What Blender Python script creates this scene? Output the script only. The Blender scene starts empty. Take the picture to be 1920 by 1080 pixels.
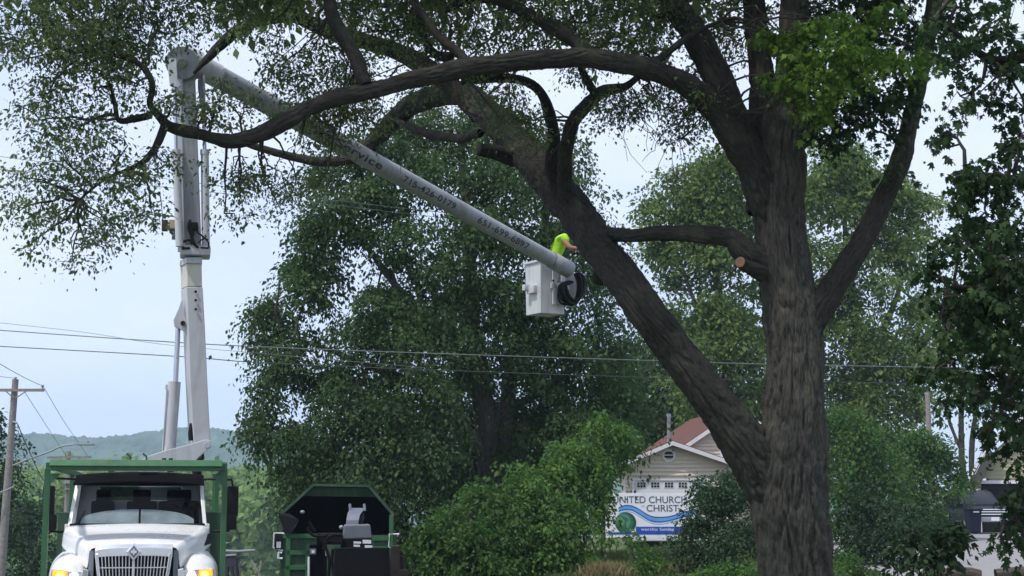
import bpy, bmesh, math, random
import numpy as np
from mathutils import Vector, Matrix, Quaternion

# ------------------------------------------------------------------ camera, sky, sun, exposure
scene = bpy.context.scene
COL = scene.collection
FPX = 3000.0                      # focal length in pixels of a 1920 wide frame
HORIZON = 950.0
PITCH = math.atan((HORIZON - 540.0) / FPX)
EYE = 1.7

cam_data = bpy.data.cameras.new("camera")
cam_data.lens = 36.0 * FPX / 1920.0
cam_data.sensor_width = 36.0
cam_data.clip_start = 0.1
cam_data.clip_end = 6000.0
cam = bpy.data.objects.new("camera", cam_data)
COL.objects.link(cam)
cam.location = (0, 0, EYE)
cam.rotation_euler = (math.pi / 2 + PITCH, 0, 0)
scene.camera = cam

SUN_TO = Vector((-0.38, -0.30, 0.87)).normalized()
world = bpy.data.worlds.new("World")
scene.world = world
world.use_nodes = True
wn, wl = world.node_tree.nodes, world.node_tree.links
wn.clear()
w_out = wn.new("ShaderNodeOutputWorld")
w_bg = wn.new("ShaderNodeBackground")
w_bg.inputs[1].default_value = 0.1
w_sky = wn.new("ShaderNodeTexSky")
w_sky.sky_type = 'NISHITA'
w_sky.sun_disc = False
w_sky.sun_elevation = math.asin(SUN_TO.z)
w_sky.sun_rotation = math.atan2(SUN_TO.x, SUN_TO.y)
w_sky.air_density = 1.0
w_sky.dust_density = 2.0
w_sky.ozone_density = 1.0
w_tc = wn.new("ShaderNodeTexCoord")
w_map = wn.new("ShaderNodeMapping")
w_map.inputs['Scale'].default_value = (1.0, 1.0, 2.6)
w_noise = wn.new("ShaderNodeTexNoise")
w_noise.inputs['Scale'].default_value = 2.3
w_noise.inputs['Detail'].default_value = 6.0
w_noise.inputs['Roughness'].default_value = 0.55
w_ramp = wn.new("ShaderNodeValToRGB")
w_ramp.color_ramp.elements[0].position = 0.42
w_ramp.color_ramp.elements[0].color = (6.5, 7.55, 10.3, 1)
w_ramp.color_ramp.elements[1].position = 0.64
w_ramp.color_ramp.elements[1].color = (8.4, 9.0, 10.5, 1)
w_mix = wn.new("ShaderNodeMixRGB")
w_mix.inputs[0].default_value = 0.86
wl.new(w_tc.outputs['Generated'], w_map.inputs['Vector'])
wl.new(w_map.outputs['Vector'], w_noise.inputs['Vector'])
wl.new(w_noise.outputs['Fac'], w_ramp.inputs['Fac'])
wl.new(w_sky.outputs[0], w_mix.inputs[1])
wl.new(w_ramp.outputs[0], w_mix.inputs[2])
wl.new(w_mix.outputs[0], w_bg.inputs[0])
wl.new(w_bg.outputs[0], w_out.inputs[0])

sun_data = bpy.data.lights.new("sun", 'SUN')
sun_data.energy = 2.6
sun_data.angle = math.radians(2.5)
sun_data.color = (1.0, 0.95, 0.87)
sun = bpy.data.objects.new("sun", sun_data)
COL.objects.link(sun)
sun.rotation_euler = SUN_TO.to_track_quat('Z', 'Y').to_euler()
sun.location = (0, 0, 60)

scene.view_settings.view_transform = 'Standard'
scene.view_settings.look = 'None'
scene.view_settings.exposure = 0.3
scene.view_settings.gamma = 1.0
scene.view_settings.use_curve_mapping = False
scene.render.engine = 'CYCLES'
scene.cycles.max_bounces = 8
scene.cycles.transparent_max_bounces = 12
scene.cycles.volume_bounces = 2
scene.cycles.use_denoising = True

# ------------------------------------------------------------------ helpers
CP, SP = math.cos(PITCH), math.sin(PITCH)


def ray(px, py):
    u = (px - 960.0) / FPX
    v = (540.0 - py) / FPX
    return np.array([u, CP - SP * v, SP + CP * v])


def P(px, py, D):
    """the point D metres in front of the camera (along the ground) that is seen at pixel px, py"""
    r = ray(px, py)
    return np.array([0, 0, EYE]) + r * (D / r[1])


def M(px, D):
    """pixels at distance D in metres"""
    return px * D / FPX


def tag(o, label=None, cat=None, group=None, kind=None):
    if label: o["label"] = label
    if cat: o["category"] = cat
    if group: o["group"] = group
    if kind: o["kind"] = kind
    return o


def empty(name, loc=(0, 0, 0), rz=0.0):
    o = bpy.data.objects.new(name, None)
    COL.objects.link(o)
    o.location = tuple(loc)
    o.rotation_euler = (0, 0, rz)
    o.empty_display_size = 0.2
    return o


def link(name, me, mat=None, parent=None):
    o = bpy.data.objects.new(name, me)
    COL.objects.link(o)
    if mat is not None and len(me.materials) == 0:
        me.materials.append(mat)
    if parent is not None:
        o.parent = parent
    return o


_perm = np.random.RandomState(7).permutation(256)
_perm = np.concatenate([_perm, _perm, _perm])
_grad = np.random.RandomState(8).normal(size=(256, 3))
_grad /= np.linalg.norm(_grad, axis=1)[:, None]


def perlin(p):
    p = np.asarray(p, dtype=np.float64)
    i = np.floor(p).astype(np.int64)
    f = p - i
    i &= 255
    w = f * f * f * (f * (f * 6 - 15) + 10)
    out = 0
    for dx in (0, 1):
        for dy in (0, 1):
            for dz in (0, 1):
                h = _perm[_perm[_perm[(i[..., 0] + dx) & 255] + ((i[..., 1] + dy) & 255)] + ((i[..., 2] + dz) & 255)]
                g = _grad[h]
                d = f - np.array([dx, dy, dz])
                n = (g * d).sum(-1)
                ww = (w[..., 0] if dx else 1 - w[..., 0]) * (w[..., 1] if dy else 1 - w[..., 1]) * (w[..., 2] if dz else 1 - w[..., 2])
                out = out + n * ww
    return out


def sstep(a, b, x):
    t = np.clip((np.asarray(x, dtype=float) - a) / (b - a), 0, 1)
    return t * t * (3 - 2 * t)


def np_mesh(name, V, F, k, tint=None, smooth=False, uv=None):
    """mesh from numpy: V (n,3), F (m,k)"""
    me = bpy.data.meshes.new(name)
    V = np.ascontiguousarray(V, dtype=np.float32)
    F = np.ascontiguousarray(F, dtype=np.int32)
    me.vertices.add(len(V))
    me.vertices.foreach_set("co", V.ravel())
    me.loops.add(F.size)
    me.loops.foreach_set("vertex_index", F.ravel())
    me.polygons.add(len(F))
    me.polygons.foreach_set("loop_start", np.arange(0, F.size, k, dtype=np.int32))
    if smooth:
        me.polygons.foreach_set("use_smooth", np.ones(len(F), dtype=bool))
    if tint is not None:
        a = me.attributes.new("tint", 'FLOAT', 'POINT')
        a.data.foreach_set("value", np.ascontiguousarray(tint, dtype=np.float32))
    if uv is not None:
        l = me.uv_layers.new(name="UVMap")
        l.data.foreach_set("uv", np.ascontiguousarray(uv, dtype=np.float32).ravel())
    me.update(calc_edges=True)
    return me


class MB:
    """collects shapes, links them as one mesh object"""
    def __init__(self):
        self.bm = bmesh.new()

    def box(self, c, s, rot=None, bevel=0.0):
        r = bmesh.ops.create_cube(self.bm, size=1.0)
        vs = r['verts']
        m = Matrix.Translation(Vector(c)) @ ((rot.to_4x4() if rot is not None else Matrix.Identity(4)) @ Matrix.Diagonal((s[0], s[1], s[2], 1)))
        bmesh.ops.transform(self.bm, matrix=m, verts=vs)
        if bevel > 0:
            es = {e for v in vs for e in v.link_edges}
            bmesh.ops.bevel(self.bm, geom=list(es), offset=bevel, segments=2, affect='EDGES', profile=0.7)
        return self

    def cyl(self, a, b, r0, r1=None, seg=16, cap=True):
        a, b = Vector(a), Vector(b)
        d = b - a
        r1 = r0 if r1 is None else r1
        q = d.to_track_quat('Z', 'Y').to_matrix().to_4x4()
        m = Matrix.Translation((a + b) / 2) @ q
        bmesh.ops.create_cone(self.bm, cap_ends=cap, segments=seg, radius1=r0, radius2=r1, depth=d.length, matrix=m)
        return self

    def tube(self, pts, r, seg=8):
        pts = [Vector(p) for p in pts]
        rs = r if hasattr(r, '__len__') else [r] * len(pts)
        rings = []
        n = None
        for i, p in enumerate(pts):
            t = (pts[min(i + 1, len(pts) - 1)] - pts[max(i - 1, 0)]).normalized()
            if n is None:
                n = t.orthogonal().normalized()
            n = (n - t * n.dot(t))
            n = n.normalized() if n.length > 1e-6 else t.orthogonal().normalized()
            b = t.cross(n)
            rings.append([self.bm.verts.new(p + (n * math.cos(2 * math.pi * k / seg) + b * math.sin(2 * math.pi * k / seg)) * rs[i]) for k in range(seg)])
        for i in range(len(rings) - 1):
            for k in range(seg):
                self.bm.faces.new((rings[i][k], rings[i][(k + 1) % seg], rings[i + 1][(k + 1) % seg], rings[i + 1][k]))
        self.bm.faces.new(list(reversed(rings[0])))
        self.bm.faces.new(rings[-1])
        return self

    def prism(self, outline, vec):
        """closed 3-D outline pushed along vec"""
        vec = Vector(vec)
        a = [self.bm.verts.new(Vector(p)) for p in outline]
        b = [self.bm.verts.new(Vector(p) + vec) for p in outline]
        n = len(a)
        self.bm.faces.new(a)
        self.bm.faces.new(list(reversed(b)))
        for i in range(n):
            self.bm.faces.new((a[i], b[i], b[(i + 1) % n], a[(i + 1) % n]))
        return self

    def loft(self, secs, closed=True, caps=True):
        rings = [[self.bm.verts.new(Vector(p)) for p in s] for s in secs]
        n = len(rings[0])
        for i in range(len(rings) - 1):
            for k in range(n if closed else n - 1):
                self.bm.faces.new((rings[i][k], rings[i][(k + 1) % n], rings[i + 1][(k + 1) % n], rings[i + 1][k]))
        if caps and closed:
            self.bm.faces.new(list(reversed(rings[0])))
            self.bm.faces.new(rings[-1])
        return self

    def quad(self, *ps):
        self.bm.faces.new([self.bm.verts.new(Vector(p)) for p in ps])
        return self

    def sphere(self, c, s, seg=16):
        m = Matrix.Translation(Vector(c)) @ Matrix.Diagonal((s[0], s[1], s[2], 1))
        bmesh.ops.create_uvsphere(self.bm, u_segments=seg, v_segments=max(6, seg // 2), radius=1.0, matrix=m)
        return self

    def build(self, name, mat=None, parent=None, smooth=False, bevel=0.0, subsurf=0, angle=40):
        bmesh.ops.recalc_face_normals(self.bm, faces=self.bm.faces[:])
        me = bpy.data.meshes.new(name)
        self.bm.to_mesh(me)
        self.bm.free()
        o = link(name, me, mat, parent)
        if smooth:
            me.polygons.foreach_set("use_smooth", np.ones(len(me.polygons), dtype=bool))
            if not subsurf:
                me.set_sharp_from_angle(angle=math.radians(angle))
        if bevel > 0:
            m = o.modifiers.new("bevel", 'BEVEL')
            m.width = bevel
            m.segments = 2
            m.limit_method = 'ANGLE'
        if subsurf:
            m = o.modifiers.new("subsurf", 'SUBSURF')
            m.levels = subsurf
            m.render_levels = subsurf
        return o


# ------------------------------------------------------------------ materials
def new_mat(name):
    m = bpy.data.materials.new(name)
    m.use_nodes = True
    nt = m.node_tree
    return m, nt.nodes, nt.links, nt.nodes["Principled BSDF"]


def surf(name, col, rough=0.6, metal=0.0, var=0.12, scale=3.0, bump=0.0, bscale=30.0, col2=None, spec=0.5, coat=0.0, dirt=0.0):
    """painted or raw surface with mottled colour, uneven gloss and fine relief"""
    m, n, l, b = new_mat(name)
    tc = n.new("ShaderNodeTexCoord")
    no = n.new("ShaderNodeTexNoise")
    no.inputs['Scale'].default_value = scale
    no.inputs['Detail'].default_value = 8
    no.inputs['Roughness'].default_value = 0.65
    l.new(tc.outputs['Object'], no.inputs['Vector'])
    cr = n.new("ShaderNodeValToRGB")
    c2 = col2 if col2 else tuple(c * (1 - var * 2) for c in col)
    cr.color_ramp.elements[0].position = 0.32
    cr.color_ramp.elements[0].color = (*c2, 1)
    cr.color_ramp.elements[1].position = 0.66
    cr.color_ramp.elements[1].color = (*col, 1)
    l.new(no.outputs['Fac'], cr.inputs['Fac'])
    last = cr.outputs['Color']
    if dirt > 0:
        n2 = n.new("ShaderNodeTexNoise")
        n2.inputs['Scale'].default_value = 1.7
        n2.inputs['Detail'].default_value = 10
        mp = n.new("ShaderNodeMapping")
        mp.inputs['Scale'].default_value = (6.0, 6.0, 0.8)
        l.new(tc.outputs['Object'], mp.inputs['Vector'])
        l.new(mp.outputs['Vector'], n2.inputs['Vector'])
        r2 = n.new("ShaderNodeValToRGB")
        r2.color_ramp.elements[0].position = 0.5
        r2.color_ramp.elements[0].color = (0, 0, 0, 1)
        r2.color_ramp.elements[1].position = 0.75
        r2.color_ramp.elements[1].color = (dirt, dirt, dirt, 1)
        l.new(n2.outputs['Fac'], r2.inputs['Fac'])
        mx = n.new("ShaderNodeMixRGB")
        mx.inputs[2].default_value = (0.16, 0.13, 0.10, 1)
        l.new(r2.outputs['Color'], mx.inputs[0])
        l.new(last, mx.inputs[1])
        last = mx.outputs[0]
    l.new(last, b.inputs['Base Color'])
    mr = n.new("ShaderNodeMapRange")
    mr.inputs['To Min'].default_value = max(0.03, rough - 0.1)
    mr.inputs['To Max'].default_value = min(1.0, rough + 0.12)
    l.new(no.outputs['Fac'], mr.inputs['Value'])
    l.new(mr.outputs[0], b.inputs['Roughness'])
    b.inputs['Metallic'].default_value = metal
    b.inputs['Specular IOR Level'].default_value = spec
    b.inputs['Coat Weight'].default_value = coat
    if bump > 0:
        nb = n.new("ShaderNodeTexNoise")
        nb.inputs['Scale'].default_value = bscale
        nb.inputs['Detail'].default_value = 6
        l.new(tc.outputs['Object'], nb.inputs['Vector'])
        bp = n.new("ShaderNodeBump")
        bp.inputs['Strength'].default_value = bump
        bp.inputs['Distance'].default_value = 0.02
        l.new(nb.outputs['Fac'], bp.inputs['Height'])
        l.new(bp.outputs[0], b.inputs['Normal'])
    return m


def leaf_mat(name, dark, light, trans=0.35, yellow=None, rough=0.58):
    m, n, l, b = new_mat(name)
    at = n.new("ShaderNodeAttribute")
    at.attribute_name = "tint"
    oi = n.new("ShaderNodeObjectInfo")
    cr = n.new("ShaderNodeValToRGB")
    cr.color_ramp.elements[0].position = 0.0
    cr.color_ramp.elements[0].color = (*dark, 1)
    cr.color_ramp.elements[1].position = 0.85
    cr.color_ramp.elements[1].color = (*light, 1)
    e = cr.color_ramp.elements.new(1.0)
    e.color = (*(yellow or light), 1)
    l.new(at.outputs['Fac'], cr.inputs['Fac'])
    l.new(cr.outputs[0], b.inputs['Base Color'])
    b.inputs['Roughness'].default_value = rough
    b.inputs['Specular IOR Level'].default_value = 0.22
    tr = n.new("ShaderNodeBsdfTranslucent")
    hs = n.new("ShaderNodeHueSaturation")
    hs.inputs['Value'].default_value = 1.25
    hs.inputs['Saturation'].default_value = 1.05
    l.new(cr.outputs[0], hs.inputs['Color'])
    l.new(hs.outputs[0], tr.inputs['Color'])
    mx = n.new("ShaderNodeMixShader")
    mx.inputs[0].default_value = trans
    l.new(b.outputs[0], mx.inputs[1])
    l.new(tr.outputs[0], mx.inputs[2])
    l.new(mx.outputs[0], n["Material Output"].inputs['Surface'])
    return m


def bark_mat(name, c0, c1, lichen=(0.16, 0.17, 0.12), lichen_amt=0.4, scale=1.0):
    m, n, l, b = new_mat(name)
    uv = n.new("ShaderNodeUVMap")
    mp = n.new("ShaderNodeMapping")
    mp.inputs['Scale'].default_value = (34 * scale, 11 * scale, 1)
    l.new(uv.outputs[0], mp.inputs['Vector'])
    n1 = n.new("ShaderNodeTexNoise")
    n1.inputs['Scale'].default_value = 1.0
    n1.inputs['Detail'].default_value = 8
    n1.inputs['Roughness'].default_value = 0.7
    l.new(mp.outputs[0], n1.inputs['Vector'])
    cr = n.new("ShaderNodeValToRGB")
    cr.color_ramp.elements[0].position = 0.3
    cr.color_ramp.elements[0].color = (*c0, 1)
    cr.color_ramp.elements[1].position = 0.7
    cr.color_ramp.elements[1].color = (*c1, 1)
    l.new(n1.outputs['Fac'], cr.inputs['Fac'])
    tc = n.new("ShaderNodeTexCoord")
    n2 = n.new("ShaderNodeTexNoise")
    n2.inputs['Scale'].default_value = 2.2
    n2.inputs['Detail'].default_value = 10
    n2.inputs['Roughness'].default_value = 0.7
    l.new(tc.outputs['Object'], n2.inputs['Vector'])
    r2 = n.new("ShaderNodeValToRGB")
    r2.color_ramp.elements[0].position = 0.52
    r2.color_ramp.elements[0].color = (0, 0, 0, 1)
    r2.color_ramp.elements[1].position = 0.72
    r2.color_ramp.elements[1].color = (lichen_amt,) * 3 + (1,)
    l.new(n2.outputs['Fac'], r2.inputs['Fac'])
    mx = n.new("ShaderNodeMixRGB")
    mx.inputs[2].default_value = (*lichen, 1)
    l.new(r2.outputs[0], mx.inputs[0])
    l.new(cr.outputs[0], mx.inputs[1])
    l.new(mx.outputs[0], b.inputs['Base Color'])
    b.inputs['Roughness'].default_value = 0.92
    b.inputs['Specular IOR Level'].default_value = 0.15
    bp = n.new("ShaderNodeBump")
    bp.inputs['Strength'].default_value = 0.7
    bp.inputs['Distance'].default_value = 0.015
    l.new(n1.outputs['Fac'], bp.inputs['Height'])
    l.new(bp.outputs[0], b.inputs['Normal'])
    return m


def glow(name, col, strength, rough=0.2):
    m, n, l, b = new_mat(name)
    b.inputs['Base Color'].default_value = (*col, 1)
    b.inputs['Roughness'].default_value = rough
    b.inputs['Emission Color'].default_value = (*col, 1)
    b.inputs['Emission Strength'].default_value = strength
    return m


def glass_mat(name, tint=(0.55, 0.6, 0.6), refl=1.0):
    m, n, l, b = new_mat(name)
    tr = n.new("ShaderNodeBsdfTransparent")
    tr.inputs[0].default_value = (*tint, 1)
    gl = n.new("ShaderNodeBsdfGlossy")
    gl.inputs['Roughness'].default_value = 0.03
    fr = n.new("ShaderNodeFresnel")
    fr.inputs[0].default_value = 1.2
    mx = n.new("ShaderNodeMixShader")
    l.new(fr.outputs[0], mx.inputs[0])
    l.new(tr.outputs[0], mx.inputs[1])
    l.new(gl.outputs[0], mx.inputs[2])
    l.new(mx.outputs[0], n["Material Output"].inputs['Surface'])
    return m


MAT = {}
MAT['white_paint'] = surf('white_paint', (0.80, 0.80, 0.78), 0.28, var=0.03, dirt=0.10, coat=0.4)
MAT['boom_paint'] = surf('boom_paint', (0.56, 0.575, 0.60), 0.42, var=0.05, dirt=0.3)
MAT['boom_glass'] = surf('boom_glass_fibre', (0.34, 0.36, 0.385), 0.5, var=0.14, scale=1.2, dirt=0.6)
MAT['bucket_white'] = surf('bucket_gelcoat', (0.60, 0.61, 0.62), 0.4, var=0.06, dirt=0.3)
MAT['cream'] = surf('cream_fibreglass', (0.68, 0.64, 0.56), 0.45, var=0.05, dirt=0.2)
MAT['green_paint'] = surf('green_paint', (0.035, 0.15, 0.055), 0.45, var=0.15, dirt=0.35)
MAT['dark_green'] = surf('dark_green_paint', (0.03, 0.085, 0.045), 0.55, var=0.15, dirt=0.4)
MAT['black'] = surf('black_plastic', (0.009, 0.009, 0.010), 0.6, var=0.2, spec=0.2)
MAT['visor'] = surf('matt_black', (0.006, 0.006, 0.007), 0.95, var=0.2, spec=0.03)
MAT['rubber'] = surf('rubber', (0.02, 0.02, 0.021), 0.8, var=0.2, bump=0.3)
MAT['chrome'] = surf('chrome', (0.90, 0.91, 0.94), 0.2, metal=0.6, var=0.03)
MAT['steel'] = surf('steel_rod', (0.6, 0.6, 0.66), 0.25, metal=1.0, var=0.05)
MAT['interior'] = surf('cab_interior', (0.011, 0.011, 0.013), 0.8, var=0.2, spec=0.15)
MAT['glare'] = surf('pale_glare', (0.85, 0.88, 0.92), 0.7, var=0.2, scale=3.0)  # pale colour imitates the brightness low in the windshield
MAT['glass'] = glass_mat('vehicle_glass', (0.62, 0.68, 0.70))
MAT['tinted'] = glass_mat('tinted_glass', (0.22, 0.25, 0.26))
MAT['dark_glass'] = surf('dark_glass', (0.012, 0.014, 0.018), 0.06, var=0.1)
MAT['amber'] = glow('lit_amber_lamp', (1.0, 0.30, 0.015), 1.5)
MAT['lamp_core'] = glow('lit_lamp_core', (1.0, 0.62, 0.10), 3.0)
MAT['headlamp'] = glow('lit_headlamp', (0.9, 0.95, 1.0), 1.1)
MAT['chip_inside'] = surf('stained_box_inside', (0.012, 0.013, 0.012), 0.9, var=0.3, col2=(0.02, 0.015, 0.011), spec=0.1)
MAT['grey_paint'] = surf('blue_grey_paint', (0.17, 0.19, 0.23), 0.4, var=0.12, dirt=0.3)
MAT['rust'] = surf('rusty_paint', (0.045, 0.032, 0.028), 0.85, var=0.3, col2=(0.03, 0.024, 0.022), scale=9, spec=0.2)
MAT['tan_box'] = surf('tan_box', (0.5, 0.4, 0.28), 0.6, var=0.1, dirt=0.4)
MAT['maroon'] = surf('maroon_box', (0.07, 0.03, 0.03), 0.6, var=0.2)
MAT['label_white'] = surf('white_label', (0.8, 0.82, 0.84), 0.5, var=0.04)
MAT['letter'] = surf('dark_lettering', (0.035, 0.04, 0.05), 0.6, var=0.2, scale=20)
MAT['asphalt'] = surf('asphalt', (0.055, 0.055, 0.057), 0.9, var=0.2, bump=0.4, bscale=60)
MAT['concrete'] = surf('concrete', (0.28, 0.27, 0.275), 0.9, var=0.12, bump=0.3, bscale=20, dirt=0.15)
MAT['marking'] = surf('road_marking', (0.6, 0.45, 0.08), 0.8, var=0.1, scale=10)
MAT['grass'] = surf('lawn', (0.065, 0.10, 0.032), 0.95, var=0.25, scale=0.5, bump=0.6, bscale=15, col2=(0.10, 0.10, 0.045))
MAT['dry_grass'] = leaf_mat('dry_grass_blades', (0.16, 0.13, 0.06), (0.30, 0.25, 0.13), 0.2)
MAT['grass_blade'] = leaf_mat('grass_blades', (0.05, 0.085, 0.02), (0.10, 0.14, 0.04), 0.25, yellow=(0.2, 0.18, 0.07))
MAT['wood_pole'] = surf('weathered_pole', (0.31, 0.28, 0.26), 0.9, var=0.22, scale=9, bump=0.5, bscale=40)
MAT['wire'] = surf('wire', (0.04, 0.042, 0.045), 0.6)
MAT['pale_wire'] = surf('pale_wire', (0.15, 0.16, 0.165), 0.5)
MAT['porcelain'] = surf('porcelain', (0.3, 0.3, 0.32), 0.3)
MAT['alu'] = surf('aluminium', (0.35, 0.36, 0.38), 0.45, metal=0.6, var=0.08)
MAT['siding'] = surf('beige_siding', (0.66, 0.58, 0.47), 0.75, var=0.06, scale=2)
MAT['siding_yellow'] = surf('yellow_siding', (0.40, 0.38, 0.24), 0.75, var=0.06, scale=2)
MAT['trim'] = surf('white_trim', (0.72, 0.71, 0.72), 0.6, var=0.04)
MAT['roof_red'] = surf('red_brown_shingle', (0.135, 0.052, 0.037), 0.9, var=0.2, scale=6, bump=0.5, bscale=25)
MAT['roof_brown'] = surf('brown_shingle', (0.12, 0.065, 0.045), 0.9, var=0.2, scale=6, bump=0.5, bscale=25)
MAT['soffit'] = surf('brown_soffit', (0.08, 0.07, 0.06), 0.8, var=0.15)
MAT['door_white'] = surf('white_door', (0.75, 0.76, 0.79), 0.5, var=0.03)
MAT['sign_white'] = surf('white_sign', (0.84, 0.85, 0.87), 0.45, var=0.03)
MAT['sign_grey'] = surf('slate_letters', (0.10, 0.12, 0.18), 0.6)
MAT['sign_pale'] = surf('pale_letters', (0.45, 0.46, 0.5), 0.6)
MAT['sign_blue'] = surf('blue_print', (0.02, 0.09, 0.52), 0.5, var=0.1)
MAT['sign_mid'] = surf('mid_blue_print', (0.035, 0.17, 0.62), 0.5, var=0.1)
MAT['sign_sky'] = surf('light_blue_print', (0.16, 0.42, 0.80), 0.5, var=0.1)
MAT['sign_green'] = surf('green_print', (0.03, 0.17, 0.09), 0.5, var=0.1)
MAT['sign_green2'] = surf('light_green_print', (0.11, 0.30, 0.15), 0.5, var=0.1)
MAT['sign_green3'] = surf('deep_green_print', (0.012, 0.07, 0.055), 0.5, var=0.1)
MAT['black_paint'] = surf('black_car_paint', (0.008, 0.010, 0.016), 0.3, var=0.1, spec=0.35)
MAT['red_paint'] = surf('red_car_paint', (0.24, 0.022, 0.02), 0.3, var=0.1, coat=0.6)
MAT['navy'] = surf('navy_plastic', (0.010, 0.014, 0.034), 0.6, var=0.15, spec=0.2)
MAT['teal'] = surf('dark_teal_plastic', (0.009, 0.022, 0.03), 0.6, var=0.15, spec=0.2)
MAT['purple'] = surf('dark_purple_paint', (0.04, 0.032, 0.055), 0.7, var=0.2)
MAT['hivis'] = surf('hi_vis_cloth', (0.46, 0.86, 0.035), 0.85, var=0.12, scale=14, bump=0.5, bscale=12)
MAT['skin'] = surf('skin', (0.42, 0.20, 0.13), 0.55, var=0.08, scale=9)
MAT['jeans'] = surf('work_trousers', (0.035, 0.04, 0.055), 0.9, var=0.15)
MAT['helmet'] = surf('helmet_shell', (0.75, 0.73, 0.68), 0.35)
MAT['bark'] = bark_mat('shaded_furrowed_bark', (0.011, 0.010, 0.009), (0.050, 0.046, 0.040), lichen=(0.10, 0.095, 0.06), lichen_amt=0.3)  # bark darkened to put canopy shade and backlight into the colour
MAT['bark_old'] = bark_mat('old_trunk_bark', (0.015, 0.0142, 0.0125), (0.125, 0.116, 0.098), lichen=(0.155, 0.155, 0.11), lichen_amt=0.4)
MAT['bark_half_shade'] = bark_mat('half_shade_limb_bark', (0.012, 0.0112, 0.0098), (0.070, 0.065, 0.055), lichen=(0.14, 0.135, 0.09), lichen_amt=0.4)  # limb bark with part of the canopy shade in its colour
MAT['bark_far'] = bark_mat('dark_bark', (0.05, 0.042, 0.036), (0.13, 0.108, 0.09), lichen_amt=0.2, scale=0.5)
MAT['twig'] = surf('twig_bark', (0.055, 0.045, 0.038), 0.9, var=0.2)
MAT['cut_wood'] = surf('fresh_cut_wood', (0.24, 0.145, 0.085), 0.85, var=0.25, scale=26, col2=(0.15, 0.075, 0.04), bump=0.6, bscale=70)
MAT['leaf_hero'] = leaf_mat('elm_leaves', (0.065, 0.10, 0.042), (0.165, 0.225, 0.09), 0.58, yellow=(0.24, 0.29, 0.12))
MAT['leaf_fresh_lit'] = leaf_mat('sunlit_fresh_leaves', (0.065, 0.135, 0.028), (0.16, 0.27, 0.045), 0.5, yellow=(0.24, 0.35, 0.06))  # new shoots, colour also lightened to imitate sunlight on them
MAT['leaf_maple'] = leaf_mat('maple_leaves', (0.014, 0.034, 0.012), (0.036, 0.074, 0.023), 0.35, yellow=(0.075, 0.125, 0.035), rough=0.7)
MAT['leaf_elm'] = leaf_mat('dark_tree_leaves', (0.032, 0.066, 0.022), (0.072, 0.128, 0.038), 0.38, yellow=(0.105, 0.16, 0.05))
MAT['leaf_cotton'] = leaf_mat('pale_tree_leaves', (0.06, 0.11, 0.03), (0.165, 0.24, 0.06), 0.42, yellow=(0.25, 0.31, 0.09))
MAT['leaf_sumac'] = leaf_mat('sumac_leaves', (0.045, 0.105, 0.024), (0.10, 0.195, 0.04), 0.38, yellow=(0.17, 0.26, 0.05))
MAT['leaf_lilac'] = leaf_mat('lilac_leaves', (0.026, 0.055, 0.026), (0.05, 0.095, 0.042), 0.3, yellow=(0.09, 0.14, 0.06))
MAT['leaf_bush'] = leaf_mat('bush_leaves', (0.034, 0.08, 0.02), (0.075, 0.15, 0.032), 0.38, yellow=(0.12, 0.20, 0.045))
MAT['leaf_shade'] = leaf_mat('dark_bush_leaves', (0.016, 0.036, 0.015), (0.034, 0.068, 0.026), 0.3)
MAT['leaf_far'] = leaf_mat('woodland_leaves', (0.12, 0.20, 0.055), (0.25, 0.36, 0.11), 0.4, yellow=(0.30, 0.40, 0.14))
MAT['hill'] = surf('hazed_hill_forest', (0.095, 0.145, 0.115), 0.95, var=0.3, scale=0.03)  # forest green paled and blued to carry part of the haze

# ------------------------------------------------------------------ ground, road, driveway, hills
def road_z(y):
    return np.interp(y, [-80, 0, 22, 34, 68, 95, 150, 260, 420, 900, 1700], [0.4, 0.0, -0.45, -1.0, -2.0, -3.2, -6.5, -11, -14, -14, -14])


def lawn_z(x, y):
    far = np.interp(y, [-80, 85, 120, 260, 420, 900, 1700], [0, 0, -1.5, -11, -14, -14, -14])
    rise = 0.5 * sstep(38, 70, y) * sstep(3, 9, x) * (1 - sstep(90, 160, y))
    return far + rise


def ground_z(x, y):
    x = np.asarray(x, float)
    y = np.asarray(y, float)
    s = sstep(-1.6, 1.2, x)
    left = road_z(y) - 0.06
    return left * (1 - s) + lawn_z(x, y) * s


xs = np.concatenate([np.linspace(-880, -60, 30), np.linspace(-50, -14, 20), np.linspace(-12.5, 32, 80), np.linspace(34, 70, 15), np.linspace(90, 880, 24)])
ys = np.concatenate([np.linspace(-55, -2, 16), np.linspace(0, 110, 90), np.linspace(115, 460, 60), np.linspace(500, 1640, 30)])
X, Y = np.meshgrid(xs, ys)
Z = ground_z(X, Y)
nx, ny = len(xs), len(ys)
idx = np.arange(nx * ny).reshape(ny, nx)
F = np.stack([idx[:-1, :-1], idx[:-1, 1:], idx[1:, 1:], idx[1:, :-1]], -1).reshape(-1, 4)
tag(link('ground', np_mesh('ground', np.stack([X, Y, Z], -1).reshape(-1, 3), F, 4, smooth=True), MAT['grass']), kind='structure')


def strip(name, x0, x1, yy, zf, mat, thick=0.06):
    m = MB()
    secs = []
    for y in yy:
        z = float(zf(y))
        secs.append([(x0, y, z), (x1, y, z), (x1, y, z - thick), (x0, y, z - thick)])
    m.loft(secs)
    return tag(m.build(name, mat), kind='structure')


RY = np.linspace(-50, 160, 85)
strip('road', -11.2, -1.95, RY, lambda y: road_z(y), MAT['asphalt'], 0.3)
strip('kerb', -1.95, -1.78, RY, lambda y: road_z(y) + 0.13, MAT['concrete'], 0.4)
strip('kerb', -11.37, -11.2, RY, lambda y: road_z(y) + 0.13, MAT['concrete'], 0.4)
strip('road_marking', -6.70, -6.58, RY, lambda y: road_z(y) + 0.008, MAT['marking'], 0.004)

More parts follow.
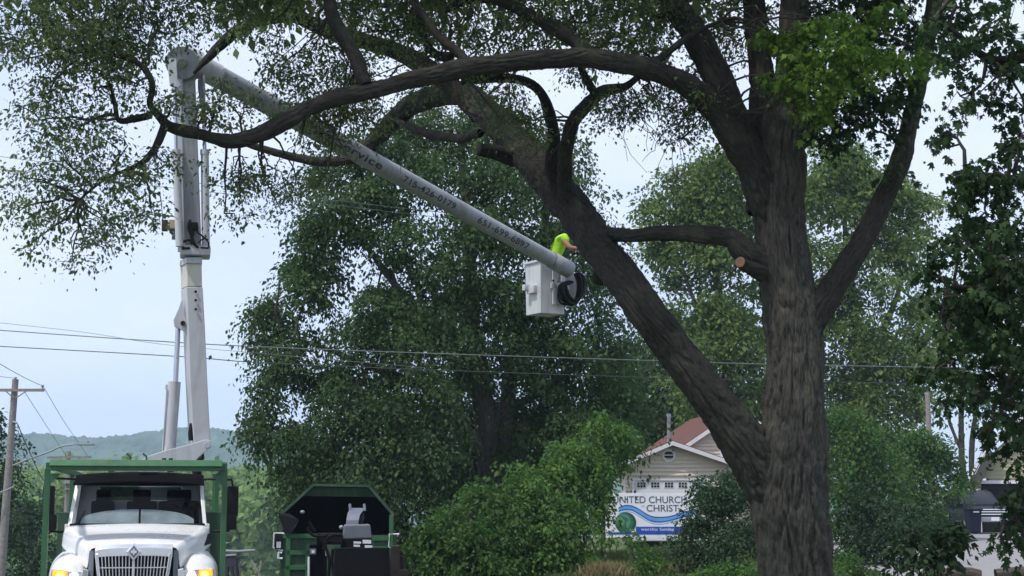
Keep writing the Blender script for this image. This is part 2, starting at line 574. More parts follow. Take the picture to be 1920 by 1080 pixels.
DX = np.linspace(9.3, 34, 40)
DY = np.linspace(35.0, 74.5, 40)
X, Y = np.meshgrid(DX, DY)
Zd = ground_z(X, Y) + 0.03
top = np.stack([X, Y, Zd], -1).reshape(-1, 3)
idx = np.arange(40 * 40).reshape(40, 40)
F = np.stack([idx[:-1, :-1], idx[:-1, 1:], idx[1:, 1:], idx[1:, :-1]], -1).reshape(-1, 4)
tag(link('driveway', np_mesh('driveway', top, F, 4, smooth=True), MAT['concrete']), kind='structure')

# bluff across the valley: a ridge covered in tree crowns
hx = np.concatenate([np.linspace(-860, -560, 50), np.linspace(-555, -120, 220), np.linspace(-110, 860, 120)])
hy = np.concatenate([np.linspace(1040, 1330, 95), np.linspace(1336, 1560, 30)])
X, Y = np.meshgrid(hx, hy)
ridge = 71 + 9 * np.sin(X / 130 + 1.0) + 7 * np.sin(X / 61 + 0.4) + 4 * np.sin(X / 23.0) + 0.028 * (X + 300)
prof = sstep(1040, 1300, Y + 25 * np.sin(X / 90.0)) * (1 - 0.25 * sstep(1350, 1560, Y))
Zh = -15 + ridge * prof * (1 - 0.8 * sstep(-40, 200, X))
crowns = np.abs(perlin(np.stack([X / 9.0, Y / 13.0, X * 0 + 3.1], -1)))
crowns2 = perlin(np.stack([X / 4.0, Y / 6.0, X * 0 + 9.1], -1))
Zh = Zh + 11.0 * (0.75 - crowns * 1.5) * sstep(1040, 1075, Y) + 3.5 * crowns2 * sstep(1040, 1075, Y)
idx = np.arange(X.size).reshape(X.shape)
F = np.stack([idx[:-1, :-1], idx[:-1, 1:], idx[1:, 1:], idx[1:, :-1]], -1).reshape(-1, 4)
tag(link('hills', np_mesh('hills', np.stack([X, Y, Zh], -1).reshape(-1, 3), F, 4, smooth=False), MAT['hill']), kind='structure')


# ------------------------------------------------------------------ foliage machinery
def unit(v):
    return v / np.maximum(np.linalg.norm(v, axis=-1, keepdims=True), 1e-9)


def leaf_quads(pos, dirs, nor, size, aspect, fold=0.18):
    """pointed leaves: base, side, tip, side - folded along the midrib"""
    side = unit(np.cross(nor, dirs))
    nor = np.cross(dirs, side)
    L = size[:, None]
    W = L * aspect
    v0 = pos
    v1 = pos + dirs * L * 0.45 + side * W * 0.5 + nor * W * fold
    v2 = pos + dirs * L - nor * L * 0.08
    v3 = pos + dirs * L * 0.45 - side * W * 0.5 + nor * W * fold
    V = np.stack([v0, v1, v2, v3], 1).reshape(-1, 3)
    F = np.arange(len(V)).reshape(-1, 4)
    return V, F


MAPLE = np.array([[0, 0], [0.22, 0.05], [0.50, 0.22], [0.24, 0.34], [0.44, 0.66], [0.16, 0.60], [0, 1.0], [-0.16, 0.60], [-0.44, 0.66], [-0.24, 0.34], [-0.50, 0.22], [-0.22, 0.05]])


def leaf_maples(pos, dirs, nor, size):
    side = unit(np.cross(nor, dirs))
    nor = np.cross(dirs, side)
    V = []
    for a, b in MAPLE:
        V.append(pos + side * (a * size)[:, None] + dirs * (b * size)[:, None] - nor * ((a * a * 0.9 + b * b * 0.28 + 0.06 * math.sin(9 * a + 5 * b)) * size)[:, None])
    V = np.stack(V, 1).reshape(-1, 3)
    return V, np.arange(len(V)).reshape(-1, 12)


def spray(C, nper, spread, leaf, rng, droop=0.35, flat=0.3, upness=0.7, out=None):
    """leaves in flat sprays round the centres C"""
    n = len(C)
    sn = rng.normal(size=(n, 3)) * 0.45 + np.array([0, 0, 1.0])
    if out is not None:
        sn = sn + out * 0.6
    sn = unit(sn)
    t1 = unit(np.cross(sn, rng.normal(size=(n, 3))))
    t2 = np.cross(sn, t1)
    g = rng.normal(size=(n, nper, 3))
    off = (g[..., 0:1] * t1[:, None] + g[..., 1:2] * t2[:, None] * 0.75 + g[..., 2:3] * sn[:, None] * flat) * spread
    rad = np.linalg.norm(off, axis=-1, keepdims=True)
    off[..., 2:3] -= droop * rad * rad / max(spread, 1e-6) * 0.5
    pos = (C[:, None] + off).reshape(-1, 3)
    d = unit(off).reshape(-1, 3) + rng.normal(size=pos.shape) * 0.55 + np.array([0, 0, -droop])
    d = unit(d)
    nor = unit(np.repeat(sn, nper, 0) * upness * 1.25 + rng.normal(size=pos.shape) * 0.45)
    size = leaf * np.clip(np.exp(rng.normal(0, 0.32, len(pos))), 0.45, 1.9)
    tint = np.clip(np.repeat(rng.normal(0.45, 0.2, n), nper) + rng.normal(0, 0.16, len(pos)), 0, 1)
    return pos, d, nor, size, tint


def in_blob(c, r, n, rng, shell=0.45):
    d = unit(rng.normal(size=(n, 3)))
    t = rng.uniform(shell ** 3, 1.0, n) ** (1 / 3)
    return np.asarray(c) + d * t[:, None] * np.asarray(r), d


def in_boughs(c, r, n, rng, shell=0.45, per=7, size=0.42):
    """points gathered into flattened boughs, with gaps between them"""
    k = max(2, int(round(n / per)))
    B, bd = in_blob(c, r, k, rng, shell)
    i = rng.randint(k, size=n)
    sc = min(r) * size
    off = rng.normal(size=(n, 3)) * np.array([sc, sc, sc * 0.42])
    off[:, 2] -= 0.25 * (off[:, 0] ** 2 + off[:, 1] ** 2) / max(sc, 1e-6)
    return B[i] + off, unit(bd[i] + unit(off) * 0.6), i


def tubes_mesh(name, paths):
    """many thin tapering tubes in one mesh: paths of (points, r0, r1, seg)"""
    V, F, off = [], [], 0
    for pts, r0, r1, seg in paths:
        pts = np.asarray(pts, float)
        n = len(pts)
        t = unit(np.gradient(pts, axis=0))
        a = np.array([0.31, 0.87, 0.38]) if abs(t[0, 2]) > 0.5 else np.array([0.1, 0.2, 1.0])
        u = unit(np.cross(t, a))
        w = np.cross(t, u)
        r = np.linspace(r0, r1, n)[:, None, None]
        th = np.arange(seg) * 2 * math.pi / seg
        ring = pts[:, None] + (u[:, None] * np.cos(th)[None, :, None] + w[:, None] * np.sin(th)[None, :, None]) * r
        V.append(ring.reshape(-1, 3))
        i = np.arange(n * seg).reshape(n, seg) + off
        f = np.stack([i[:-1], np.roll(i[:-1], -1, 1), np.roll(i[1:], -1, 1), i[1:]], -1).reshape(-1, 4)
        F.append(f)
        off += n * seg
    return np_mesh(name, np.concatenate(V), np.concatenate(F), 4, smooth=True)


def catmull(pts, n_per=12):
    pts = np.asarray(pts, float)
    p = np.vstack([2 * pts[0] - pts[1], pts, 2 * pts[-1] - pts[-2]])
    out = []
    for i in range(1, len(p) - 2):
        t = np.linspace(0, 1, n_per, endpoint=False)[:, None]
        a, b, c, d = p[i - 1], p[i], p[i + 1], p[i + 2]
        out.append(0.5 * ((2 * b) + (c - a) * t + (2 * a - 5 * b + 4 * c - d) * t ** 2 + (3 * b - a - 3 * c + d) * t ** 3))
    out.append(pts[-1:])
    return np.vstack(out)


def limb_mesh(name, pts, rad, seed, cell=0.014, bark=1.0, wobble=0.06, feature=0.085):
    """a tapering limb with furrowed bark as real relief"""
    A = catmull(np.column_stack([pts, rad]), 14)
    seg_l = np.linalg.norm(np.diff(A[:, :3], axis=0), axis=1)
    s = np.concatenate([[0], np.cumsum(seg_l)])
    rmax = A[:, 3].max()
    step = max(cell * 1.6, rmax * 0.05)
    n = max(6, int(s[-1] / step))
    ss = np.linspace(0, s[-1], n)
    C = np.stack([np.interp(ss, s, A[:, k]) for k in range(4)], 1)
    R = np.maximum(C[:, 3], 0.004)
    C = C[:, :3]
    rng = np.random.RandomState(seed)
    wob = np.stack([perlin(np.stack([ss / (rmax * 7 + 0.15), ss * 0 + seed * 3.7 + k * 11, ss * 0], -1)) for k in range(3)], 1)
    C = C + wob * R[:, None] * wobble * 5
    t = unit(np.gradient(C, axis=0))
    nrm = np.zeros_like(t)
    v = np.cross(t[0], [0.3, 1.0, 0.2])
    nrm[0] = v / np.linalg.norm(v)
    for i in range(1, n):
        v = nrm[i - 1] - t[i] * nrm[i - 1].dot(t[i])
        nrm[i] = v / np.linalg.norm(v)
    bi = np.cross(t, nrm)
    seg = int(np.clip(2 * math.pi * rmax / cell, 10, 400))
    th = np.arange(seg) * 2 * math.pi / seg
    ct, st = np.cos(th)[None], np.sin(th)[None]
    Rr = R[:, None]
    q = np.stack([ct * Rr, st * Rr, np.repeat(ss[:, None], seg, 1)], -1)
    q = np.broadcast_to(q, (n, seg, 3)) + seed * 5.13
    warp = perlin(q * np.array([5.0, 5.0, 2.0]))
    warp2 = perlin(q * np.array([14.0, 14.0, 9.0]) + 5.0)
    f1 = perlin(q * np.array([1 / feature, 1 / feature, 1 / (feature * 5.5)]) + (warp * 0.55 + warp2 * 0.22)[..., None])
    f2 = perlin(q * np.array([2.3 / feature, 2.3 / feature, 0.5 / feature]) + 17.0 + (warp2 * 0.3)[..., None])
    f3 = perlin(q * np.array([0.9 / feature, 0.9 / feature, 1.5 / feature]) + 43.0 + (warp2 * 0.3)[..., None])
    plate = sstep(0.02, 0.24, np.abs(f1)) * 0.62 + sstep(0.0, 0.2, np.abs(f2)) * 0.24 + sstep(0.0, 0.07, np.abs(f3)) * 0.14 + warp2 * 0.16
    lump = perlin(q * np.array([2.2, 2.2, 1.3]) + 31.0)
    lump2 = perlin(q * np.array([7.0, 7.0, 5.0]) + 57.0)
    amp = np.minimum(0.085, 0.2 * Rr) * bark
    lump3 = perlin(q * (0.35 / max(rmax, 0.02)) * np.array([1, 1, 0.9]) + 71.0)
    rr = Rr * (1 + 0.16 * lump + 0.05 * lump2 + 0.22 * lump3 * (rmax < 0.19)) + amp * (plate - 0.6)
    V = C[:, None] + (nrm[:, None] * ct[..., None] + bi[:, None] * st[..., None]) * rr[..., None]
    i = np.arange(n * seg).reshape(n, seg)
    F = np.stack([i[:-1], np.roll(i[:-1], -1, 1), np.roll(i[1:], -1, 1), i[1:]], -1).reshape(-1, 4)
    vv = np.stack([np.broadcast_to(th * rmax, (n, seg)), np.repeat(ss[:, None], seg, 1)], -1)
    u1 = vv[:-1]
    u2 = np.roll(vv[:-1], -1, 1).copy(); u2[:, -1, 0] = 2 * math.pi * rmax
    u3 = np.roll(vv[1:], -1, 1).copy(); u3[:, -1, 0] = 2 * math.pi * rmax
    u4 = vv[1:]
    uv = np.stack([u1, u2, u3, u4], 2).reshape(-1, 2)
    # close the tip with small quads to a centre ring
    V = V.reshape(-1, 3)
    tip = C[-1]
    V = np.vstack([V, tip[None]])
    last = i[-1]
    capF = np.stack([last, np.roll(last, -1), np.full(seg, len(V) - 1), np.full(seg, len(V) - 1)], -1)
    me = np_mesh(name, V, F, 4, smooth=True, uv=uv)
    bm = bmesh.new()
    bm.from_mesh(me)
    bm.verts.ensure_lookup_table()
    c = bm.verts[len(V) - 1]
    for k in range(seg):
        fc = bm.faces.new((bm.verts[last[k]], bm.verts[last[(k + 1) % seg]], c))
        fc.smooth = True
    bm.to_mesh(me)
    bm.free()
    return me, C, R


def px_limb(name, pl, seed, parent, mat, **kw):
    """limb from a list of (px, py, radius px, distance)"""
    pts = np.array([P(a, b, d) for a, b, r, d in pl])
    rad = np.array([M(r, d) for a, b, r, d in pl])
    org = np.array(parent.location)
    me, C, R = limb_mesh(name, pts - org, rad, seed, **kw)
    o = link(name, me, mat, parent)
    return o, C + org, R


def curve_between(a, b, rng, n=7, sag=0.12, jig=0.06):
    a, b = np.asarray(a), np.asarray(b)
    L = np.linalg.norm(b - a)
    t = np.linspace(0, 1, n)[:, None]
    p = a + (b - a) * t
    side = rng.normal(size=3) * L * jig * 1.5
    p = p + np.sin(t * math.pi) * (side + np.array([0, 0, L * sag]))
    p[1:-1] += rng.normal(size=(n - 2, 3)) * L * jig * 0.35
    return p

# ------------------------------------------------------------------ the big tree in front
rng = np.random.RandomState(11)
hp = P(1500, 950, 19.0)
hero = empty('large_tree', (hp[0], 19.0, 0.0))
tag(hero, 'big furrowed grey tree with long arching limbs in front of the church sign', 'tree')
HERO_C, HERO_R = [], []


def hl(name, pl, seed, mat=None, slim=1.0, **kw):
    pl = [(a, b, r * slim, d) for a, b, r, d in pl]
    if pl[0][2] < 22: kw.setdefault('wobble', 0.32)
    o, C, R = px_limb(name, pl, seed, hero, mat or (MAT['bark_half_shade'] if pl[0][2] > 20 else MAT['bark']), **kw)  # thinner limbs take the more shade-darkened bark
    HERO_C.append(C); HERO_R.append(R)
    return o


hl('trunk', [(1512, 1290, 118, 19), (1506, 1210, 92, 19), (1500, 1130, 76, 19), (1492, 1050, 70, 19), (1482, 960, 72, 19), (1484, 880, 70, 19), (1490, 800, 60, 19),
             (1492, 700, 54, 19), (1486, 610, 54, 19), (1472, 520, 50, 19), (1463, 430, 51, 19), (1461, 340, 51, 19), (1470, 250, 45, 19.05), (1482, 150, 33, 19.1), (1488, 50, 28, 19.2), (1494, -120, 24, 19.4)],
   1, mat=MAT['bark_old'], slim=0.94, cell=0.0098, wobble=0.02, feature=0.105)
hl('limb', [(1478, 985, 52, 19.05), (1440, 900, 58, 19.0), (1392, 828, 50, 18.95), (1330, 742, 43, 18.95), (1262, 650, 40, 19), (1195, 560, 39, 19), (1125, 462, 40, 20), (1062, 375, 40, 21), (990, 290, 36, 22.2),
            (925, 222, 33, 23.5), (870, 178, 28, 24.8), (815, 180, 25, 26), (760, 205, 22, 27.2), (712, 252, 18, 28.6), (672, 292, 14, 29.2), (600, 303, 11, 29.4), (520, 287, 9, 29.4), (462, 270, 7, 29.2)],
   2, mat=MAT['bark_half_shade'], slim=0.85, cell=0.0115, wobble=0.035, feature=0.10)
hl('limb', [(900, 215, 26, 24.0), (850, 165, 26, 24.6), (780, 112, 24, 24.9), (700, 82, 22, 25.1), (620, 58, 22, 25.3), (545, 25, 20, 25.4), (490, -25, 17, 25.5), (440, -90, 12, 25.6)], 3, slim=0.7, wobble=0.1, feature=0.075)
hl('limb', [(1450, 410, 36, 18.95), (1418, 320, 38, 18.85), (1375, 225, 36, 18.8), (1342, 140, 33, 18.8), (1296, 55, 30, 18.7), (1235, -30, 27, 18.7), (1150, -140, 22, 18.6)], 4, slim=0.84, wobble=0.06, cell=0.011, feature=0.08)
hl('limb', [(1400, 300, 28, 18.8), (1350, 212, 27, 18.6), (1290, 160, 23, 18.4), (1225, 130, 20, 18.2), (1150, 116, 19, 18.0), (1090, 108, 19, 17.9), (1040, 112, 18, 17.8), (980, 113, 18, 17.7), (930, 120, 18, 17.6), (870, 128, 18, 17.5), (820, 140, 17, 17.5), (770, 150, 17, 17.4), (720, 166, 17, 17.3), (665, 178, 16, 17.2), (620, 189, 16, 17.1), (578, 204, 15, 17.1),
            (540, 224, 16, 17.0), (500, 246, 15, 17), (468, 258, 14, 16.9), (425, 264, 13, 16.8), (385, 255, 11, 16.8), (350, 246, 12, 16.7), (318, 238, 10, 16.7), (298, 218, 8, 16.6), (281, 196, 7, 16.6), (285, 172, 6.5, 16.6), (284, 150, 6.5, 16.5), (266, 124, 6, 16.5), (240, 110, 5, 16.4), (205, 101, 3.5, 16.4), (170, 97, 2, 16.3)],
   5, cell=0.0115, wobble=0.06, feature=0.07)
hl('limb', [(1430, 400, 30, 19.1), (1432, 270, 30, 19.2), (1428, 150, 23, 19.3), (1418, 60, 21, 19.4), (1408, -40, 20, 19.5), (1396, -140, 17, 19.6)], 6, cell=0.012, feature=0.075)
hl('limb', [(1490, 690, 34, 18.95), (1528, 600, 38, 18.9), (1562, 540, 34, 18.85), (1606, 470, 30, 18.8), (1650, 385, 28, 18.8), (1690, 300, 27, 18.7), (1706, 230, 24, 18.7), (1724, 150, 22, 18.7), (1742, 60, 22, 18.6), (1758, -30, 21, 18.6), (1775, -140, 17, 18.5)],
   7, slim=0.69, cell=0.011, wobble=0.05, feature=0.08)
hl('limb', [(1480, 300, 26, 19.2), (1530, 215, 28, 19.3), (1578, 140, 27, 19.4), (1622, 65, 26, 19.5), (1662, -10, 24, 19.6), (1710, -110, 20, 19.8)], 8, slim=0.74, cell=0.013, feature=0.075)
hl('limb', [(1440, 500, 24, 18.95), (1400, 474, 24, 18.85), (1370, 448, 19, 18.85), (1318, 441, 16, 18.9), (1240, 437, 14, 19.1), (1185, 441, 13, 19.3), (1130, 438, 12, 20.3), (1080, 430, 10, 21.0)], 9, feature=0.06)
hl('limb', [(1062, 378, 20, 20.9), (1036, 322, 13, 20.8), (1041, 262, 12, 20.6), (1022, 195, 10, 20.4), (990, 157, 9, 20.2), (930, 146, 9, 20), (868, 152, 7, 20)], 10, feature=0.06)
hl('limb', [(1072, 390, 21, 20.8), (1066, 330, 14, 20.6), (1068, 270, 13, 20.2), (1086, 210, 13, 19.6), (1120, 177, 11, 18.9), (1168, 166, 8, 18.9), (1200, 142, 6, 18.8), (1228, 118, 5, 18.7)], 12, feature=0.06)
hl('limb', [(1118, 180, 8, 18.9), (1096, 142, 7, 18.8), (1080, 105, 6, 18.6)], 13)
hl('limb', [(1105, 108, 15, 17.9), (1045, 62, 13, 18.1), (985, 20, 11, 18.3), (930, 3, 9, 18.4), (872, 4, 8, 18.5), (835, 22, 6, 18.6)], 14)
hl('limb', [(688, 160, 14, 17.2), (650, 90, 14, 17.4), (624, 30, 13, 17.6), (600, -40, 11, 17.8)], 15)
hl('limb', [(880, 122, 9, 17.6), (835, 75, 8, 17.8), (790, 30, 7, 18), (765, -20, 6, 18.1)], 16)
hl('limb', [(845, 108, 11, 18.9), (805, 90, 8, 19), (788, 45, 6, 19.2), (782, -10, 5, 19.2)], 17)
hl('limb', [(548, 34, 13, 25.4), (470, 46, 11, 25.3), (424, 74, 10, 25.2), (384, 112, 7, 25.1), (362, 138, 3, 25.0)], 18)
hl('limb', [(310, 232, 8, 16.6), (284, 288, 7, 16.5), (258, 312, 5, 16.4), (200, 334, 3, 16.3), (150, 375, 2, 16.2)], 19)
hl('limb', [(284, 215, 7, 16.6), (250, 226, 7, 16.6), (222, 226, 5, 16.5), (217, 190, 4, 16.5), (206, 155, 2, 16.5)], 20)
hl('limb', [(1222, 126, 8, 18.2), (1258, 90, 7, 18.3), (1300, 62, 5, 18.4), (1350, 40, 3, 18.4)], 21)
hl('limb', [(905, 250, 8, 23.6), (850, 264, 8, 24.8), (802, 248, 8, 25.8), (760, 236, 7, 26.8), (735, 222, 6, 27.6)], 22)
st = hl('limb_stub', [(965, 297, 17, 22.3), (932, 284, 14, 22.1), (904, 277, 12, 22.0)], 23)
hl('limb_stub', [(1135, 492, 14, 19.9), (1120, 512, 14, 20.1), (1112, 532, 12, 20.2)], 24)
st = hl('limb_stub', [(1425, 505, 16, 18.8), (1402, 497, 13, 18.65), (1388, 492, 11, 18.55)], 25)
# pale saw cut on the end of the short stub
c = MB()
e = P(1387.5, 491.5, 18.54) - np.array(hero.location)
d = unit(P(1380, 489, 18.4) - P(1402, 497, 18.65))
c.cyl(e - d * 0.004, e + d * 0.006, 0.064, 0.06, 18)
c.build('saw_cut', MAT['cut_wood'], st, smooth=True)

allC = np.concatenate(HERO_C)
allR = np.concatenate(HERO_R)

TW = []        # twig paths of the big tree


def grow(blobs, leaf, nper, spread_px, store, rng, droop=0.4, mult=1.0, twig_frac=0.5, limbs=None, limit_r=0.02):
    """leaf sprays in ellipsoids given by (px, py, rx px, ry px, distance, depth m, count), each fed by a sub-branch from the nearest limb"""
    LC = allC if limbs is None else limbs
    for (bx, by, rx, ry, D, dep, cnt) in blobs:
        cnt = max(2, int(cnt * mult))
        c = P(bx, by, D)
        r = np.array([M(rx, D), dep, M(ry, D)])
        C, dd = in_blob(c, r, cnt, rng, 0.15)
        near = LC[np.argmin(((LC - c) ** 2).sum(1))]
        start = near
        main = curve_between(start, c, rng, 7, 0.08, 0.07)
        TW.append((main, 0.018, 0.006, 6))
        tips = []
        for k in range(max(2, cnt // 9)):
            t = C[rng.randint(cnt)]
            s0 = main[rng.randint(2, 7)]
            p = curve_between(s0, t, rng, 5, 0.05, 0.08)
            TW.append((p, 0.009, 0.004, 5))
            tips.append(p)
        tp = np.concatenate(tips + [main[2:]])
        for q in C:
            if rng.rand() < twig_frac:
                s0 = tp[np.argmin(((tp - q) ** 2).sum(1))]
                TW.append((curve_between(s0, q + np.array([0, 0, -0.02]), rng, 4, 0.06, 0.08), 0.004, 0.002, 3))
        sp = spray(C, nper, M(spread_px, D), leaf, rng, droop=droop, flat=0.35, out=dd * 0.3)
        store.append(sp)


LEFT = [  # drooping sprays over the street
    (40, 40, 90, 80, 16.4, 1.0, 40), (140, 40, 90, 70, 16.6, 1.2, 85), (225, 35, 80, 65, 16.8, 1.2, 85), (310, 20, 80, 45, 17, 1.2, 62), (150, 95, 80, 55, 16.2, 0.8, 60),
    (410, 5, 80, 40, 17.6, 1.2, 46), (215, 85, 70, 45, 16.4, 0.9, 45), (50, 110, 70, 50, 16.2, 0.8, 20), (10, 70, 40, 60, 16.2, .8, 18),
    (450, 40, 60, 25, 25, 0.8, 16), (500, -10, 70, 30, 19, 1, 30),
    (90, 175, 60, 40, 16.3, 0.7, 22), (180, 170, 70, 50, 16.4, 0.8, 24), (250, 160, 50, 45, 16.5, 0.7, 14), (75, 225, 55, 40, 16.2, 0.7, 17),
    (150, 240, 70, 50, 16.3, 0.8, 24), (110, 290, 80, 45, 16.2, 0.8, 26), (210, 300, 70, 50, 16.3, 0.8, 24), (60, 340, 60, 40, 16.1, 0.7, 18), (150, 350, 80, 45, 16.2, 0.8, 24),
    (260, 350, 60, 50, 16.4, 0.8, 20), (40, 390, 45, 28, 16.1, 0.6, 12), (110, 405, 60, 40, 16.1, 0.6, 17), (190, 410, 60, 45, 16.2, 0.7, 18), (170, 460, 50, 35, 16.2, 0.6, 10),
    (285, 400, 40, 40, 16.4, 0.6, 10), (135, 490, 25, 20, 16.2, 0.4, 4), (60, 455, 25, 22, 16.1, 0.4, 4), (300, 300, 40, 40, 16.6, 0.6, 12),
    (320, 200, 35, 22, 16.5, 0.5, 12), (385, 205, 50, 26, 16.6, 0.6, 18), (440, 200, 60, 40, 16.8, 0.6, 18), (420, 165, 30, 20, 16.8, 0.5, 7),
    (440, 320, 50, 40, 17.2, 0.6, 17), (500, 330, 50, 40, 17.6, 0.7, 18), (450, 380, 40, 35, 17.4, 0.6, 9), (560, 350, 50, 35, 18, 0.7, 14), (420, 400, 25, 20, 17.2, 0.4, 4),
    (530, 400, 35, 40, 18, 0.5, 7), (600, 340, 40, 30, 18.3, 0.6, 10),
]
MID = [
    (560, 140, 70, 60, 18.6, 0.9, 42), (620, 120, 60, 50, 18.6, 0.9, 34), (560, 200, 60, 35, 18, 0.7, 22), (640, 215, 60, 35, 18.2, 0.7, 30), (690, 215, 40, 40, 18.6, 0.7, 22),
    (600, 250, 50, 30, 18.2, 0.6, 18), (520, 90, 40, 40, 18.6, 0.6, 10), (660, 130, 50, 30, 18.4, 0.6, 20),
    (600, 0, 80, 40, 19.6, 1.2, 50), (700, 20, 80, 45, 19.4, 1.2, 58), (690, 60, 60, 40, 19, 1, 30), (770, 55, 70, 45, 19.2, 1, 42), (800, 0, 80, 40, 19.4, 1.2, 50), (850, 60, 70, 40, 19, 1, 28),
    (900, 25, 80, 30, 19, 1.2, 22), (930, 75, 70, 30, 18.6, 1, 30), (990, 60, 60, 40, 18.8, 1, 26), (1000, 0, 90, 35, 19, 1.2, 40), (1080, 30, 80, 45, 18.8, 1.2, 56), (1130, 80, 70, 30, 18.6, 1, 36),
    (1160, 20, 80, 45, 18.8, 1.2, 56), (1230, 50, 70, 45, 18.9, 1.2, 50), (1200, 95, 60, 25, 18.6, 0.8, 20), (1290, 10, 60, 35, 19.4, 1, 34), (1330, 60, 40, 50, 19.6, 0.8, 28), (1370, 20, 40, 40, 19.8, 0.8, 24),
    (1375, 90, 30, 40, 19.8, 0.6, 12), (1295, 150, 25, 20, 19.4, 0.4, 6), (1320, 135, 30, 35, 19.5, .4, 10), (780, 150, 40, 30, 19.6, 0.6, 12),
    (955, 190, 50, 35, 19.4, 0.8, 24), (900, 165, 30, 25, 19.6, 0.5, 8), (1000, 235, 35, 35, 19.5, 0.6, 14), (960, 230, 30, 25, 19.6, 0.5, 10), (1130, 215, 45, 30, 19.2, 0.7, 14), (1160, 195, 60, 25, 18.9, 0.7, 18),
    (1230, 185, 50, 35, 18.8, 0.7, 24), (1290, 220, 45, 30, 18.8, 0.6, 18), (1265, 245, 30, 18, 18.8, 0.4, 6), (1310, 190, 40, 30, 18.6, .5, 12), (1090, 135, 40, 25, 18.8, 0.5, 10),
    (1440, 20, 40, 30, 19.8, 0.8, 14), (1540, 20, 50, 40, 20, 0.8, 22), (1350, 270, 25, 30, 19.2, 0.4, 5),
]
SHADE_ABOVE = [(x, -110 - 60 * (k % 3), 130, 90, D, 1.8, 46) for k, (x, D) in enumerate(  # crown above the frame, put in to darken the limbs below
    [(0, 17), (140, 17), (280, 17), (420, 18), (560, 19), (700, 19), (840, 19), (980, 19), (1120, 19), (1260, 19), (1400, 19), (1540, 19.5), (1680, 19), (1800, 18.5)])]
SHADE_ABOVE += [(x, -330 - 80 * (k % 2), 200, 150, D, 2.6, 60) for k, (x, D) in enumerate(
    [(100, 17), (320, 18), (560, 19), (800, 19), (1040, 19), (1280, 19), (1500, 19), (1720, 19), (500, 16), (900, 16), (1300, 16), (1600, 16), (600, 22), (1000, 22), (1400, 22), (1700, 21)])]

SHADE_ABOVE += [(x, -60 - 70 * (k % 2), 120, 70, 24 + (k % 3), 2.0, 50) for k, x in enumerate((520, 640, 760, 880, 1000, 1120, 1240))]
SHADE_ABOVE += [(x, -300, 160, 110, 25, 2.6, 60) for x in (520, 740, 960, 1180, 1400)]  # more out-of-frame leaves, added to keep sun off the long limb
store = []
grow(LEFT, 0.044, 22, 17, store, rng, droop=0.5, mult=1.2)
grow(MID, 0.046, 24, 16, store, rng, droop=0.45, mult=1.25)
grow(SHADE_ABOVE, 0.15, 16, 40, store, rng, droop=0.4, twig_frac=0.1, mult=1.1)


def crown(name, store, mat, parent, aspect=0.55):
    pos = np.concatenate([s[0] for s in store]); d = np.concatenate([s[1] for s in store]); nn = np.concatenate([s[2] for s in store])
    sz = np.concatenate([s[3] for s in store]); ti = np.concatenate([s[4] for s in store])
    V, F = leaf_quads(pos - np.array(parent.location), d, nn, sz, aspect)
    o = link(name, np_mesh(name, V, F, 4, tint=np.repeat(ti, 4)), mat, parent)
    o["kind"] = "stuff"
    return o


crown('crown', store, MAT['leaf_hero'], hero)
# bare hanging twigs
for (x, y, D, n) in [(860, 270, 18.8, 3), (920, 250, 18.9, 3), (1010, 330, 19, 2), (1080, 240, 18.9, 3), (1230, 240, 18.8, 6), (1260, 290, 18.8, 7), (1200, 260, 18.8, 5), (760, 260, 18.9, 3), (640, 290, 18.7, 4), (560, 300, 18.6, 4), (660, 240, 18.6, 4)]:
    for k in range(n):
        a = P(x + rng.uniform(-25, 25), y - 30, D)
        b = a + np.array([rng.normal(0, 0.22), rng.normal(0, 0.3), -rng.uniform(0.2, 0.75)])
        p = curve_between(a, b, rng, 6, 0.1, 0.09)
        near = allC[np.argmin(((allC - a) ** 2).sum(1))]
        TW.append((np.vstack([near[None], p]), 0.006, 0.0025, 4))

# the fresh clump, its leaf colour brightened for sun on it, in front of the forking stems
CL = [(1438, 68, 22, 12, 17.6, 0.3, 8), (1475, 72, 30, 18, 17.6, 0.4, 16), (1520, 66, 34, 22, 17.5, 0.4, 20), (1555, 40, 36, 20, 17.6, 0.4, 16), (1500, 105, 30, 16, 17.5, 0.4, 12), (1560, 100, 45, 30, 17.4, 0.5, 28), (1525, 135, 45, 22, 17.4, 0.4, 22), (1600, 62, 28, 30, 17.7, 0.4, 14),
      (1452, 150, 22, 10, 17.5, 0.3, 7), (1490, 152, 30, 16, 17.5, 0.4, 12), (1550, 170, 42, 26, 17.4, 0.5, 24), (1505, 200, 24, 18, 17.5, 0.3, 9), (1540, 215, 22, 14, 17.5, .3, 7), (1610, 140, 36, 24, 17.6, 0.4, 14), (1665, 112, 34, 20, 17.8, 0.4, 14), (1700, 125, 30, 18, 17.8, .4, 10), (1738, 108, 24, 26, 17.8, 0.3, 12), (1650, 25, 45, 25, 18.2, .5, 14), (1612, 105, 24, 14, 17.5, .3, 8)]
fresh = []
grow(CL, 0.06, 15, 13, fresh, rng, droop=0.6)
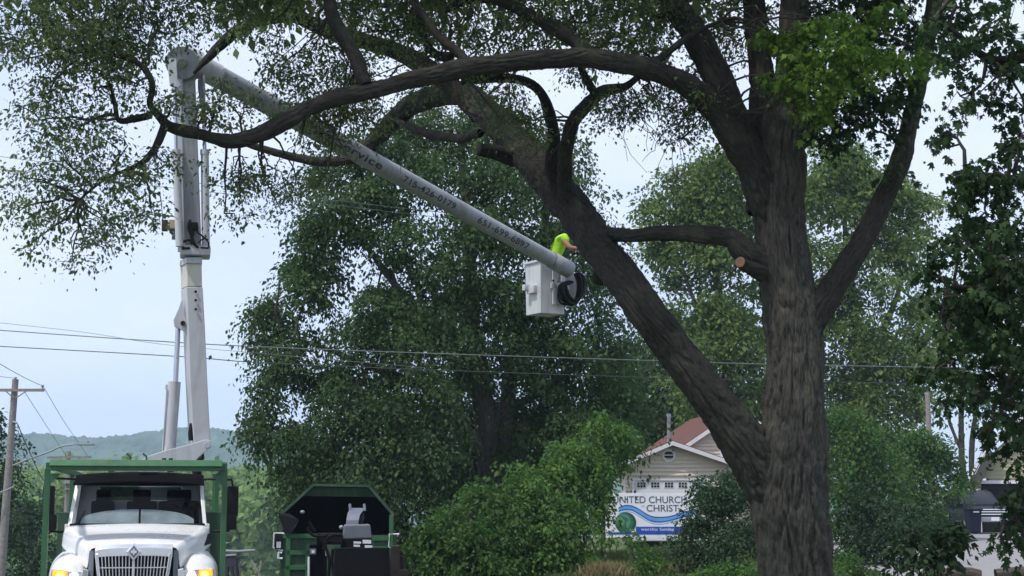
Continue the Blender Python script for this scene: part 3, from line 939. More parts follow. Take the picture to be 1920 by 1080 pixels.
DK = [(1600, 215, 45, 25, 18, 0.4, 14), (1640, 190, 50, 30, 18, 0.5, 18), (1570, 215, 35, 25, 17.9, 0.4, 10), (1620, 175, 40, 25, 18.1, 0.4, 12), (1680, 170, 40, 30, 18.2, 0.5, 14), (1655, 215, 25, 25, 18.1, 0.3, 7), (1700, 60, 70, 50, 18.9, .7, 44), (1620, 110, 50, 50, 18.8, .6, 26),
      (1560, 265, 32, 28, 18.2, 0.4, 11), (1590, 235, 25, 15, 18.1, 0.3, 6), (1525, 250, 15, 12, 18.2, 0.2, 3), (1670, 255, 18, 18, 18.3, 0.2, 4), (1680, 315, 28, 25, 18.4, 0.3, 6), (1720, 190, 25, 25, 18.3, .3, 6), (1560, 10, 70, 40, 19.2, 0.8, 30), (1640, 0, 70, 40, 19.2, .8, 30)]
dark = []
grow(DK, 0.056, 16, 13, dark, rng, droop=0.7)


def leaf_variants(mat, shape, n=4):
    out = []
    r = np.random.RandomState(5)
    for k in range(n):
        z = np.zeros((1, 3))
        fn = leaf_maples if shape == 'maple' else leaf_quads
        V, F = fn(z, np.array([[0, 1.0, 0]]), np.array([[0.12 * r.normal(), 0, 1.0]]), np.array([1.0])) if shape == 'maple' else leaf_quads(z, np.array([[0, 1.0, 0]]), np.array([[0.0, 0, 1.0]]), np.array([1.0]), 0.6)
        me = np_mesh('leaf', V, F, F.shape[1], tint=np.full(len(V), [0.2, 0.45, 0.65, 0.95][k % 4]))
        me.materials.append(mat)
        out.append(me)
    return out


def maple_crown(store, mat, parent, n_single=300, cut_frame=True):
    """lobed leaves: the ones that show largest are objects of their own, the others one mesh"""
    pos = np.concatenate([s[0] for s in store]); d = np.concatenate([s[1] for s in store]); nn = np.concatenate([s[2] for s in store])
    sz = np.concatenate([s[3] for s in store]); ti = np.concatenate([s[4] for s in store])
    rel = pos - np.array([0, 0, EYE])
    dep = rel[:, 1] * CP + rel[:, 2] * SP
    up = -rel[:, 1] * SP + rel[:, 2] * CP
    inside = (np.abs(rel[:, 0] / dep) < 0.315) & (np.abs(up / dep) < 0.175)
    order = np.argsort(np.where(inside, dep / sz, 1e9))
    single = order[:n_single]
    mask = np.ones(len(pos), bool)
    mask[single] = False
    org = np.array(parent.location)
    V, F = leaf_maples(pos[mask] - org, d[mask], nn[mask], sz[mask])
    o = link('crown', np_mesh('crown', V, F, 12, tint=np.repeat(ti[mask], 12)), mat, parent)
    o["kind"] = "stuff"
    var = leaf_variants(mat, 'maple')
    for i in single:
        side = unit(np.cross(nn[i], d[i]))
        n2 = np.cross(d[i], side)
        lo = bpy.data.objects.new('leaf', var[int(np.clip(ti[i] * 4, 0, 3))])
        COL.objects.link(lo)
        s = sz[i]
        p = pos[i] - org
        mtx = Matrix(((side[0] * -s, d[i][0] * s, n2[0] * s, p[0]), (side[1] * -s, d[i][1] * s, n2[1] * s, p[1]), (side[2] * -s, d[i][2] * s, n2[2] * s, p[2]), (0, 0, 0, 1)))
        if mtx.to_3x3().determinant() < 0:
            for rr in range(3):
                mtx[rr][0] *= -1
        lo.parent = parent
        lo.matrix_local = mtx


tw = link('twigs', tubes_mesh('twigs', [((p - np.array(hero.location)), a, b, s) for p, a, b, s in TW]), MAT['twig'], hero)
tw["kind"] = "stuff"
maple_crown(fresh, MAT['leaf_fresh_lit'], hero, 300)
V = [s for s in dark]
pos = np.concatenate([s[0] for s in V]); d = np.concatenate([s[1] for s in V]); nn = np.concatenate([s[2] for s in V]); sz = np.concatenate([s[3] for s in V]); ti = np.concatenate([s[4] for s in V])
a, b = leaf_maples(pos - np.array(hero.location), d, nn, sz)
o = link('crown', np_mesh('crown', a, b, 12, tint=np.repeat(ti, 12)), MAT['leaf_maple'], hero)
o["kind"] = "stuff"

# ------------------------------------------------------------------ the maple that reaches in from the right
TW = []
mp_ = P(2120, 950, 12.5)
maple = empty('maple_tree', (mp_[0], 12.5, 0.0))
tag(maple, 'near dark leaved maple whose boughs hang in front of the pickup', 'tree')
o, mc, mr = px_limb('trunk', [(2130, 1400, 75, 12.5), (2120, 1150, 58, 12.5), (2115, 800, 52, 12.5), (2120, 400, 48, 12.5), (2130, 0, 42, 12.5), (2150, -500, 30, 12.5)], 41, maple, MAT['bark'], cell=0.03)
ML = [mc]
for sd, pl in enumerate([
    [(2110, 200, 24, 12.5), (2000, 120, 16, 12.4), (1925, 108, 12, 12.3), (1870, 116, 10, 12.2), (1832, 98, 8, 12.2), (1792, 62, 6, 12.1), (1752, 35, 4, 12.1)],
    [(2115, 480, 22, 12.5), (2020, 400, 15, 12.2), (1940, 350, 10, 12.1), (1870, 330, 6, 12.0), (1810, 330, 3, 12)],
    [(2115, 700, 22, 12.5), (2020, 620, 15, 12.2), (1930, 570, 9, 12.0), (1850, 545, 6, 11.9), (1780, 540, 4, 11.8)],
    [(2115, 850, 18, 12.5), (2020, 800, 12, 12.2), (1930, 770, 7, 12.0), (1860, 750, 4, 11.9)],
    [(2115, 930, 14, 12.5), (2030, 930, 9, 12.2), (1950, 960, 6, 12.0), (1880, 985, 3, 11.9)]]):
    o, c_, r_ = px_limb('limb', pl, 50 + sd, maple, MAT['bark'], cell=0.02, bark=0.8)
    ML.append(c_)
ML = np.concatenate(ML)
MB_ = [(1800, 15, 55, 40, 12.3, 0.8, 16), (1865, 35, 60, 50, 12.2, 0.8, 19), (1925, 60, 50, 60, 12.2, 0.8, 16), (1760, 60, 40, 40, 12.3, 0.5, 14), (1800, 95, 40, 40, 12.1, 0.5, 16), (1905, 140, 40, 25, 12.1, 0.5, 7),
       (1800, 180, 25, 35, 12.1, 0.3, 8), (1780, 240, 40, 22, 12.0, 0.3, 9), (1860, 178, 35, 22, 12.1, 0.4, 8), (1920, 195, 35, 25, 12.2, 0.4, 7), (1890, 110, 40, 30, 12.1, .4, 8),
       (1910, 240, 28, 18, 12.1, 0.4, 5), (1895, 280, 45, 22, 12.0, 0.4, 14), (1800, 330, 35, 25, 12.0, 0.4, 12), (1850, 345, 60, 30, 12.0, 0.5, 24), (1910, 350, 50, 40, 12.0, 0.6, 20), (1850, 400, 50, 30, 12, .5, 14),
       (1800, 380, 30, 22, 12.0, 0.4, 7), (1870, 440, 70, 40, 11.9, 0.6, 40), (1800, 460, 50, 30, 11.8, 0.5, 16), (1760, 500, 35, 25, 11.8, 0.4, 8), (1850, 510, 70, 40, 11.8, 0.6, 42), (1910, 500, 50, 50, 11.9, 0.6, 32),
       (1780, 555, 50, 35, 11.8, 0.5, 14), (1850, 570, 80, 45, 11.8, 0.6, 42), (1910, 600, 50, 50, 11.9, 0.6, 32), (1770, 630, 45, 35, 11.8, 0.5, 11), (1840, 640, 70, 40, 11.8, 0.6, 18), (1760, 690, 40, 30, 11.9, 0.5, 9),
       (1890, 670, 60, 40, 11.9, 0.6, 28), (1830, 720, 70, 40, 11.9, 0.6, 14), (1900, 740, 60, 40, 11.9, 0.6, 17), (1790, 740, 30, 25, 11.9, 0.4, 5), (1880, 800, 60, 35, 11.9, 0.5, 13), (1850, 838, 16, 18, 11.9, 0.2, 4),
       (1915, 840, 35, 40, 11.9, 0.4, 11), (1925, 920, 26, 45, 11.9, 0.4, 9), (1910, 985, 26, 30, 11.9, 0.3, 8), (1870, 1010, 35, 20, 11.9, 0.3, 5), (1925, 1020, 30, 30, 11.9, 0.3, 5), (1893, 935, 10, 26, 11.9, .2, 3)]
MB_ += [(x, y, 120, 110, 12.6, 1.2, 16) for x in (2070, 2200, 2330) for y in (-60, 120, 300, 480, 660, 840)]
MB_ += [(x, -140, 130, 100, 12.4, 1.4, 18) for x in (1840, 2000, 2160)] + [(x, -380, 180, 150, 12.6, 1.8, 22) for x in (1800, 2060, 2300)]
ms = []
grow(MB_, 0.048, 18, 12, ms, np.random.RandomState(3), droop=0.8, limbs=ML, mult=0.85)
tw = link('twigs', tubes_mesh('twigs', [((p - np.array(maple.location)), a, b, s) for p, a, b, s in TW]), MAT['twig'], maple)
tw["kind"] = "stuff"
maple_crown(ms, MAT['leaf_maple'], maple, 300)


# ------------------------------------------------------------------ trees and bushes behind
def foliage_tree(name, label, cat, base, blobs, mat, leaf, nper, spread, rng, stems=(), droop=0.35, group=None, aspect=0.6, cap=True, upness=0.7, shell=0.45, limb_mat=None, twig_r=0.035, flat=0.3):
    """stems: pixel polylines; blobs: (px, py, rx, ry, distance, depth m, sprays)"""
    root = empty(name, base)
    tag(root, label, cat, group)
    LC = []
    first = True
    for k, pl in enumerate(stems):
        o, c_, r_ = px_limb('trunk' if first else 'limb', pl, 90 + k + int(abs(base[0]) * 7), root, limb_mat or MAT['bark_far'], cell=0.07, bark=1.4, feature=0.16)
        LC.append(c_)
        first = False
    LC = np.concatenate(LC) if LC else np.array([base])
    st, paths = [], []
    org = np.array(base)
    for (bx, by, rx, ry, D, dep, cnt) in blobs:
        c = P(bx, by, D)
        r = np.array([M(rx, D), dep, M(ry, D)])
        C, dd, bi_ = in_boughs(c, r, cnt, rng, shell)
        st.append(spray(C, nper, spread, leaf, rng, droop=droop, flat=flat, out=dd, upness=upness))
        near = LC[np.argmin(((LC - c) ** 2).sum(1))]
        main = curve_between(near, c, rng, 6, 0.05, 0.07)
        paths.append((main - org, twig_r * 1.6, twig_r * 0.5, 6))
        for q in range(min(10, 3 + cnt // 25)):
            paths.append((curve_between(main[rng.randint(2, 6)], C[rng.randint(cnt)], rng, 5, 0.03, 0.08) - org, twig_r * 0.6, twig_r * 0.2, 4))
    tw = link('twigs', tubes_mesh('twigs', paths), MAT['twig'], root)
    tw["kind"] = "stuff"
    crown('crown', st, mat, root, aspect)
    return root


R_ = np.random.RandomState
# tall feathery dark tree behind the chip truck
E = 50.0
b = P(925, 950, E)
elm_blobs = [
    (850, 810, 70, 70, 54, 1.2, 50), (885, 850, 60, 60, 53, 1.0, 60), (830, 870, 50, 50, 53, 1.0, 40), (930, 800, 60, 60, 53, 1, 46), (960, 850, 70, 70, 54, 1.2, 50), (900, 900, 60, 50, 54, 1.2, 36), (1030, 890, 60, 50, 54, 1.2, 40), (960, 740, 70, 70, 54, 1.2, 46), (860, 690, 60, 70, 54, 1.2, 40), (1040, 760, 60, 60, 54, 1.2, 40), (800, 560, 60, 60, 53.5, 1.2, 30), (1120, 700, 60, 60, 54, 1.2, 34), (900, 560, 60, 70, 54, 1.2, 34), (980, 610, 60, 60, 54, 1.2, 34), (700, 640, 60, 60, 53, 1.2, 22), (720, 740, 60, 60, 53, 1.2, 30),
    (640, 330, 60, 45, 50, 1.6, 46), (700, 300, 60, 45, 50, 1.6, 46), (780, 270, 80, 50, 50.5, 1.8, 66), (870, 250, 70, 50, 51, 1.8, 56), (960, 250, 70, 50, 51, 1.8, 52), (1030, 290, 60, 60, 51, 1.6, 46), (840, 215, 60, 25, 51, 1.2, 22),
    (620, 390, 55, 45, 49, 1.5, 46), (690, 370, 60, 50, 49, 1.6, 50), (600, 440, 50, 45, 49, 1.4, 44), (760, 350, 70, 50, 49.5, 1.8, 46), (850, 340, 80, 60, 50, 2, 60), (950, 340, 80, 60, 50, 2, 62), (1050, 370, 60, 60, 50.5, 1.6, 56), (1100, 440, 45, 50, 51, 1.4, 36),
    (690, 450, 40, 30, 49, 1.2, 16), (800, 460, 70, 55, 48.5, 1.8, 64), (880, 430, 70, 50, 48.8, 1.8, 56), (960, 440, 80, 60, 49.5, 2, 66), (1050, 470, 70, 60, 50, 1.8, 56), (560, 510, 45, 35, 48.5, 1.3, 34), (610, 500, 40, 30, 48.6, 1.2, 22),
    (520, 570, 45, 40, 48.5, 1.3, 40), (570, 560, 35, 30, 48.5, 1.2, 18), (790, 550, 70, 60, 48, 1.9, 68), (850, 520, 60, 50, 48.2, 1.7, 46), (950, 540, 70, 60, 49.5, 1.9, 60), (1040, 570, 70, 70, 50, 1.9, 66), (1120, 560, 55, 60, 51, 1.6, 40), (700, 560, 45, 40, 48.2, 1.4, 32),
    (510, 640, 40, 40, 48.4, 1.3, 30), (560, 630, 40, 25, 48.4, 1.2, 12), (760, 640, 70, 60, 47.8, 1.9, 68), (680, 640, 60, 45, 48, 1.6, 42), (850, 640, 60, 60, 48.6, 1.7, 50), (960, 650, 80, 70, 49.5, 2, 70), (1060, 670, 80, 70, 50, 2, 76), (1150, 660, 60, 60, 50.5, 1.7, 44),
    (530, 700, 45, 35, 48.3, 1.3, 26), (600, 700, 55, 40, 48.2, 1.4, 40), (680, 720, 70, 50, 47.8, 1.7, 58), (780, 740, 70, 60, 47.6, 1.8, 66), (1000, 750, 80, 60, 50, 1.9, 60), (1100, 770, 80, 60, 50, 1.9, 66), (1170, 740, 40, 40, 51, 1.2, 24),
    (497, 775, 42, 40, 48.4, 1.2, 30), (505, 815, 24, 20, 48.4, .8, 10), (550, 825, 48, 40, 48, 1.4, 44), (620, 790, 70, 50, 47.8, 1.6, 60), (700, 810, 70, 60, 47.6, 1.7, 66), (780, 830, 60, 60, 47.6, 1.6, 52), (1000, 830, 70, 50, 50, 1.6, 42),
    (545, 875, 28, 30, 48.2, 1.0, 22), (598, 880, 52, 50, 47.8, 1.5, 54), (680, 890, 80, 60, 47.6, 1.7, 72), (780, 910, 70, 60, 47.6, 1.6, 62), (580, 965, 28, 50, 48.2, 1.0, 26), (760, 990, 60, 60, 47.4, 1.4, 56), (830, 980, 50, 60, 47.6, 1.2, 36), (600, 960, 40, 50, 47.8, 1.2, 34), (680, 980, 60, 60, 47.6, 1.4, 40),
]
foliage_tree('tall_tree', 'tall dense feathery green tree rising behind the truck with open box', 'tree', (b[0], E, -0.1), elm_blobs, MAT['leaf_elm'], 0.117, 58, 0.33, R_(21),
             stems=[[(922, 1120, 30, 50), (922, 960, 24, 50), (918, 860, 22, 50), (900, 720, 18, 50), (884, 600, 15, 49.5), (880, 480, 12, 49.5), (870, 350, 8, 50), (860, 250, 4, 50.5)],
                    [(925, 930, 16, 50), (950, 820, 15, 50.2), (960, 680, 13, 50.4), (1000, 520, 10, 50.5), (1030, 380, 6, 50.6)],
                    [(915, 860, 12, 50), (820, 740, 9, 49), (700, 690, 6, 48.6), (600, 650, 4, 48.4), (530, 630, 2.5, 48.3)],
                    [(900, 740, 10, 50), (800, 610, 8, 49), (700, 480, 6, 49), (630, 380, 3, 49)],
                    [(910, 800, 8, 50), (1000, 740, 7, 50.2), (1120, 660, 4, 50.4)],
                    [(820, 742, 6, 49), (720, 760, 5, 48.5), (620, 840, 3, 48)]], droop=0.7)

# pale broadleaved trees behind the house
T1 = [(1330, 310, 50, 40, 80, 2, 34), (1290, 350, 60, 40, 80, 2.2, 44), (1370, 290, 40, 40, 80, 2, 26), (1250, 400, 50, 40, 80, 2, 36), (1330, 400, 60, 50, 80, 2.4, 52), (1390, 380, 50, 50, 80, 2.2, 40), (1240, 450, 40, 30, 80, 1.6, 20), (1300, 470, 50, 40, 80, 2, 28),
      (1380, 470, 60, 50, 80, 2.2, 40), (1330, 560, 70, 50, 80, 2.4, 52), (1270, 580, 30, 30, 80, 1.6, 12), (1390, 570, 60, 60, 80, 2.4, 48), (1320, 650, 70, 50, 80, 2.4, 46), (1400, 660, 60, 60, 80, 2.4, 46), (1380, 740, 70, 50, 80, 2.4, 46), (1300, 740, 60, 50, 80, 2.2, 30), (1290, 520, 40, 30, 80, 1.6, 14), (1410, 790, 50, 40, 80, 2, 26)]
T1 = [(a, b_, c_, d_, e_, f_, int(n_ * 1.25)) for a, b_, c_, d_, e_, f_, n_ in T1]
foliage_tree('broadleaf_tree', 'pale green tree behind the house, left of the thick grey trunk', 'tree', (P(1370, 950, 80)[0], 80.0, 0.3), T1, MAT['leaf_cotton'], 0.20, 60, 0.50, R_(22),
             stems=[[(1370, 1010, 14, 80), (1368, 850, 11, 80), (1360, 650, 9, 80), (1340, 480, 6, 80), (1335, 330, 3, 80)], [(1365, 700, 7, 80), (1300, 560, 4, 80), (1260, 440, 2, 80)]], group='pale trees behind the houses')
T2 = [(1560, 280, 50, 35, 84, 2, 34), (1600, 310, 50, 40, 84, 2, 36), (1530, 330, 50, 40, 84, 2, 36), (1630, 360, 55, 45, 84, 2.2, 40), (1570, 380, 60, 45, 84, 2.2, 36), (1690, 350, 40, 35, 84, 1.8, 26), (1720, 390, 45, 40, 84, 1.8, 30), (1560, 470, 60, 50, 84, 2.2, 36), (1640, 450, 50, 45, 84, 2, 34),
      (1710, 460, 50, 45, 84, 2, 32), (1560, 560, 60, 50, 84, 2.4, 44), (1640, 580, 60, 60, 83, 2.4, 52), (1600, 660, 70, 60, 83, 2.4, 60), (1690, 640, 50, 50, 83, 2, 40), (1580, 740, 70, 60, 83, 2.4, 60), (1670, 740, 60, 60, 83, 2.2, 52), (1750, 560, 40, 40, 84, 1.8, 22), (1740, 680, 40, 40, 84, 1.8, 24), (1520, 620, 40, 60, 84, 2, 30), (1530, 790, 50, 60, 84, 2, 40), (1570, 870, 60, 50, 84, 2, 40), (1650, 830, 60, 50, 84, 2, 36)]
T2 = [(a, b_, c_, d_, e_, f_, int(n_ * 1.25)) for a, b_, c_, d_, e_, f_, n_ in T2]
foliage_tree('broadleaf_tree', 'pale green tree showing in the fork right of the thick grey trunk', 'tree', (P(1620, 950, 84)[0], 84.0, 0.3), T2, MAT['leaf_cotton'], 0.20, 60, 0.50, R_(23),
             stems=[[(1620, 1010, 14, 84), (1622, 860, 11, 84), (1610, 660, 9, 84), (1590, 480, 6, 84), (1575, 320, 3, 84)], [(1615, 700, 7, 84), (1680, 560, 5, 84), (1710, 420, 3, 84)]], group='pale trees behind the houses')
T3 = [(1800, 560, 50, 40, 92, 2, 28), (1860, 600, 60, 50, 92, 2, 34), (1800, 660, 50, 50, 92, 2, 30), (1880, 700, 60, 50, 92, 2, 34), (1780, 740, 30, 40, 92, 1.6, 14), (1840, 740, 40, 30, 92, 1.6, 10), (1890, 640, 40, 50, 92, 2, 28), (1920, 560, 60, 60, 92, 2, 34), (1870, 480, 60, 50, 92, 2, 30), (1960, 680, 60, 80, 92, 2, 30)]
foliage_tree('thin_tree', 'thin stemmed tree with sky between its stems, behind the yellow garage', 'tree', (P(1805, 950, 92)[0], 92.0, 0.2), T3, MAT['leaf_bush'], 0.2, 34, 0.55, R_(24),
             stems=[[(1806, 1010, 7, 92), (1806, 900, 6, 92), (1802, 800, 5, 92), (1806, 680, 4, 92), (1802, 560, 2, 92)], [(1826, 960, 6, 92), (1822, 840, 5, 92), (1836, 740, 4, 92), (1860, 620, 2, 92)], [(1806, 850, 4, 92), (1780, 790, 3, 92), (1775, 740, 2, 92)]])
# wood closing the view between the houses
foliage_tree('broadleaf_tree', 'shaded green tree between the house roof and the thick trunk', 'tree', (P(1240, 950, 88)[0], 88.0, 0.3),
             [(1180, 640, 50, 50, 88, 2, 30), (1230, 680, 60, 60, 88, 2, 44), (1200, 760, 70, 60, 88, 2, 56), (1290, 770, 60, 50, 88, 2, 60), (1210, 720, 70, 60, 87, 2, 70), (1280, 700, 60, 60, 88, 2, 60), (1190, 800, 60, 50, 87, 2, 56), (1250, 600, 35, 40, 88, 2, 18), (1170, 840, 60, 50, 88, 2, 40), (1240, 840, 60, 50, 88, 2, 40)],
             MAT['leaf_elm'], 0.22, 46, 0.6, R_(25), stems=[[(1240, 1000, 11, 88), (1236, 860, 9, 88), (1225, 700, 5, 88), (1220, 600, 2, 88)]], group='pale trees behind the houses')

# bushes
def bush(name, label, cx, D, blobs, mat, leaf, nper, spread, seed, **kw):
    z = float(ground_z(P(cx, 950, D)[0], D))
    return foliage_tree(name, label, 'bush', (P(cx, 950, D)[0], D, z), blobs, mat, leaf, nper, spread, R_(seed), twig_r=0.014, **kw)


bush('sumac_bush', 'tall bright green bush just left of the church sign', 1050, 42,
     [(1000, 890, 60, 40, 42.5, 1, 60), (1060, 870, 60, 45, 42.8, 1, 60), (1085, 880, 40, 50, 43, 1, 46), (960, 950, 60, 50, 42, 1, 70), (1040, 950, 70, 60, 41.6, 1.1, 90), (1076, 960, 36, 50, 41.8, .9, 44), (1090, 1030, 36, 42, 41.6, 0.8, 40), (1130, 955, 12, 30, 43, .3, 10), (1030, 1030, 70, 60, 41.3, 1, 80), (960, 1030, 60, 60, 41.5, 1, 60), (1050, 1090, 120, 50, 41.3, 1, 60)],
     MAT['leaf_sumac'], 0.11, 36, 0.22, 31, droop=0.5, stems=[[(1050, 1120, 5, 42), (1045, 1000, 4, 42), (1050, 900, 2, 42)], [(985, 1120, 4, 42), (975, 1000, 3, 42), (990, 900, 2, 42)]], group='bright green bushes by the sign')
bush('sumac_bush', 'upright feathery bush topping the group in front of the big dark tree', 1140, 44,
     [(1130, 800, 40, 25, 44, 0.7, 30), (1165, 805, 24, 16, 44, 0.5, 14), (1110, 830, 40, 25, 44, 0.8, 26), (1140, 850, 34, 30, 44.3, 0.6, 22), (1090, 850, 35, 22, 43.8, .7, 18), (1118, 905, 36, 40, 44, .7, 32)],
     MAT['leaf_sumac'], 0.105, 34, 0.22, 32, droop=0.55, stems=[[(1130, 1080, 5, 44), (1132, 950, 4, 44), (1138, 800, 1.5, 44)]], group='bright green bushes by the sign')
bush('sumac_bush', 'broad low green bush beside the rusty chipper', 860, 40.5,
     [(860, 980, 50, 35, 40.5, 0.9, 50), (900, 940, 40, 35, 41, 0.9, 40), (820, 1030, 50, 45, 40.2, 0.9, 60), (890, 1030, 70, 60, 40, 1, 90), (940, 990, 50, 50, 40.6, 1, 56), (800, 1080, 50, 40, 40, 0.9, 46), (880, 1090, 90, 40, 39.8, 0.9, 56), (950, 1080, 50, 50, 40, .9, 40)],
     MAT['leaf_bush'], 0.11, 36, 0.22, 33, droop=0.5, stems=[[(870, 1130, 5, 40.5), (868, 1030, 3, 40.5), (880, 960, 2, 40.5)]], group='bright green bushes by the sign')
bush('lilac_bush', 'dense dark green bush just right of the church sign', 1350, 40,
     [(1345, 905, 40, 30, 40, 0.8, 46), (1385, 930, 45, 40, 40, 0.9, 60), (1335, 945, 32, 32, 39.8, 0.8, 46), (1312, 1000, 36, 36, 39.6, 0.9, 56), (1370, 1000, 60, 50, 39.6, 0.9, 80), (1318, 1060, 50, 40, 39.5, 0.9, 60), (1390, 1070, 60, 50, 39.5, 0.9, 60), (1292, 965, 10, 14, 39.8, .3, 5), (1400, 890, 30, 40, 40.3, .7, 22)],
     MAT['leaf_lilac'], 0.08, 40, 0.19, 34, stems=[[(1350, 1130, 4, 40), (1345, 1020, 3, 40), (1345, 920, 1.5, 40)], [(1282, 1130, 3, 39.6), (1275, 1050, 2, 39.6), (1280, 990, 1.2, 39.6)]])
bush('low_bush', 'low light green bush at the foot of the thick trunk', 1370, 37,
     [(1380, 1070, 45, 25, 37, 0.6, 40), (1330, 1085, 40, 20, 37, 0.6, 26), (1420, 1085, 40, 30, 37, 0.6, 30)], MAT['leaf_sumac'], 0.085, 22, 0.17, 35, stems=[[(1380, 1140, 3, 37), (1380, 1080, 1.5, 37)]])
bush('round_bush', 'tall rounded bush with bright top beside the wooden pole', 1730, 62,
     [(1730, 830, 45, 30, 62, 1.1, 56), (1770, 850, 35, 30, 62, 1, 36), (1690, 850, 40, 35, 62, 1, 44), (1740, 890, 60, 40, 61.8, 1.2, 60), (1690, 900, 40, 40, 61.6, 1.1, 44), (1785, 885, 20, 25, 62, .7, 14), (1720, 950, 60, 45, 61.6, 1.1, 50)],
     MAT['leaf_bush'], 0.13, 38, 0.30, 36, stems=[[(1730, 1020, 4, 62), (1730, 920, 3, 62), (1732, 840, 1.5, 62)]])
bush('round_bush', 'green bush close to the right side of the thick trunk', 1600, 58,
     [(1580, 800, 50, 40, 58, 1.2, 46), (1630, 820, 50, 40, 58, 1.2, 46), (1570, 880, 50, 50, 57.8, 1.2, 56), (1640, 890, 50, 45, 57.8, 1.2, 50), (1600, 950, 60, 50, 57.6, 1.2, 46), (1660, 850, 30, 40, 58, 1, 22), (1560, 960, 40, 60, 57.6, 1, 30)],
     MAT['leaf_bush'], 0.13, 38, 0.30, 37, stems=[[(1605, 1020, 4, 58), (1603, 920, 3, 58), (1605, 820, 1.5, 58)]])
bush('shaded_bush', 'deep green shaded bush in front of the navy bins', 1650, 46,
     [(1600, 990, 50, 45, 46, 0.9, 50), (1660, 970, 50, 40, 46, 0.9, 50), (1590, 1060, 60, 50, 45.6, 0.9, 56), (1670, 1040, 50, 50, 45.6, 0.9, 46), (1720, 980, 40, 35, 46, 0.8, 30), (1640, 930, 50, 30, 46.4, 0.8, 26)],
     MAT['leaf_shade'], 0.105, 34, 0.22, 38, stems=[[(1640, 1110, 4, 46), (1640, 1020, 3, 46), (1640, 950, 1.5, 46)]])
bush('low_bush', 'small bright bush at the bottom beside the thick trunk', 1600, 36,
     [(1590, 1062, 35, 22, 36, 0.5, 26), (1630, 1078, 35, 22, 36, 0.5, 22), (1575, 1090, 40, 25, 36, .5, 20)], MAT['leaf_bush'], 0.085, 22, 0.16, 39, stems=[[(1600, 1150, 3, 36), (1600, 1080, 1.5, 36)]])
bush('low_bush', 'small leafy bush on the grass below the church sign', 1190, 39,
     [(1190, 1045, 30, 20, 39, 0.5, 24), (1215, 1062, 35, 20, 39, 0.5, 26), (1165, 1070, 35, 22, 39, 0.5, 22), (1180, 1015, 20, 16, 39.4, .4, 10), (1250, 1085, 35, 18, 39, .4, 18)], MAT['leaf_sumac'], 0.095, 20, 0.17, 40, stems=[[(1195, 1110, 3, 39), (1190, 1050, 1.5, 39)]])
bush('sapling', 'dark leaved sapling standing against the pale driveway', 1760, 17,
     [(1760, 1000, 50, 25, 17, 0.35, 22), (1800, 1010, 35, 20, 17, 0.3, 12), (1730, 1030, 40, 25, 17, 0.3, 16), (1780, 1045, 45, 22, 17, 0.3, 16), (1700, 1000, 28, 24, 17.2, 0.25, 9), (1700, 1062, 25, 18, 17, .2, 6)],
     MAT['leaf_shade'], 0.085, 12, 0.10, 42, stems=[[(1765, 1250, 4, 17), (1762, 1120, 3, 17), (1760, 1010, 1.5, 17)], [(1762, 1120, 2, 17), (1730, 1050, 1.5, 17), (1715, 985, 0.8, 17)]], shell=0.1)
b = P(-30, 950, 76)
foliage_tree('dark_tree', 'dark tree at the far side of the street behind the tall pole', 'tree', (b[0], 76, -2.4),
             [(-60, 780, 60, 60, 76, 1.6, 50), (-10, 810, 40, 40, 76, 1.2, 36), (-40, 860, 70, 50, 76, 1.6, 72), (10, 880, 30, 40, 76, 1, 26), (-30, 940, 70, 50, 76, 1.6, 72), (15, 950, 40, 40, 75.5, 1.1, 36), (-40, 1010, 80, 50, 75.5, 1.6, 72)],
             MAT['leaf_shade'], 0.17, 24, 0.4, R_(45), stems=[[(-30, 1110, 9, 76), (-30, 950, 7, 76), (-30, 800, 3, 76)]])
bush('shaded_bush', 'dark hedge like bush left of the white truck', 60, 72,
     [(40, 960, 40, 35, 72, 1, 40), (66, 985, 22, 35, 72, 1, 22), (40, 1020, 60, 40, 71.5, 1.2, 72), (80, 1045, 26, 40, 71.5, 1, 26), (50, 1080, 70, 40, 71.5, 1.2, 50), (90, 1085, 30, 30, 71.5, 1, 24)],
     MAT['leaf_shade'], 0.15, 22, 0.32, 46, stems=[[(60, 1130, 4, 72), (60, 1020, 2, 72)]])

# far woods in the valley
wr = R_(61)
st = []
for k in range(86):
    D = wr.uniform(230, 430)
    px = wr.uniform(-100, 620)
    top = 872 + 26 * ((430 - D) / 200) * wr.uniform(-0.3, 1.0) + wr.normal(0, 6) + max(0, (px - 330) / 20)
    c = P(px, top + 22, D)
    w = wr.uniform(3.4, 6.5)
    for q in range(6):
        cc = c + np.array([wr.normal(0, w * 0.5), wr.normal(0, w * 0.5), -abs(wr.normal(0, w * 0.9))])
        C, dd = in_blob(cc, (w * 0.75, w * 0.75, w * 0.7), 24, wr, 0.5)
        st.append(spray(C, 9, 1.0, 0.95, wr, out=dd))
    for q in range(4):
        cc = c + np.array([wr.normal(0, w * 0.6), wr.normal(0, w * 0.5), -w * (1.4 + q * 0.9)])
        C, dd = in_blob(cc, (w, w, w * 0.8), 14, wr, 0.5)
        st.append(spray(C, 8, 1.2, 1.2, wr, out=dd))
fw = empty('woodland', P(200, 950, 230) * np.array([1, 1, 0]) + np.array([0, 0, -10]))
pos = np.concatenate([s[0] for s in st]); d = np.concatenate([s[1] for s in st]); nn = np.concatenate([s[2] for s in st]); sz = np.concatenate([s[3] for s in st]); ti = np.concatenate([s[4] for s in st])
bpy.data.objects.remove(fw)
V, F = leaf_quads(pos, d, nn, sz, 0.75)
tag(link('woodland', np_mesh('woodland', V, F, 4, tint=np.repeat(ti, 4)), MAT['leaf_far']), 'light green woodland filling the valley behind the white truck', 'woodland', kind='stuff')

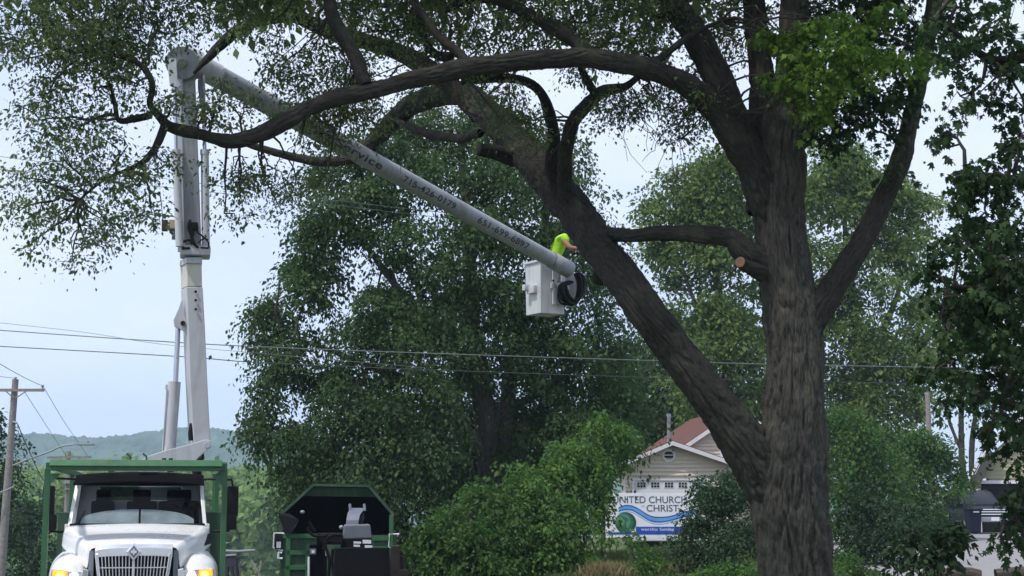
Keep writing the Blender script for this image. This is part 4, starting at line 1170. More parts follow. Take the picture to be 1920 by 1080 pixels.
# ------------------------------------------------------------------ bucket truck
class Frame:
    """local frame of a thing that stands at a point, turned about z: gives local points seen at a pixel"""
    def __init__(self, o):
        self.o = np.array(o.location)
        a = o.rotation_euler[2]
        self.R = np.array([[math.cos(a), -math.sin(a), 0], [math.sin(a), math.cos(a), 0], [0, 0, 1.0]])

    def at(self, px, py, yl):
        c = self.R.T @ (np.array([0, 0, EYE]) - self.o)
        d = self.R.T @ ray(px, py)
        return c + d * ((yl - c[1]) / d[1])

    def loc(self, p):
        return self.R.T @ (np.asarray(p) - self.o)


def arc(cx, cz, rx, rz, a0, a1, n):
    return [(cx + rx * math.cos(math.radians(a0 + (a1 - a0) * k / (n - 1))), cz + rz * math.sin(math.radians(a0 + (a1 - a0) * k / (n - 1)))) for k in range(n)]


def wheel(parent, x, y, r, w, dual=False, mat_rim=None):
    t = MB()
    prof = [(0.55, 0.5), (0.80, 0.5), (0.95, 0.42), (1.0, 0.3), (1.0, -0.3), (0.95, -0.42), (0.80, -0.5), (0.55, -0.5)]
    secs = []
    for k in range(28):
        a = 2 * math.pi * k / 28
        secs.append([(w * q, math.cos(a) * r * p, math.sin(a) * r * p) for p, q in prof])
    secs.append(secs[0])
    t.loft(secs, caps=False)
    o = t.build('wheel', MAT['rubber'], parent, smooth=True)
    o.location = (x, y, r)
    h = MB()
    s = 1 if x > 0 else -1
    h.cyl((-w * 0.4, 0, 0), (w * 0.42, 0, 0), r * 0.56, r * 0.54, 24)
    h.cyl((s * w * 0.42, 0, 0), (s * w * 0.55, 0, 0), r * 0.22, r * 0.18, 16)
    for k in range(8):
        a = k * math.pi / 4
        h.cyl((s * w * 0.40, math.cos(a) * r * 0.36, math.sin(a) * r * 0.36), (s * w * 0.47, math.cos(a) * r * 0.36, math.sin(a) * r * 0.36), r * 0.04, seg=6)
    h.build('rim', mat_rim or MAT['alu'], o, smooth=True)
    return o


tp = P(254, 950, 22.0)
TRZ = math.radians(11.6)
truck = empty('bucket_truck', (tp[0], 22.0, -0.45), TRZ)
tag(truck, 'white bucket truck with chrome grille, green overhead rack and raised boom', 'truck')
TF = Frame(truck)
T = TF.at


def sym(pl, pr, yl):
    """half width and height from a left and right pixel"""
    a, b = T(*pl, yl), T(*pr, yl)
    return (b[0] - a[0]) / 2, (a[2] + b[2]) / 2


# hood: lofted from the grille shell back to the cowl
def hood_section(y, hw, zt, zs, hb, n=7, crown_=0.03, zb=None):
    zb = zs if zb is None else zb
    f_ = 0.88
    right = [(hw * f_ * k / 3, zt + crown_ * (1 - (k / 3) ** 2)) for k in range(4)]
    right += [(hw * f_ + (hw - hw * f_) * math.sin(math.radians(90 * k / 5)), zt - (zt - zs) * 0.6 * (1 - math.cos(math.radians(90 * k / 5)))) for k in range(1, 6)]
    right += [(hw * 1.005, zs)]
    right += [(hb, zb)]
    left = [(-x, z) for x, z in reversed(right[1:])]
    return [(x, y, z) for x, z in left + right]


m = MB()
secs = [hood_section(0.05, 0.60, 1.60, 1.42, 0.62, zb=1.30), hood_section(0.16, 0.66, 1.655, 1.44, 0.66, zb=1.33), hood_section(0.45, 0.77, 1.72, 1.49, 0.78, zb=1.41), hood_section(0.9, 0.92, 1.80, 1.56, 0.94, zb=1.51), hood_section(1.30, 1.035, 1.875, 1.63, 1.05, zb=1.59), hood_section(1.52, 1.045, 1.885, 1.64, 1.06, zb=1.60)]
m.loft(secs, closed=False, caps=False)
hood = m.build('hood', MAT['white_paint'], truck, smooth=True, angle=60)
md = hood.modifiers.new("solid", 'SOLIDIFY'); md.thickness = 0.02
hood.modifiers.new("sub", 'SUBSURF').render_levels = 2
# side intake on the hood
for s in (1,):
    v = MB()
    v.prism([(0.925, 0.98, 1.60), (1.01, 1.33, 1.62), (1.005, 1.38, 1.775), (0.955, 1.2, 1.755)], (0.045, 0, 0.0))
    v.build('hood_vent', MAT['black'], hood, bevel=0.006)
# green painted shoulder between hood and fenders, firewall
m = MB()
for s in (-1, 1):
    m.prism([(s * 0.60, 0.20, 1.05), (s * 0.72, 0.20, 1.22), (s * 1.00, 1.42, 1.585), (s * 1.0, 1.5, 1.2), (s * 0.6, 1.5, 0.9)], (s * 0.02, 0, 0))
    m.prism([(s * 0.60, 0.16, 1.36), (s * 1.00, 1.30, 1.60), (s * 1.02, 1.30, 1.40), (s * 0.62, 0.16, 0.9)], (s * 0.03, 0, -0.02))
m.box((0, 1.45, 1.3), (1.9, 0.06, 1.0))
m.build('fender_liner', MAT['green_paint'], truck)
# fenders
for s in (-1, 1):
    m = MB()
    secs = []
    for y, top, ox, ix, ze in [(-0.02, 1.26, 1.02, 0.72, 1.02), (0.05, 1.36, 1.09, 0.58, 0.95), (0.22, 1.475, 1.135, 0.58, 0.85), (0.5, 1.545, 1.15, 0.64, 0.95), (0.85, 1.55, 1.14, 0.80, 1.02), (1.2, 1.47, 1.13, 0.90, 0.9), (1.42, 1.36, 1.12, 0.96, 0.75)]:
        mid = ix + (ox - ix) * 0.42
        pts = [(ix, top - 0.26 if y > 0.1 else top - 0.2), (ix + 0.06, top - 0.13), (mid - 0.08, top - 0.02), (mid + 0.06, top), (ox - 0.12, top - 0.045), (ox - 0.03, top - 0.15), (ox, top - 0.30), (ox, ze), (ox - 0.03, ze - 0.02), (ox - 0.05, ze), (ox - 0.06, top - 0.30), (ox - 0.16, top - 0.10), (mid, top - 0.05), (ix + 0.08, top - 0.2)]
        secs.append([(s * x, y, z) for x, z in pts])
    m.loft(secs)
    fd = m.build('fender', MAT['white_paint'], truck, smooth=True, subsurf=2)
# headlamp units under the fenders
for s in (-1, 1):
    h = MB()
    h.loft([[(s * 0.66, -0.085, 1.20), (s * 0.86, -0.08, 1.215), (s * 1.07, -0.02, 1.235), (s * 1.09, 0.0, 1.10), (s * 0.70, -0.07, 1.02)], [(s * 0.66, 0.06, 1.20), (s * 0.86, 0.06, 1.215), (s * 1.07, 0.10, 1.235), (s * 1.09, 0.10, 1.10), (s * 0.70, 0.06, 1.02)]])
    hl_ = h.build('headlight', MAT['chrome'], truck, bevel=0.01)
    c = MB(); c.cyl((s * 0.775, -0.088, 1.13), (s * 0.775, -0.112, 1.13), 0.062, 0.05, 20)
    c.build('bulb', MAT['headlamp'], hl_, smooth=True)
    c = MB()
    c.loft([[(s * 0.875, -0.088, 1.205), (s * 1.05, -0.04, 1.222), (s * 1.06, -0.03, 1.11), (s * 0.885, -0.082, 1.09)], [(s * 0.885, -0.11, 1.195), (s * 1.04, -0.065, 1.21), (s * 1.045, -0.058, 1.12), (s * 0.893, -0.106, 1.1)]])
    c.build('turn_signal', MAT['amber'], hl_, bevel=0.006)
    c = MB(); c.sphere((s * 0.95, -0.108, 1.155), (0.055, 0.012, 0.038)); c.build('bulb', MAT['lamp_core'], hl_, smooth=True)
    # bright chrome corner between grille and lamp
    c = MB(); c.loft([[(s * 0.585, -0.06, 1.22), (s * 0.66, -0.10, 1.24), (s * 0.69, -0.10, 1.03), (s * 0.60, -0.06, 0.98)], [(s * 0.585, 0.08, 1.22), (s * 0.66, 0.08, 1.24), (s * 0.69, 0.08, 1.03), (s * 0.60, 0.08, 0.98)]])
    c.build('lamp_bezel', MAT['chrome'], hl_, bevel=0.012)
# grille
HL_UP = 0.085
for o_h in [c for c in truck.children if c.name.startswith('headlight')]:
    o_h.location.z += HL_UP
g = MB()
zt, zb_ = 1.605, 0.72
def gx(z): return 0.535 - 0.14 * (1.60 - z)
# frame: top bar bowed, sides leaning
g.loft([[(x, -0.09 - 0.03 * (1 - (x / 0.57) ** 2), zt - 0.03 * abs(x / 0.57) ** 3), (x, -0.09 - 0.03 * (1 - (x / 0.57) ** 2), zt - 0.115 - 0.02 * abs(x / 0.57) ** 3), (x, 0.06, zt - 0.10), (x, 0.06, zt + 0.04)] for x in np.linspace(-0.575, 0.575, 15)])
for s in (-1, 1):
    g.loft([[(s * gx(z), -0.105, z), (s * (gx(z) + 0.05), -0.09, z), (s * (gx(z) + 0.055), 0.05, z), (s * gx(z), 0.05, z)] for z in (1.52, 1.2, 0.9, 0.72)])
gr = g.build('grille', MAT['chrome'], truck, smooth=True, bevel=0.008)
g = MB(); g.prism([(-0.5, 0.0, 1.52), (0.5, 0.0, 1.52), (0.41, 0.0, 0.72), (-0.41, 0.0, 0.72)], (0, 0.03, 0)); g.build('radiator', MAT['black'], gr)
g = MB()
for s in (-1, 1):
    g = MB()
    g.prism([(s * 0.595, -0.05, 1.56), (s * 0.66, -0.01, 1.56), (s * 0.67, -0.01, 1.2), (s * 0.59, -0.05, 1.14)], (0, 0.08, 0))
    g.build('grille_surround', MAT['grey_paint'], gr)
barme = None
NB = 9
for s in (-1, 1):
    for k in range(NB):
        xt = s * (0.04 + (0.50 - 0.04) * (k + 0.5) / NB)
        xb = s * (0.03 + (0.41 - 0.03) * (k + 0.5) / NB)
        b_ = MB()
        y0 = -0.10 + 0.0 * abs(xt)
        b_.loft([[(xt - 0.0075, y0, 1.52), (xt + 0.0075, y0, 1.52), (xt + 0.004, y0 + 0.07, 1.52), (xt - 0.004, y0 + 0.07, 1.52)], [(xb - 0.0075, y0 + 0.02, 0.72), (xb + 0.0075, y0 + 0.02, 0.72), (xb + 0.004, y0 + 0.08, 0.72), (xb - 0.004, y0 + 0.08, 0.72)]])
        b_.build('grille_bar', MAT['chrome'], gr)
for z in (1.335, 1.085, 0.86):
    b_ = MB(); b_.box((0, -0.085, z), (2 * gx(z) - 0.02, 0.03, 0.014)); b_.build('cross_bar', MAT['chrome'], gr)
b_ = MB(); b_.loft([[(-0.02, -0.115, 1.50), (0.02, -0.115, 1.50), (0.02, -0.03, 1.50), (-0.02, -0.03, 1.50)], [(-0.02, -0.10, 0.72), (0.02, -0.10, 0.72), (0.02, -0.03, 0.72), (-0.02, -0.03, 0.72)]]); b_.build('centre_bar', MAT['chrome'], gr)
# diamond badge
em = MB()
def dia(r, y): return [(0, y, 1.545 + r * 1.12), (r, y, 1.545), (0, y, 1.545 - r * 1.12), (-r, y, 1.545)]
em.loft([dia(0.115, -0.12), dia(0.10, -0.15)])
eb = em.build('emblem', MAT['chrome'], gr, bevel=0.006)
em = MB(); em.loft([dia(0.076, -0.150), dia(0.074, -0.154)]); em.build('emblem_field', MAT['grey_paint'], eb)
em = MB(); em.prism([(-0.045, -0.154, 1.565), (0.045, -0.154, 1.565), (0.045, -0.154, 1.528), (-0.045, -0.154, 1.528)], (0, -0.006, 0)); em.prism([(-0.012, -0.154, 1.59), (0.012, -0.154, 1.59), (0.012, -0.154, 1.505), (-0.012, -0.154, 1.505)], (0, -0.005, 0)); em.build('emblem_mark', MAT['chrome'], eb)
m = MB(); m.box((0, -0.22, 0.55), (2.3, 0.18, 0.32), bevel=0.04); m.build('bumper', MAT['chrome'], truck, smooth=True)

gr.scale = (0.89, 1, 1)
# cab: panels round real openings
WB, WT = 1.50, 1.98             # windshield foot and top (local y)
fl, fz = sym((137, 988), (388, 988), WB)
zb_w = 1.89
zt_w = 2.53
roof_z = 2.62
hb, ht = 0.985, 0.915
m = MB()
for s in (-1, 1):   # front pillars
    m.loft([[(s * hb, WB, zb_w - 0.02), (s * (hb - 0.055), WB - 0.01, zb_w - 0.02), (s * (hb - 0.05), WB + 0.07, zb_w - 0.02), (s * (hb + 0.005), WB + 0.07, zb_w - 0.02)],
            [(s * ht, WT, zt_w), (s * (ht - 0.05), WT - 0.01, zt_w), (s * (ht - 0.045), WT + 0.07, zt_w), (s * (ht + 0.005), WT + 0.07, zt_w)]])
    # door with window opening, rear corner
    m.box((s * 1.0, 2.25, 1.45), (0.05, 1.50, 0.90))
    m.loft([[(s * 1.0, 2.78, 1.9), (s * 0.95, 2.78, 1.9), (s * 0.95, 3.0, 1.9), (s * 1.0, 3.0, 1.9)], [(s * 0.92, 2.75, 2.55), (s * 0.87, 2.75, 2.55), (s * 0.87, 3.0, 2.55), (s * 0.92, 3.0, 2.55)]])
# rear wall with window opening
for (x0, x1, z0, z1) in [(-0.98, 0.98, 1.0, 2.24), (-0.95, -0.62, 2.24, 2.46), (0.62, 0.95, 2.24, 2.46), (-0.93, 0.93, 2.46, 2.6)]:
    m.box(((x0 + x1) / 2, 3.02, (z0 + z1) / 2), (x1 - x0, 0.05, z1 - z0))
m.build('cab', MAT['white_paint'], truck, bevel=0.006)
m = MB()
m.loft([[(x * ht * 1.02, y, z + 0.045 * (1 - (x) ** 2)) for x in np.linspace(-1, 1, 11)] + [(x * ht * 1.02, y, z - 0.08) for x in np.linspace(1, -1, 11)] for y, z in ((WT - 0.02, 2.545), (WT + 0.15, 2.60), (2.5, 2.63), (3.04, 2.60))])
m.build('cab_roof', MAT['visor'], truck, smooth=True)
m = MB()   # sun visor over the windshield
m.loft([[(x * 0.93, WT - 0.02, 2.555 + 0.05 * (1 - x * x)), (x * 0.94, WT - 0.26, 2.475 + 0.05 * (1 - x * x)), (x * 0.94, WT - 0.265, 2.455 + 0.05 * (1 - x * x)), (x * 0.93, WT - 0.02, 2.535 + 0.05 * (1 - x * x))] for x in np.linspace(-1, 1, 13)])
m.build('sun_visor', MAT['visor'], truck, smooth=True)
m = MB()
m.loft([[(x * (hb - 0.05), WB - 0.03 * (1 - x * x), zb_w), (x * (ht - 0.045), WT - 0.03 * (1 - x * x), zt_w)] for x in np.linspace(-1, 1, 9)], closed=False, caps=False)
m.build('windshield', MAT['glass'], truck, smooth=True)
m = MB()
m.loft([[(x * (hb - 0.03), WB - 0.055 - 0.03 * (1 - x * x), zb_w - 0.035), (x * (hb - 0.03), WB - 0.04 - 0.03 * (1 - x * x), zb_w + 0.02), (x * (hb - 0.03), WB + 0.02, zb_w + 0.01), (x * (hb - 0.03), WB + 0.02, zb_w - 0.04)] for x in np.linspace(-1, 1, 9)])
m.build('windshield_seal', MAT['black'], truck)
m = MB(); m.box((0, 3.03, 2.35), (1.22, 0.012, 0.21)); m.build('rear_window', MAT['tinted'], truck)
# inside
m = MB()
m.box((0, 2.2, 1.2), (1.9, 1.5, 0.5)); m.box((0, 2.0, 1.62), (1.85, 0.35, 0.42)); m.box((0, 2.4, 2.50), (1.75, 1.1, 0.03))
for s in (-1, 1):
    m.box((s * 0.955, 2.25, 1.7), (0.03, 1.45, 0.36))
m.build('cab_floor', MAT['interior'], truck)
m = MB()
for sx, w in ((-0.56, 0.2), (0.02, 0.26), (0.58, 0.36)):
    m.box((sx, 2.78, 1.93), (w * 1.7, 0.16, 0.62), bevel=0.05)
    m.box((sx, 2.78, 2.30), (w, 0.12, 0.22), bevel=0.04)
m.build('seat', MAT['interior'], truck, smooth=True)
dm = MB()  # upright pale panel added for the brightness low in the windshield
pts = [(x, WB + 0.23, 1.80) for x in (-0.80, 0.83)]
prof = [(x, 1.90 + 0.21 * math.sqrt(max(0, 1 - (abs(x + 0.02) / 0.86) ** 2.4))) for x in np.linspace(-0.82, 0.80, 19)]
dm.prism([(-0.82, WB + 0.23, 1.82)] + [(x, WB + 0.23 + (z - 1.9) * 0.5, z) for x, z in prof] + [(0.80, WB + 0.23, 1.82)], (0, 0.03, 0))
dm.build('glare_panel', MAT['glare'], truck)
dm = MB(); dm.box((0.02, WB + 0.19, 1.99), (0.03, 0.03, 0.26)); dm.tube([(-0.83, WB - 0.03, 1.90), (-0.80, WB + 0.02, 1.99), (-0.76, WB + 0.10, 2.09)], 0.012); dm.build('wiper', MAT['black'], truck)
st_ = MB()
for k in range(20):
    a0, a1 = 2 * math.pi * k / 20, 2 * math.pi * (k + 1) / 20
    st_.cyl((0.48 + 0.2 * math.cos(a0), WB + 0.42 + 0.06 * math.sin(a0), 1.98 + 0.17 * math.sin(a0)), (0.48 + 0.2 * math.cos(a1), WB + 0.42 + 0.06 * math.sin(a1), 1.98 + 0.17 * math.sin(a1)), 0.016, seg=6)
st_.build('steering_wheel', MAT['black'], truck, smooth=True)
# roof marker lamps
for x in (-0.42, 0.02, 0.12, 0.22, 0.44):
    m = MB(); m.box((x, WT + 0.12, 2.69), (0.10, 0.09, 0.05), bevel=0.02); m.build('marker_lamp', MAT['label_white'] if 0 <= x < 0.3 else MAT['black'], truck, smooth=True)
# mirrors
for s in (-1, 1):
    x = T(436 if s > 0 else 91, 940, 1.47)[0]
    m = MB()
    m.tube([(s * 0.92, 1.75, 2.55), (s * 1.18, 1.55, 2.555), (x - s * 0.02, 1.5, 2.54), (x, 1.5, 2.46), (x, 1.5, 1.86), (x - s * 0.05, 1.5, 1.80), (s * 1.1, 1.52, 1.79), (s * 1.0, 1.56, 1.79)], 0.017)
    m.build('mirror_arm', MAT['black'], truck, smooth=True)
    m = MB()
    m.box((x, 1.47, 2.23), (0.17, 0.09, 0.44), bevel=0.035); m.box((x - s * 0.03, 1.47, 1.93), (0.19, 0.09, 0.23), bevel=0.035)
    mm = m.build('mirror', MAT['black'], truck, smooth=True)
# green overhead rack: front posts, corner gussets, cross beam, rails to the rear
m = MB()
z0, z1 = 2.64, 2.79
m.loft([[(x, 0.06, z1 - 0.085), (x, 0.16, z1), (x, 0.40, z1), (x, 0.40, z0), (x, 0.12, z0), (x, 0.12, z1 - 0.10)] for x in (-1.155, 1.155)])
rk = m.build('rack_beam', MAT['green_paint'], truck, bevel=0.006)
for s in (-1, 1):
    m = MB()
    m.box((s * 1.195, 0.29, 1.52), (0.075, 0.10, 2.30))
    m.prism([(s * 1.16, 0.24, 2.60), (s * 1.01, 0.24, 2.60), (s * 1.16, 0.24, 2.45)], (0, 0.06, 0))
    m.build('rack_post', MAT['green_paint'], truck, bevel=0.006)
    m = MB(); m.box((s * 1.195, 4.0, 2.715), (0.072, 7.2, 0.08)); m.box((s * 1.195, 5.4, 2.36), (0.07, 0.07, 0.62)); m.box((s * 1.195, 7.4, 2.36), (0.07, 0.07, 0.62)); m.build('rack_rail', MAT['green_paint'], truck, bevel=0.005)
m = MB()
for x in (-0.10, 0.12, 0.36, 0.45):
    m.tube([(x, 0.30, z1), (x, 0.30, z1 + 0.05), (x - 0.05, 0.30, z1 + 0.09)] if x < 0.3 else [(x, 0.3, z1), (x, 0.3, z1 + 0.03)], 0.013 if x < 0.3 else 0.03)
m.build('rack_hook', MAT['dark_green'], truck)
# chip body behind the cab
m = MB()
m.box((0, 5.6, 1.42), (2.50, 4.3, 1.25)); m.box((0, 3.42, 1.42), (2.52, 0.07, 1.29))
bx_ = m.build('truck_body', MAT['dark_green'], truck, bevel=0.01)
for k in range(6):
    for s in (-1, 1):
        r = MB(); r.box((s * 1.235, 3.75 + k * 0.75, 1.42), (0.05, 0.08, 1.2)); r.build('body_rib', MAT['green_paint'], bx_)
m = MB()
m.box((0, 3.8, 0.72), (0.9, 7.6, 0.22)); m.build('chassis', MAT['black'], truck)
m = MB(); m.cyl((0.84, 3.3, 1.0), (0.84, 3.3, 2.74), 0.075, seg=14); m.build('exhaust_stack', MAT['black'], truck, smooth=True)
for (x, y) in ((-1.0, 0.75), (1.0, 0.75), (-1.0, 5.9), (1.0, 5.9)):
    wheel(truck, x, y, 0.5, 0.28 if y < 2 else 0.5)

# ---- turret and lower boom
YB = 4.1


def panel(pxs, yl, thick, name, mat, parent, bevel=0.01):
    m = MB()
    m.prism([T(a, b, yl) for a, b in pxs], (0, thick, 0))
    return m.build(name, mat, parent, bevel=bevel)


m = MB(); m.cyl((0.35, YB + 0.2, 2.0), (0.35, YB + 0.2, 2.62), 0.45, 0.40, 24); m.build('turret', MAT['boom_paint'], truck, smooth=True)
panel([(262, 866), (275, 856), (305, 846), (355, 833), (385, 824), (395, 826), (396, 838), (372, 858), (362, 870)], YB - 0.05, 0.06, 'turret_plate', MAT['boom_paint'], truck)
panel([(262, 866), (275, 856), (305, 846), (355, 833), (385, 824), (395, 826), (396, 838), (372, 858), (362, 870)], YB + 0.45, 0.06, 'turret_plate', MAT['boom_paint'], truck)
m = MB(); a = T(389, 835, YB - 0.1); b2 = T(389, 835, YB + 0.55); m.cyl(a, b2, 0.045, seg=16); m.build('pivot_pin', MAT['steel'], truck, smooth=True)
m = MB(); m.tube([T(372, 868, YB + 0.1), T(378, 858, YB + 0.12), T(376, 846, YB + 0.2)], 0.05); m.tube([T(358, 826, YB + 0.1), T(357, 812, YB + 0.1), T(360, 795, YB + 0.15)], 0.04); m.build('hose', MAT['black'], truck, smooth=True)


def boom_box(sections, name, mat, bevel=0.012):
    """four-sided hollow-section boom between (left, edge, right, py) pixel rows: left face, front face"""
    m = MB()
    secs = []
    for (xl, xe, xr, py, yl) in sections:
        A = T(xe, py, yl); B_ = T(xr, py, yl); L_ = T(xl, py, yl + 0.30)
        w = B_ - A
        secs.append([A, B_, B_ + np.array([0.0, 0.42, 0]), np.array([L_[0], yl + 0.42, A[2]])])
    m.loft(secs)
    return m.build(name, mat, truck, bevel=bevel)


lb = boom_box([(354, 364, 395, 838, YB + 0.06), (348, 357, 389, 720, YB + 0.0), (343, 353, 384, 610, YB - 0.04), (339, 350, 380, 538, YB - 0.06)], 'lower_boom', MAT['boom_paint'])
for py in (547, 563, 580):
    b_ = MB(); c0 = T(367, py, YB - 0.07); b_.cyl(c0, c0 + np.array([0, -0.02, 0]), 0.022, seg=8); b_.build('bolt', MAT['black'], lb)
m = MB()
m.prism([T(a, b, YB + 0.12) for a, b in [(341, 560), (346, 585), (352, 620), (353, 636), (346, 622), (336, 616), (327, 612), (325, 600), (334, 580)]], (0, 0.05, 0))
m.prism([T(a, b, YB + 0.36) for a, b in [(341, 560), (346, 585), (352, 620), (353, 636), (346, 622), (336, 616), (327, 612), (325, 600), (334, 580)]], (0, 0.05, 0))
lg = m.build('cylinder_bracket', MAT['boom_paint'], truck, bevel=0.008)
m = MB(); m.cyl(T(343, 606, YB + 0.06), T(343, 606, YB + 0.46), 0.04, seg=14); m.build('pivot_pin', MAT['rust'], lg, smooth=True)
m = MB(); m.cyl(T(334, 612, YB + 0.27), T(329, 716, YB + 0.27), 0.042, seg=16); m.build('cylinder_rod', MAT['steel'], truck, smooth=True)
m = MB(); m.cyl(T(327, 716, YB + 0.27), T(317, 845, YB + 0.27), 0.105, seg=20); m.cyl(T(318, 838, YB + 0.27), T(316, 856, YB + 0.27), 0.115, seg=20)
m.box(T(313, 726, YB + 0.27), (0.05, 0.06, 0.08)); m.tube([T(313, 730, YB + 0.2), T(308, 800, YB + 0.2), T(305, 845, YB + 0.2)], 0.014)
m.build('lift_cylinder', MAT['boom_paint'], truck, smooth=True)
boom_box([(339.5, 351, 379, 537, YB - 0.045), (338, 350, 378, 490, YB - 0.06)], 'boom_insulator', MAT['cream'])
boom_box([(337, 349, 379, 494, YB - 0.09), (337, 349, 379, 482, YB - 0.09)], 'boom_collar', MAT['boom_paint'])
# bracket cup and upper mast
m = MB(); a = T(366, 473, YB + 0.1); m.box(a + np.array([0, 0.02, 0]), (M(57, 26.3), 0.56, M(19, 26.3)), bevel=0.05); m.build('cylinder_seat', MAT['boom_paint'], truck, smooth=True)
boom_box([(333, 346, 378, 466, YB - 0.05), (330, 343, 372, 300, YB - 0.10), (329, 342, 366, 140, YB - 0.12)], 'upper_mast', MAT['boom_glass'])
for (x0, x1, x2, yl, nm) in ((337, 330, 328, YB - 0.16, 1), (386, 384, 381, YB + 0.0, 2)):
    m = MB(); m.cyl(T(x0, 462, yl), T(x1, 286, yl), M(7.6, 26.3), seg=18); m.cyl(T(x1, 290, yl), T(x1, 281, yl), M(8.6, 26.3), seg=18)
    m.build('mast_cylinder', MAT['boom_paint'], truck, smooth=True)
    m = MB(); m.cyl(T(x1, 286, yl), T(x2, 140, yl + 0.05), M(3.6, 26.3), seg=12); m.build('mast_rod', MAT['steel'], truck, smooth=True)
# valve block and hoses at the foot of the mast
m = MB(); m.box(T(364, 425, YB - 0.14), (0.12, 0.09, 0.14), bevel=0.01)
for pl in ([(354, 417), (353, 428), (358, 440), (362, 455), (369, 463)], [(357, 417), (358, 432), (361, 448), (366, 460), (372, 464)], [(370, 422), (371, 436), (380, 443), (386, 448), (391, 455), (391, 464)], [(340, 456), (348, 451), (355, 450), (361, 458)], [(371, 456), (377, 450), (384, 447), (390, 450)], [(356, 412), (357, 420), (362, 436), (360, 450)], [(341, 466), (356, 465)], [(376, 464), (391, 465)]):
    m.tube([T(a, b, YB - 0.17) for a, b in pl], 0.022 if pl[0][0] < 360 else 0.014)
m.build('hydraulic_hose', MAT['black'], truck, smooth=True)
m = MB(); m.box(T(326, 422, YB + 0.15), (0.17, 0.2, 0.15), bevel=0.008); cb = m.build('control_box', MAT['tan_box'], truck)
m = MB(); m.box(T(309, 423, YB + 0.15), (0.10, 0.18, 0.17), bevel=0.008); m.build('box_cover', MAT['maroon'], cb)
m = MB(); m.box(T(328, 440, YB + 0.15), (0.10, 0.08, 0.16)); m.build('box_bracket', MAT['grey_paint'], cb)
for (a, b) in ((324, 435), (324, 441)):
    m = MB(); q = T(a, b, YB + 0.105); m.cyl(q, q + np.array([0, -0.012, 0]), 0.014, seg=8); m.build('bolt', MAT['label_white'], cb)

# ---- elbow and upper boom, reaching back to the basket
DE, DB = 26.15, 32.6
eP = P(352, 112, DE)
bP = P(1066, 505, DB)
ax = unit(bP - eP)
L_e = TF.loc
m = MB()
m.prism([T(a, b, YB - 0.30) for a, b in [(317, 105), (322, 97), (330, 100), (334, 150), (340, 160), (333, 166), (318, 160), (315, 130)]], (0, 0.06, 0))
m.prism([T(a, b, YB + 0.42) for a, b in [(317, 105), (330, 92), (350, 84), (372, 94), (382, 108), (380, 130), (360, 160), (318, 160), (315, 130)]], (0, 0.06, 0))
m.prism([T(a, b, YB + 0.30) for a, b in [(322, 98), (340, 85), (356, 87), (382, 98), (386, 110), (365, 140), (330, 148)]], (0, 0.10, 0))
m.build('elbow_plate', MAT['boom_paint'], truck, bevel=0.012)
m = MB(); m.cyl(T(341, 118, YB - 0.28), T(341, 118, YB + 0.45), 0.27, seg=28); m.build('elbow_drum', MAT['boom_glass'], truck, smooth=True)
m = MB(); m.cyl(T(341, 118, YB - 0.36), T(341, 118, YB + 0.52), 0.07, seg=16); m.build('pivot_pin', MAT['steel'], truck, smooth=True)
m = MB(); m.tube([T(376, 150, YB), T(376, 165, YB), T(381, 200, YB)], 0.045); m.build('linkage_rod', MAT['grey_paint'], truck, smooth=True)
m = MB(); m.tube([T(316, 84, YB + .3), T(324, 97, YB + .3), T(330, 104, YB + .3)], 0.03); m.build('linkage_rod', MAT['grey_paint'], truck, smooth=True)

up = np.cross(np.cross(ax, [0, 0, 1.0]), ax); up = unit(up)
r_e, r_b = 0.190, 0.155
S0 = eP - ax * 0.12
Lb = np.linalg.norm(bP - S0)
m = MB()
m.cyl(L_e(S0), L_e(eP + ax * 0.62), r_e + 0.02, r_e + 0.015, 40)
m.build('boom_sleeve', MAT['boom_paint'], truck, smooth=True)
m = MB(); m.cyl(L_e(eP + ax * 0.60), L_e(bP - ax * 0.35), r_e, r_b, 40)
ub = m.build('upper_boom', MAT['boom_glass'], truck, smooth=True)
m = MB(); m.cyl(L_e(bP - ax * 0.52), L_e(bP + ax * 0.02), r_b + 0.022, r_b + 0.018, 32, cap=False)
m.cyl(L_e(bP - ax * 0.50), L_e(bP - ax * 0.3), r_b + 0.005, seg=32)
sl = m.build('boom_tip', MAT['boom_glass'], truck, smooth=True)
sl.modifiers.new('solid', 'SOLIDIFY').thickness = 0.012


def boom_text(txt, s_at, height, parent, side_shift=0.0):
    """letters bent onto the tube, reading along it towards the basket; s_at: metres from the elbow where the text starts"""
    cu = bpy.data.curves.new('lettering', 'FONT')
    cu.body = txt
    cu.size = height * 1.4
    cu.space_character = 1.08
    cu.offset = 0.002
    tmp = bpy.data.objects.new('tmp', cu)
    COL.objects.link(tmp)
    dg = bpy.context.evaluated_depsgraph_get()
    me = bpy.data.meshes.new_from_object(tmp.evaluated_get(dg))
    bpy.data.objects.remove(tmp)
    bm = bmesh.new(); bm.from_mesh(me)
    for y in np.linspace(-0.0517, height * 1.213, 10):
        bmesh.ops.bisect_plane(bm, geom=bm.verts[:] + bm.edges[:] + bm.faces[:], plane_co=(0, y, 0), plane_no=(0, 1, 0))
    mid = eP + ax * (s_at + 1)
    view = unit(np.array([0, 0, EYE]) - mid)
    f = unit(view - ax * view.dot(ax))
    upv = np.cross(f, ax)          # text up
    if upv[2] < 0: upv = -upv
    for v in bm.verts:
        s = s_at + v.co.x
        tt = np.clip((s - 0.6) / (Lb - 1.0), 0, 1)
        r = r_e + (r_b - r_e) * tt + 0.004
        th = (v.co.y - height * 0.5 + side_shift) / r
        p = eP + ax * s + (f * math.cos(th) + upv * math.sin(th)) * r
        v.co = Vector(L_e(p))
    bmesh.ops.recalc_face_normals(bm, faces=bm.faces[:])
    bm.to_mesh(me); bm.free()
    o = link('lettering', me, MAT['letter'], parent)
    return o


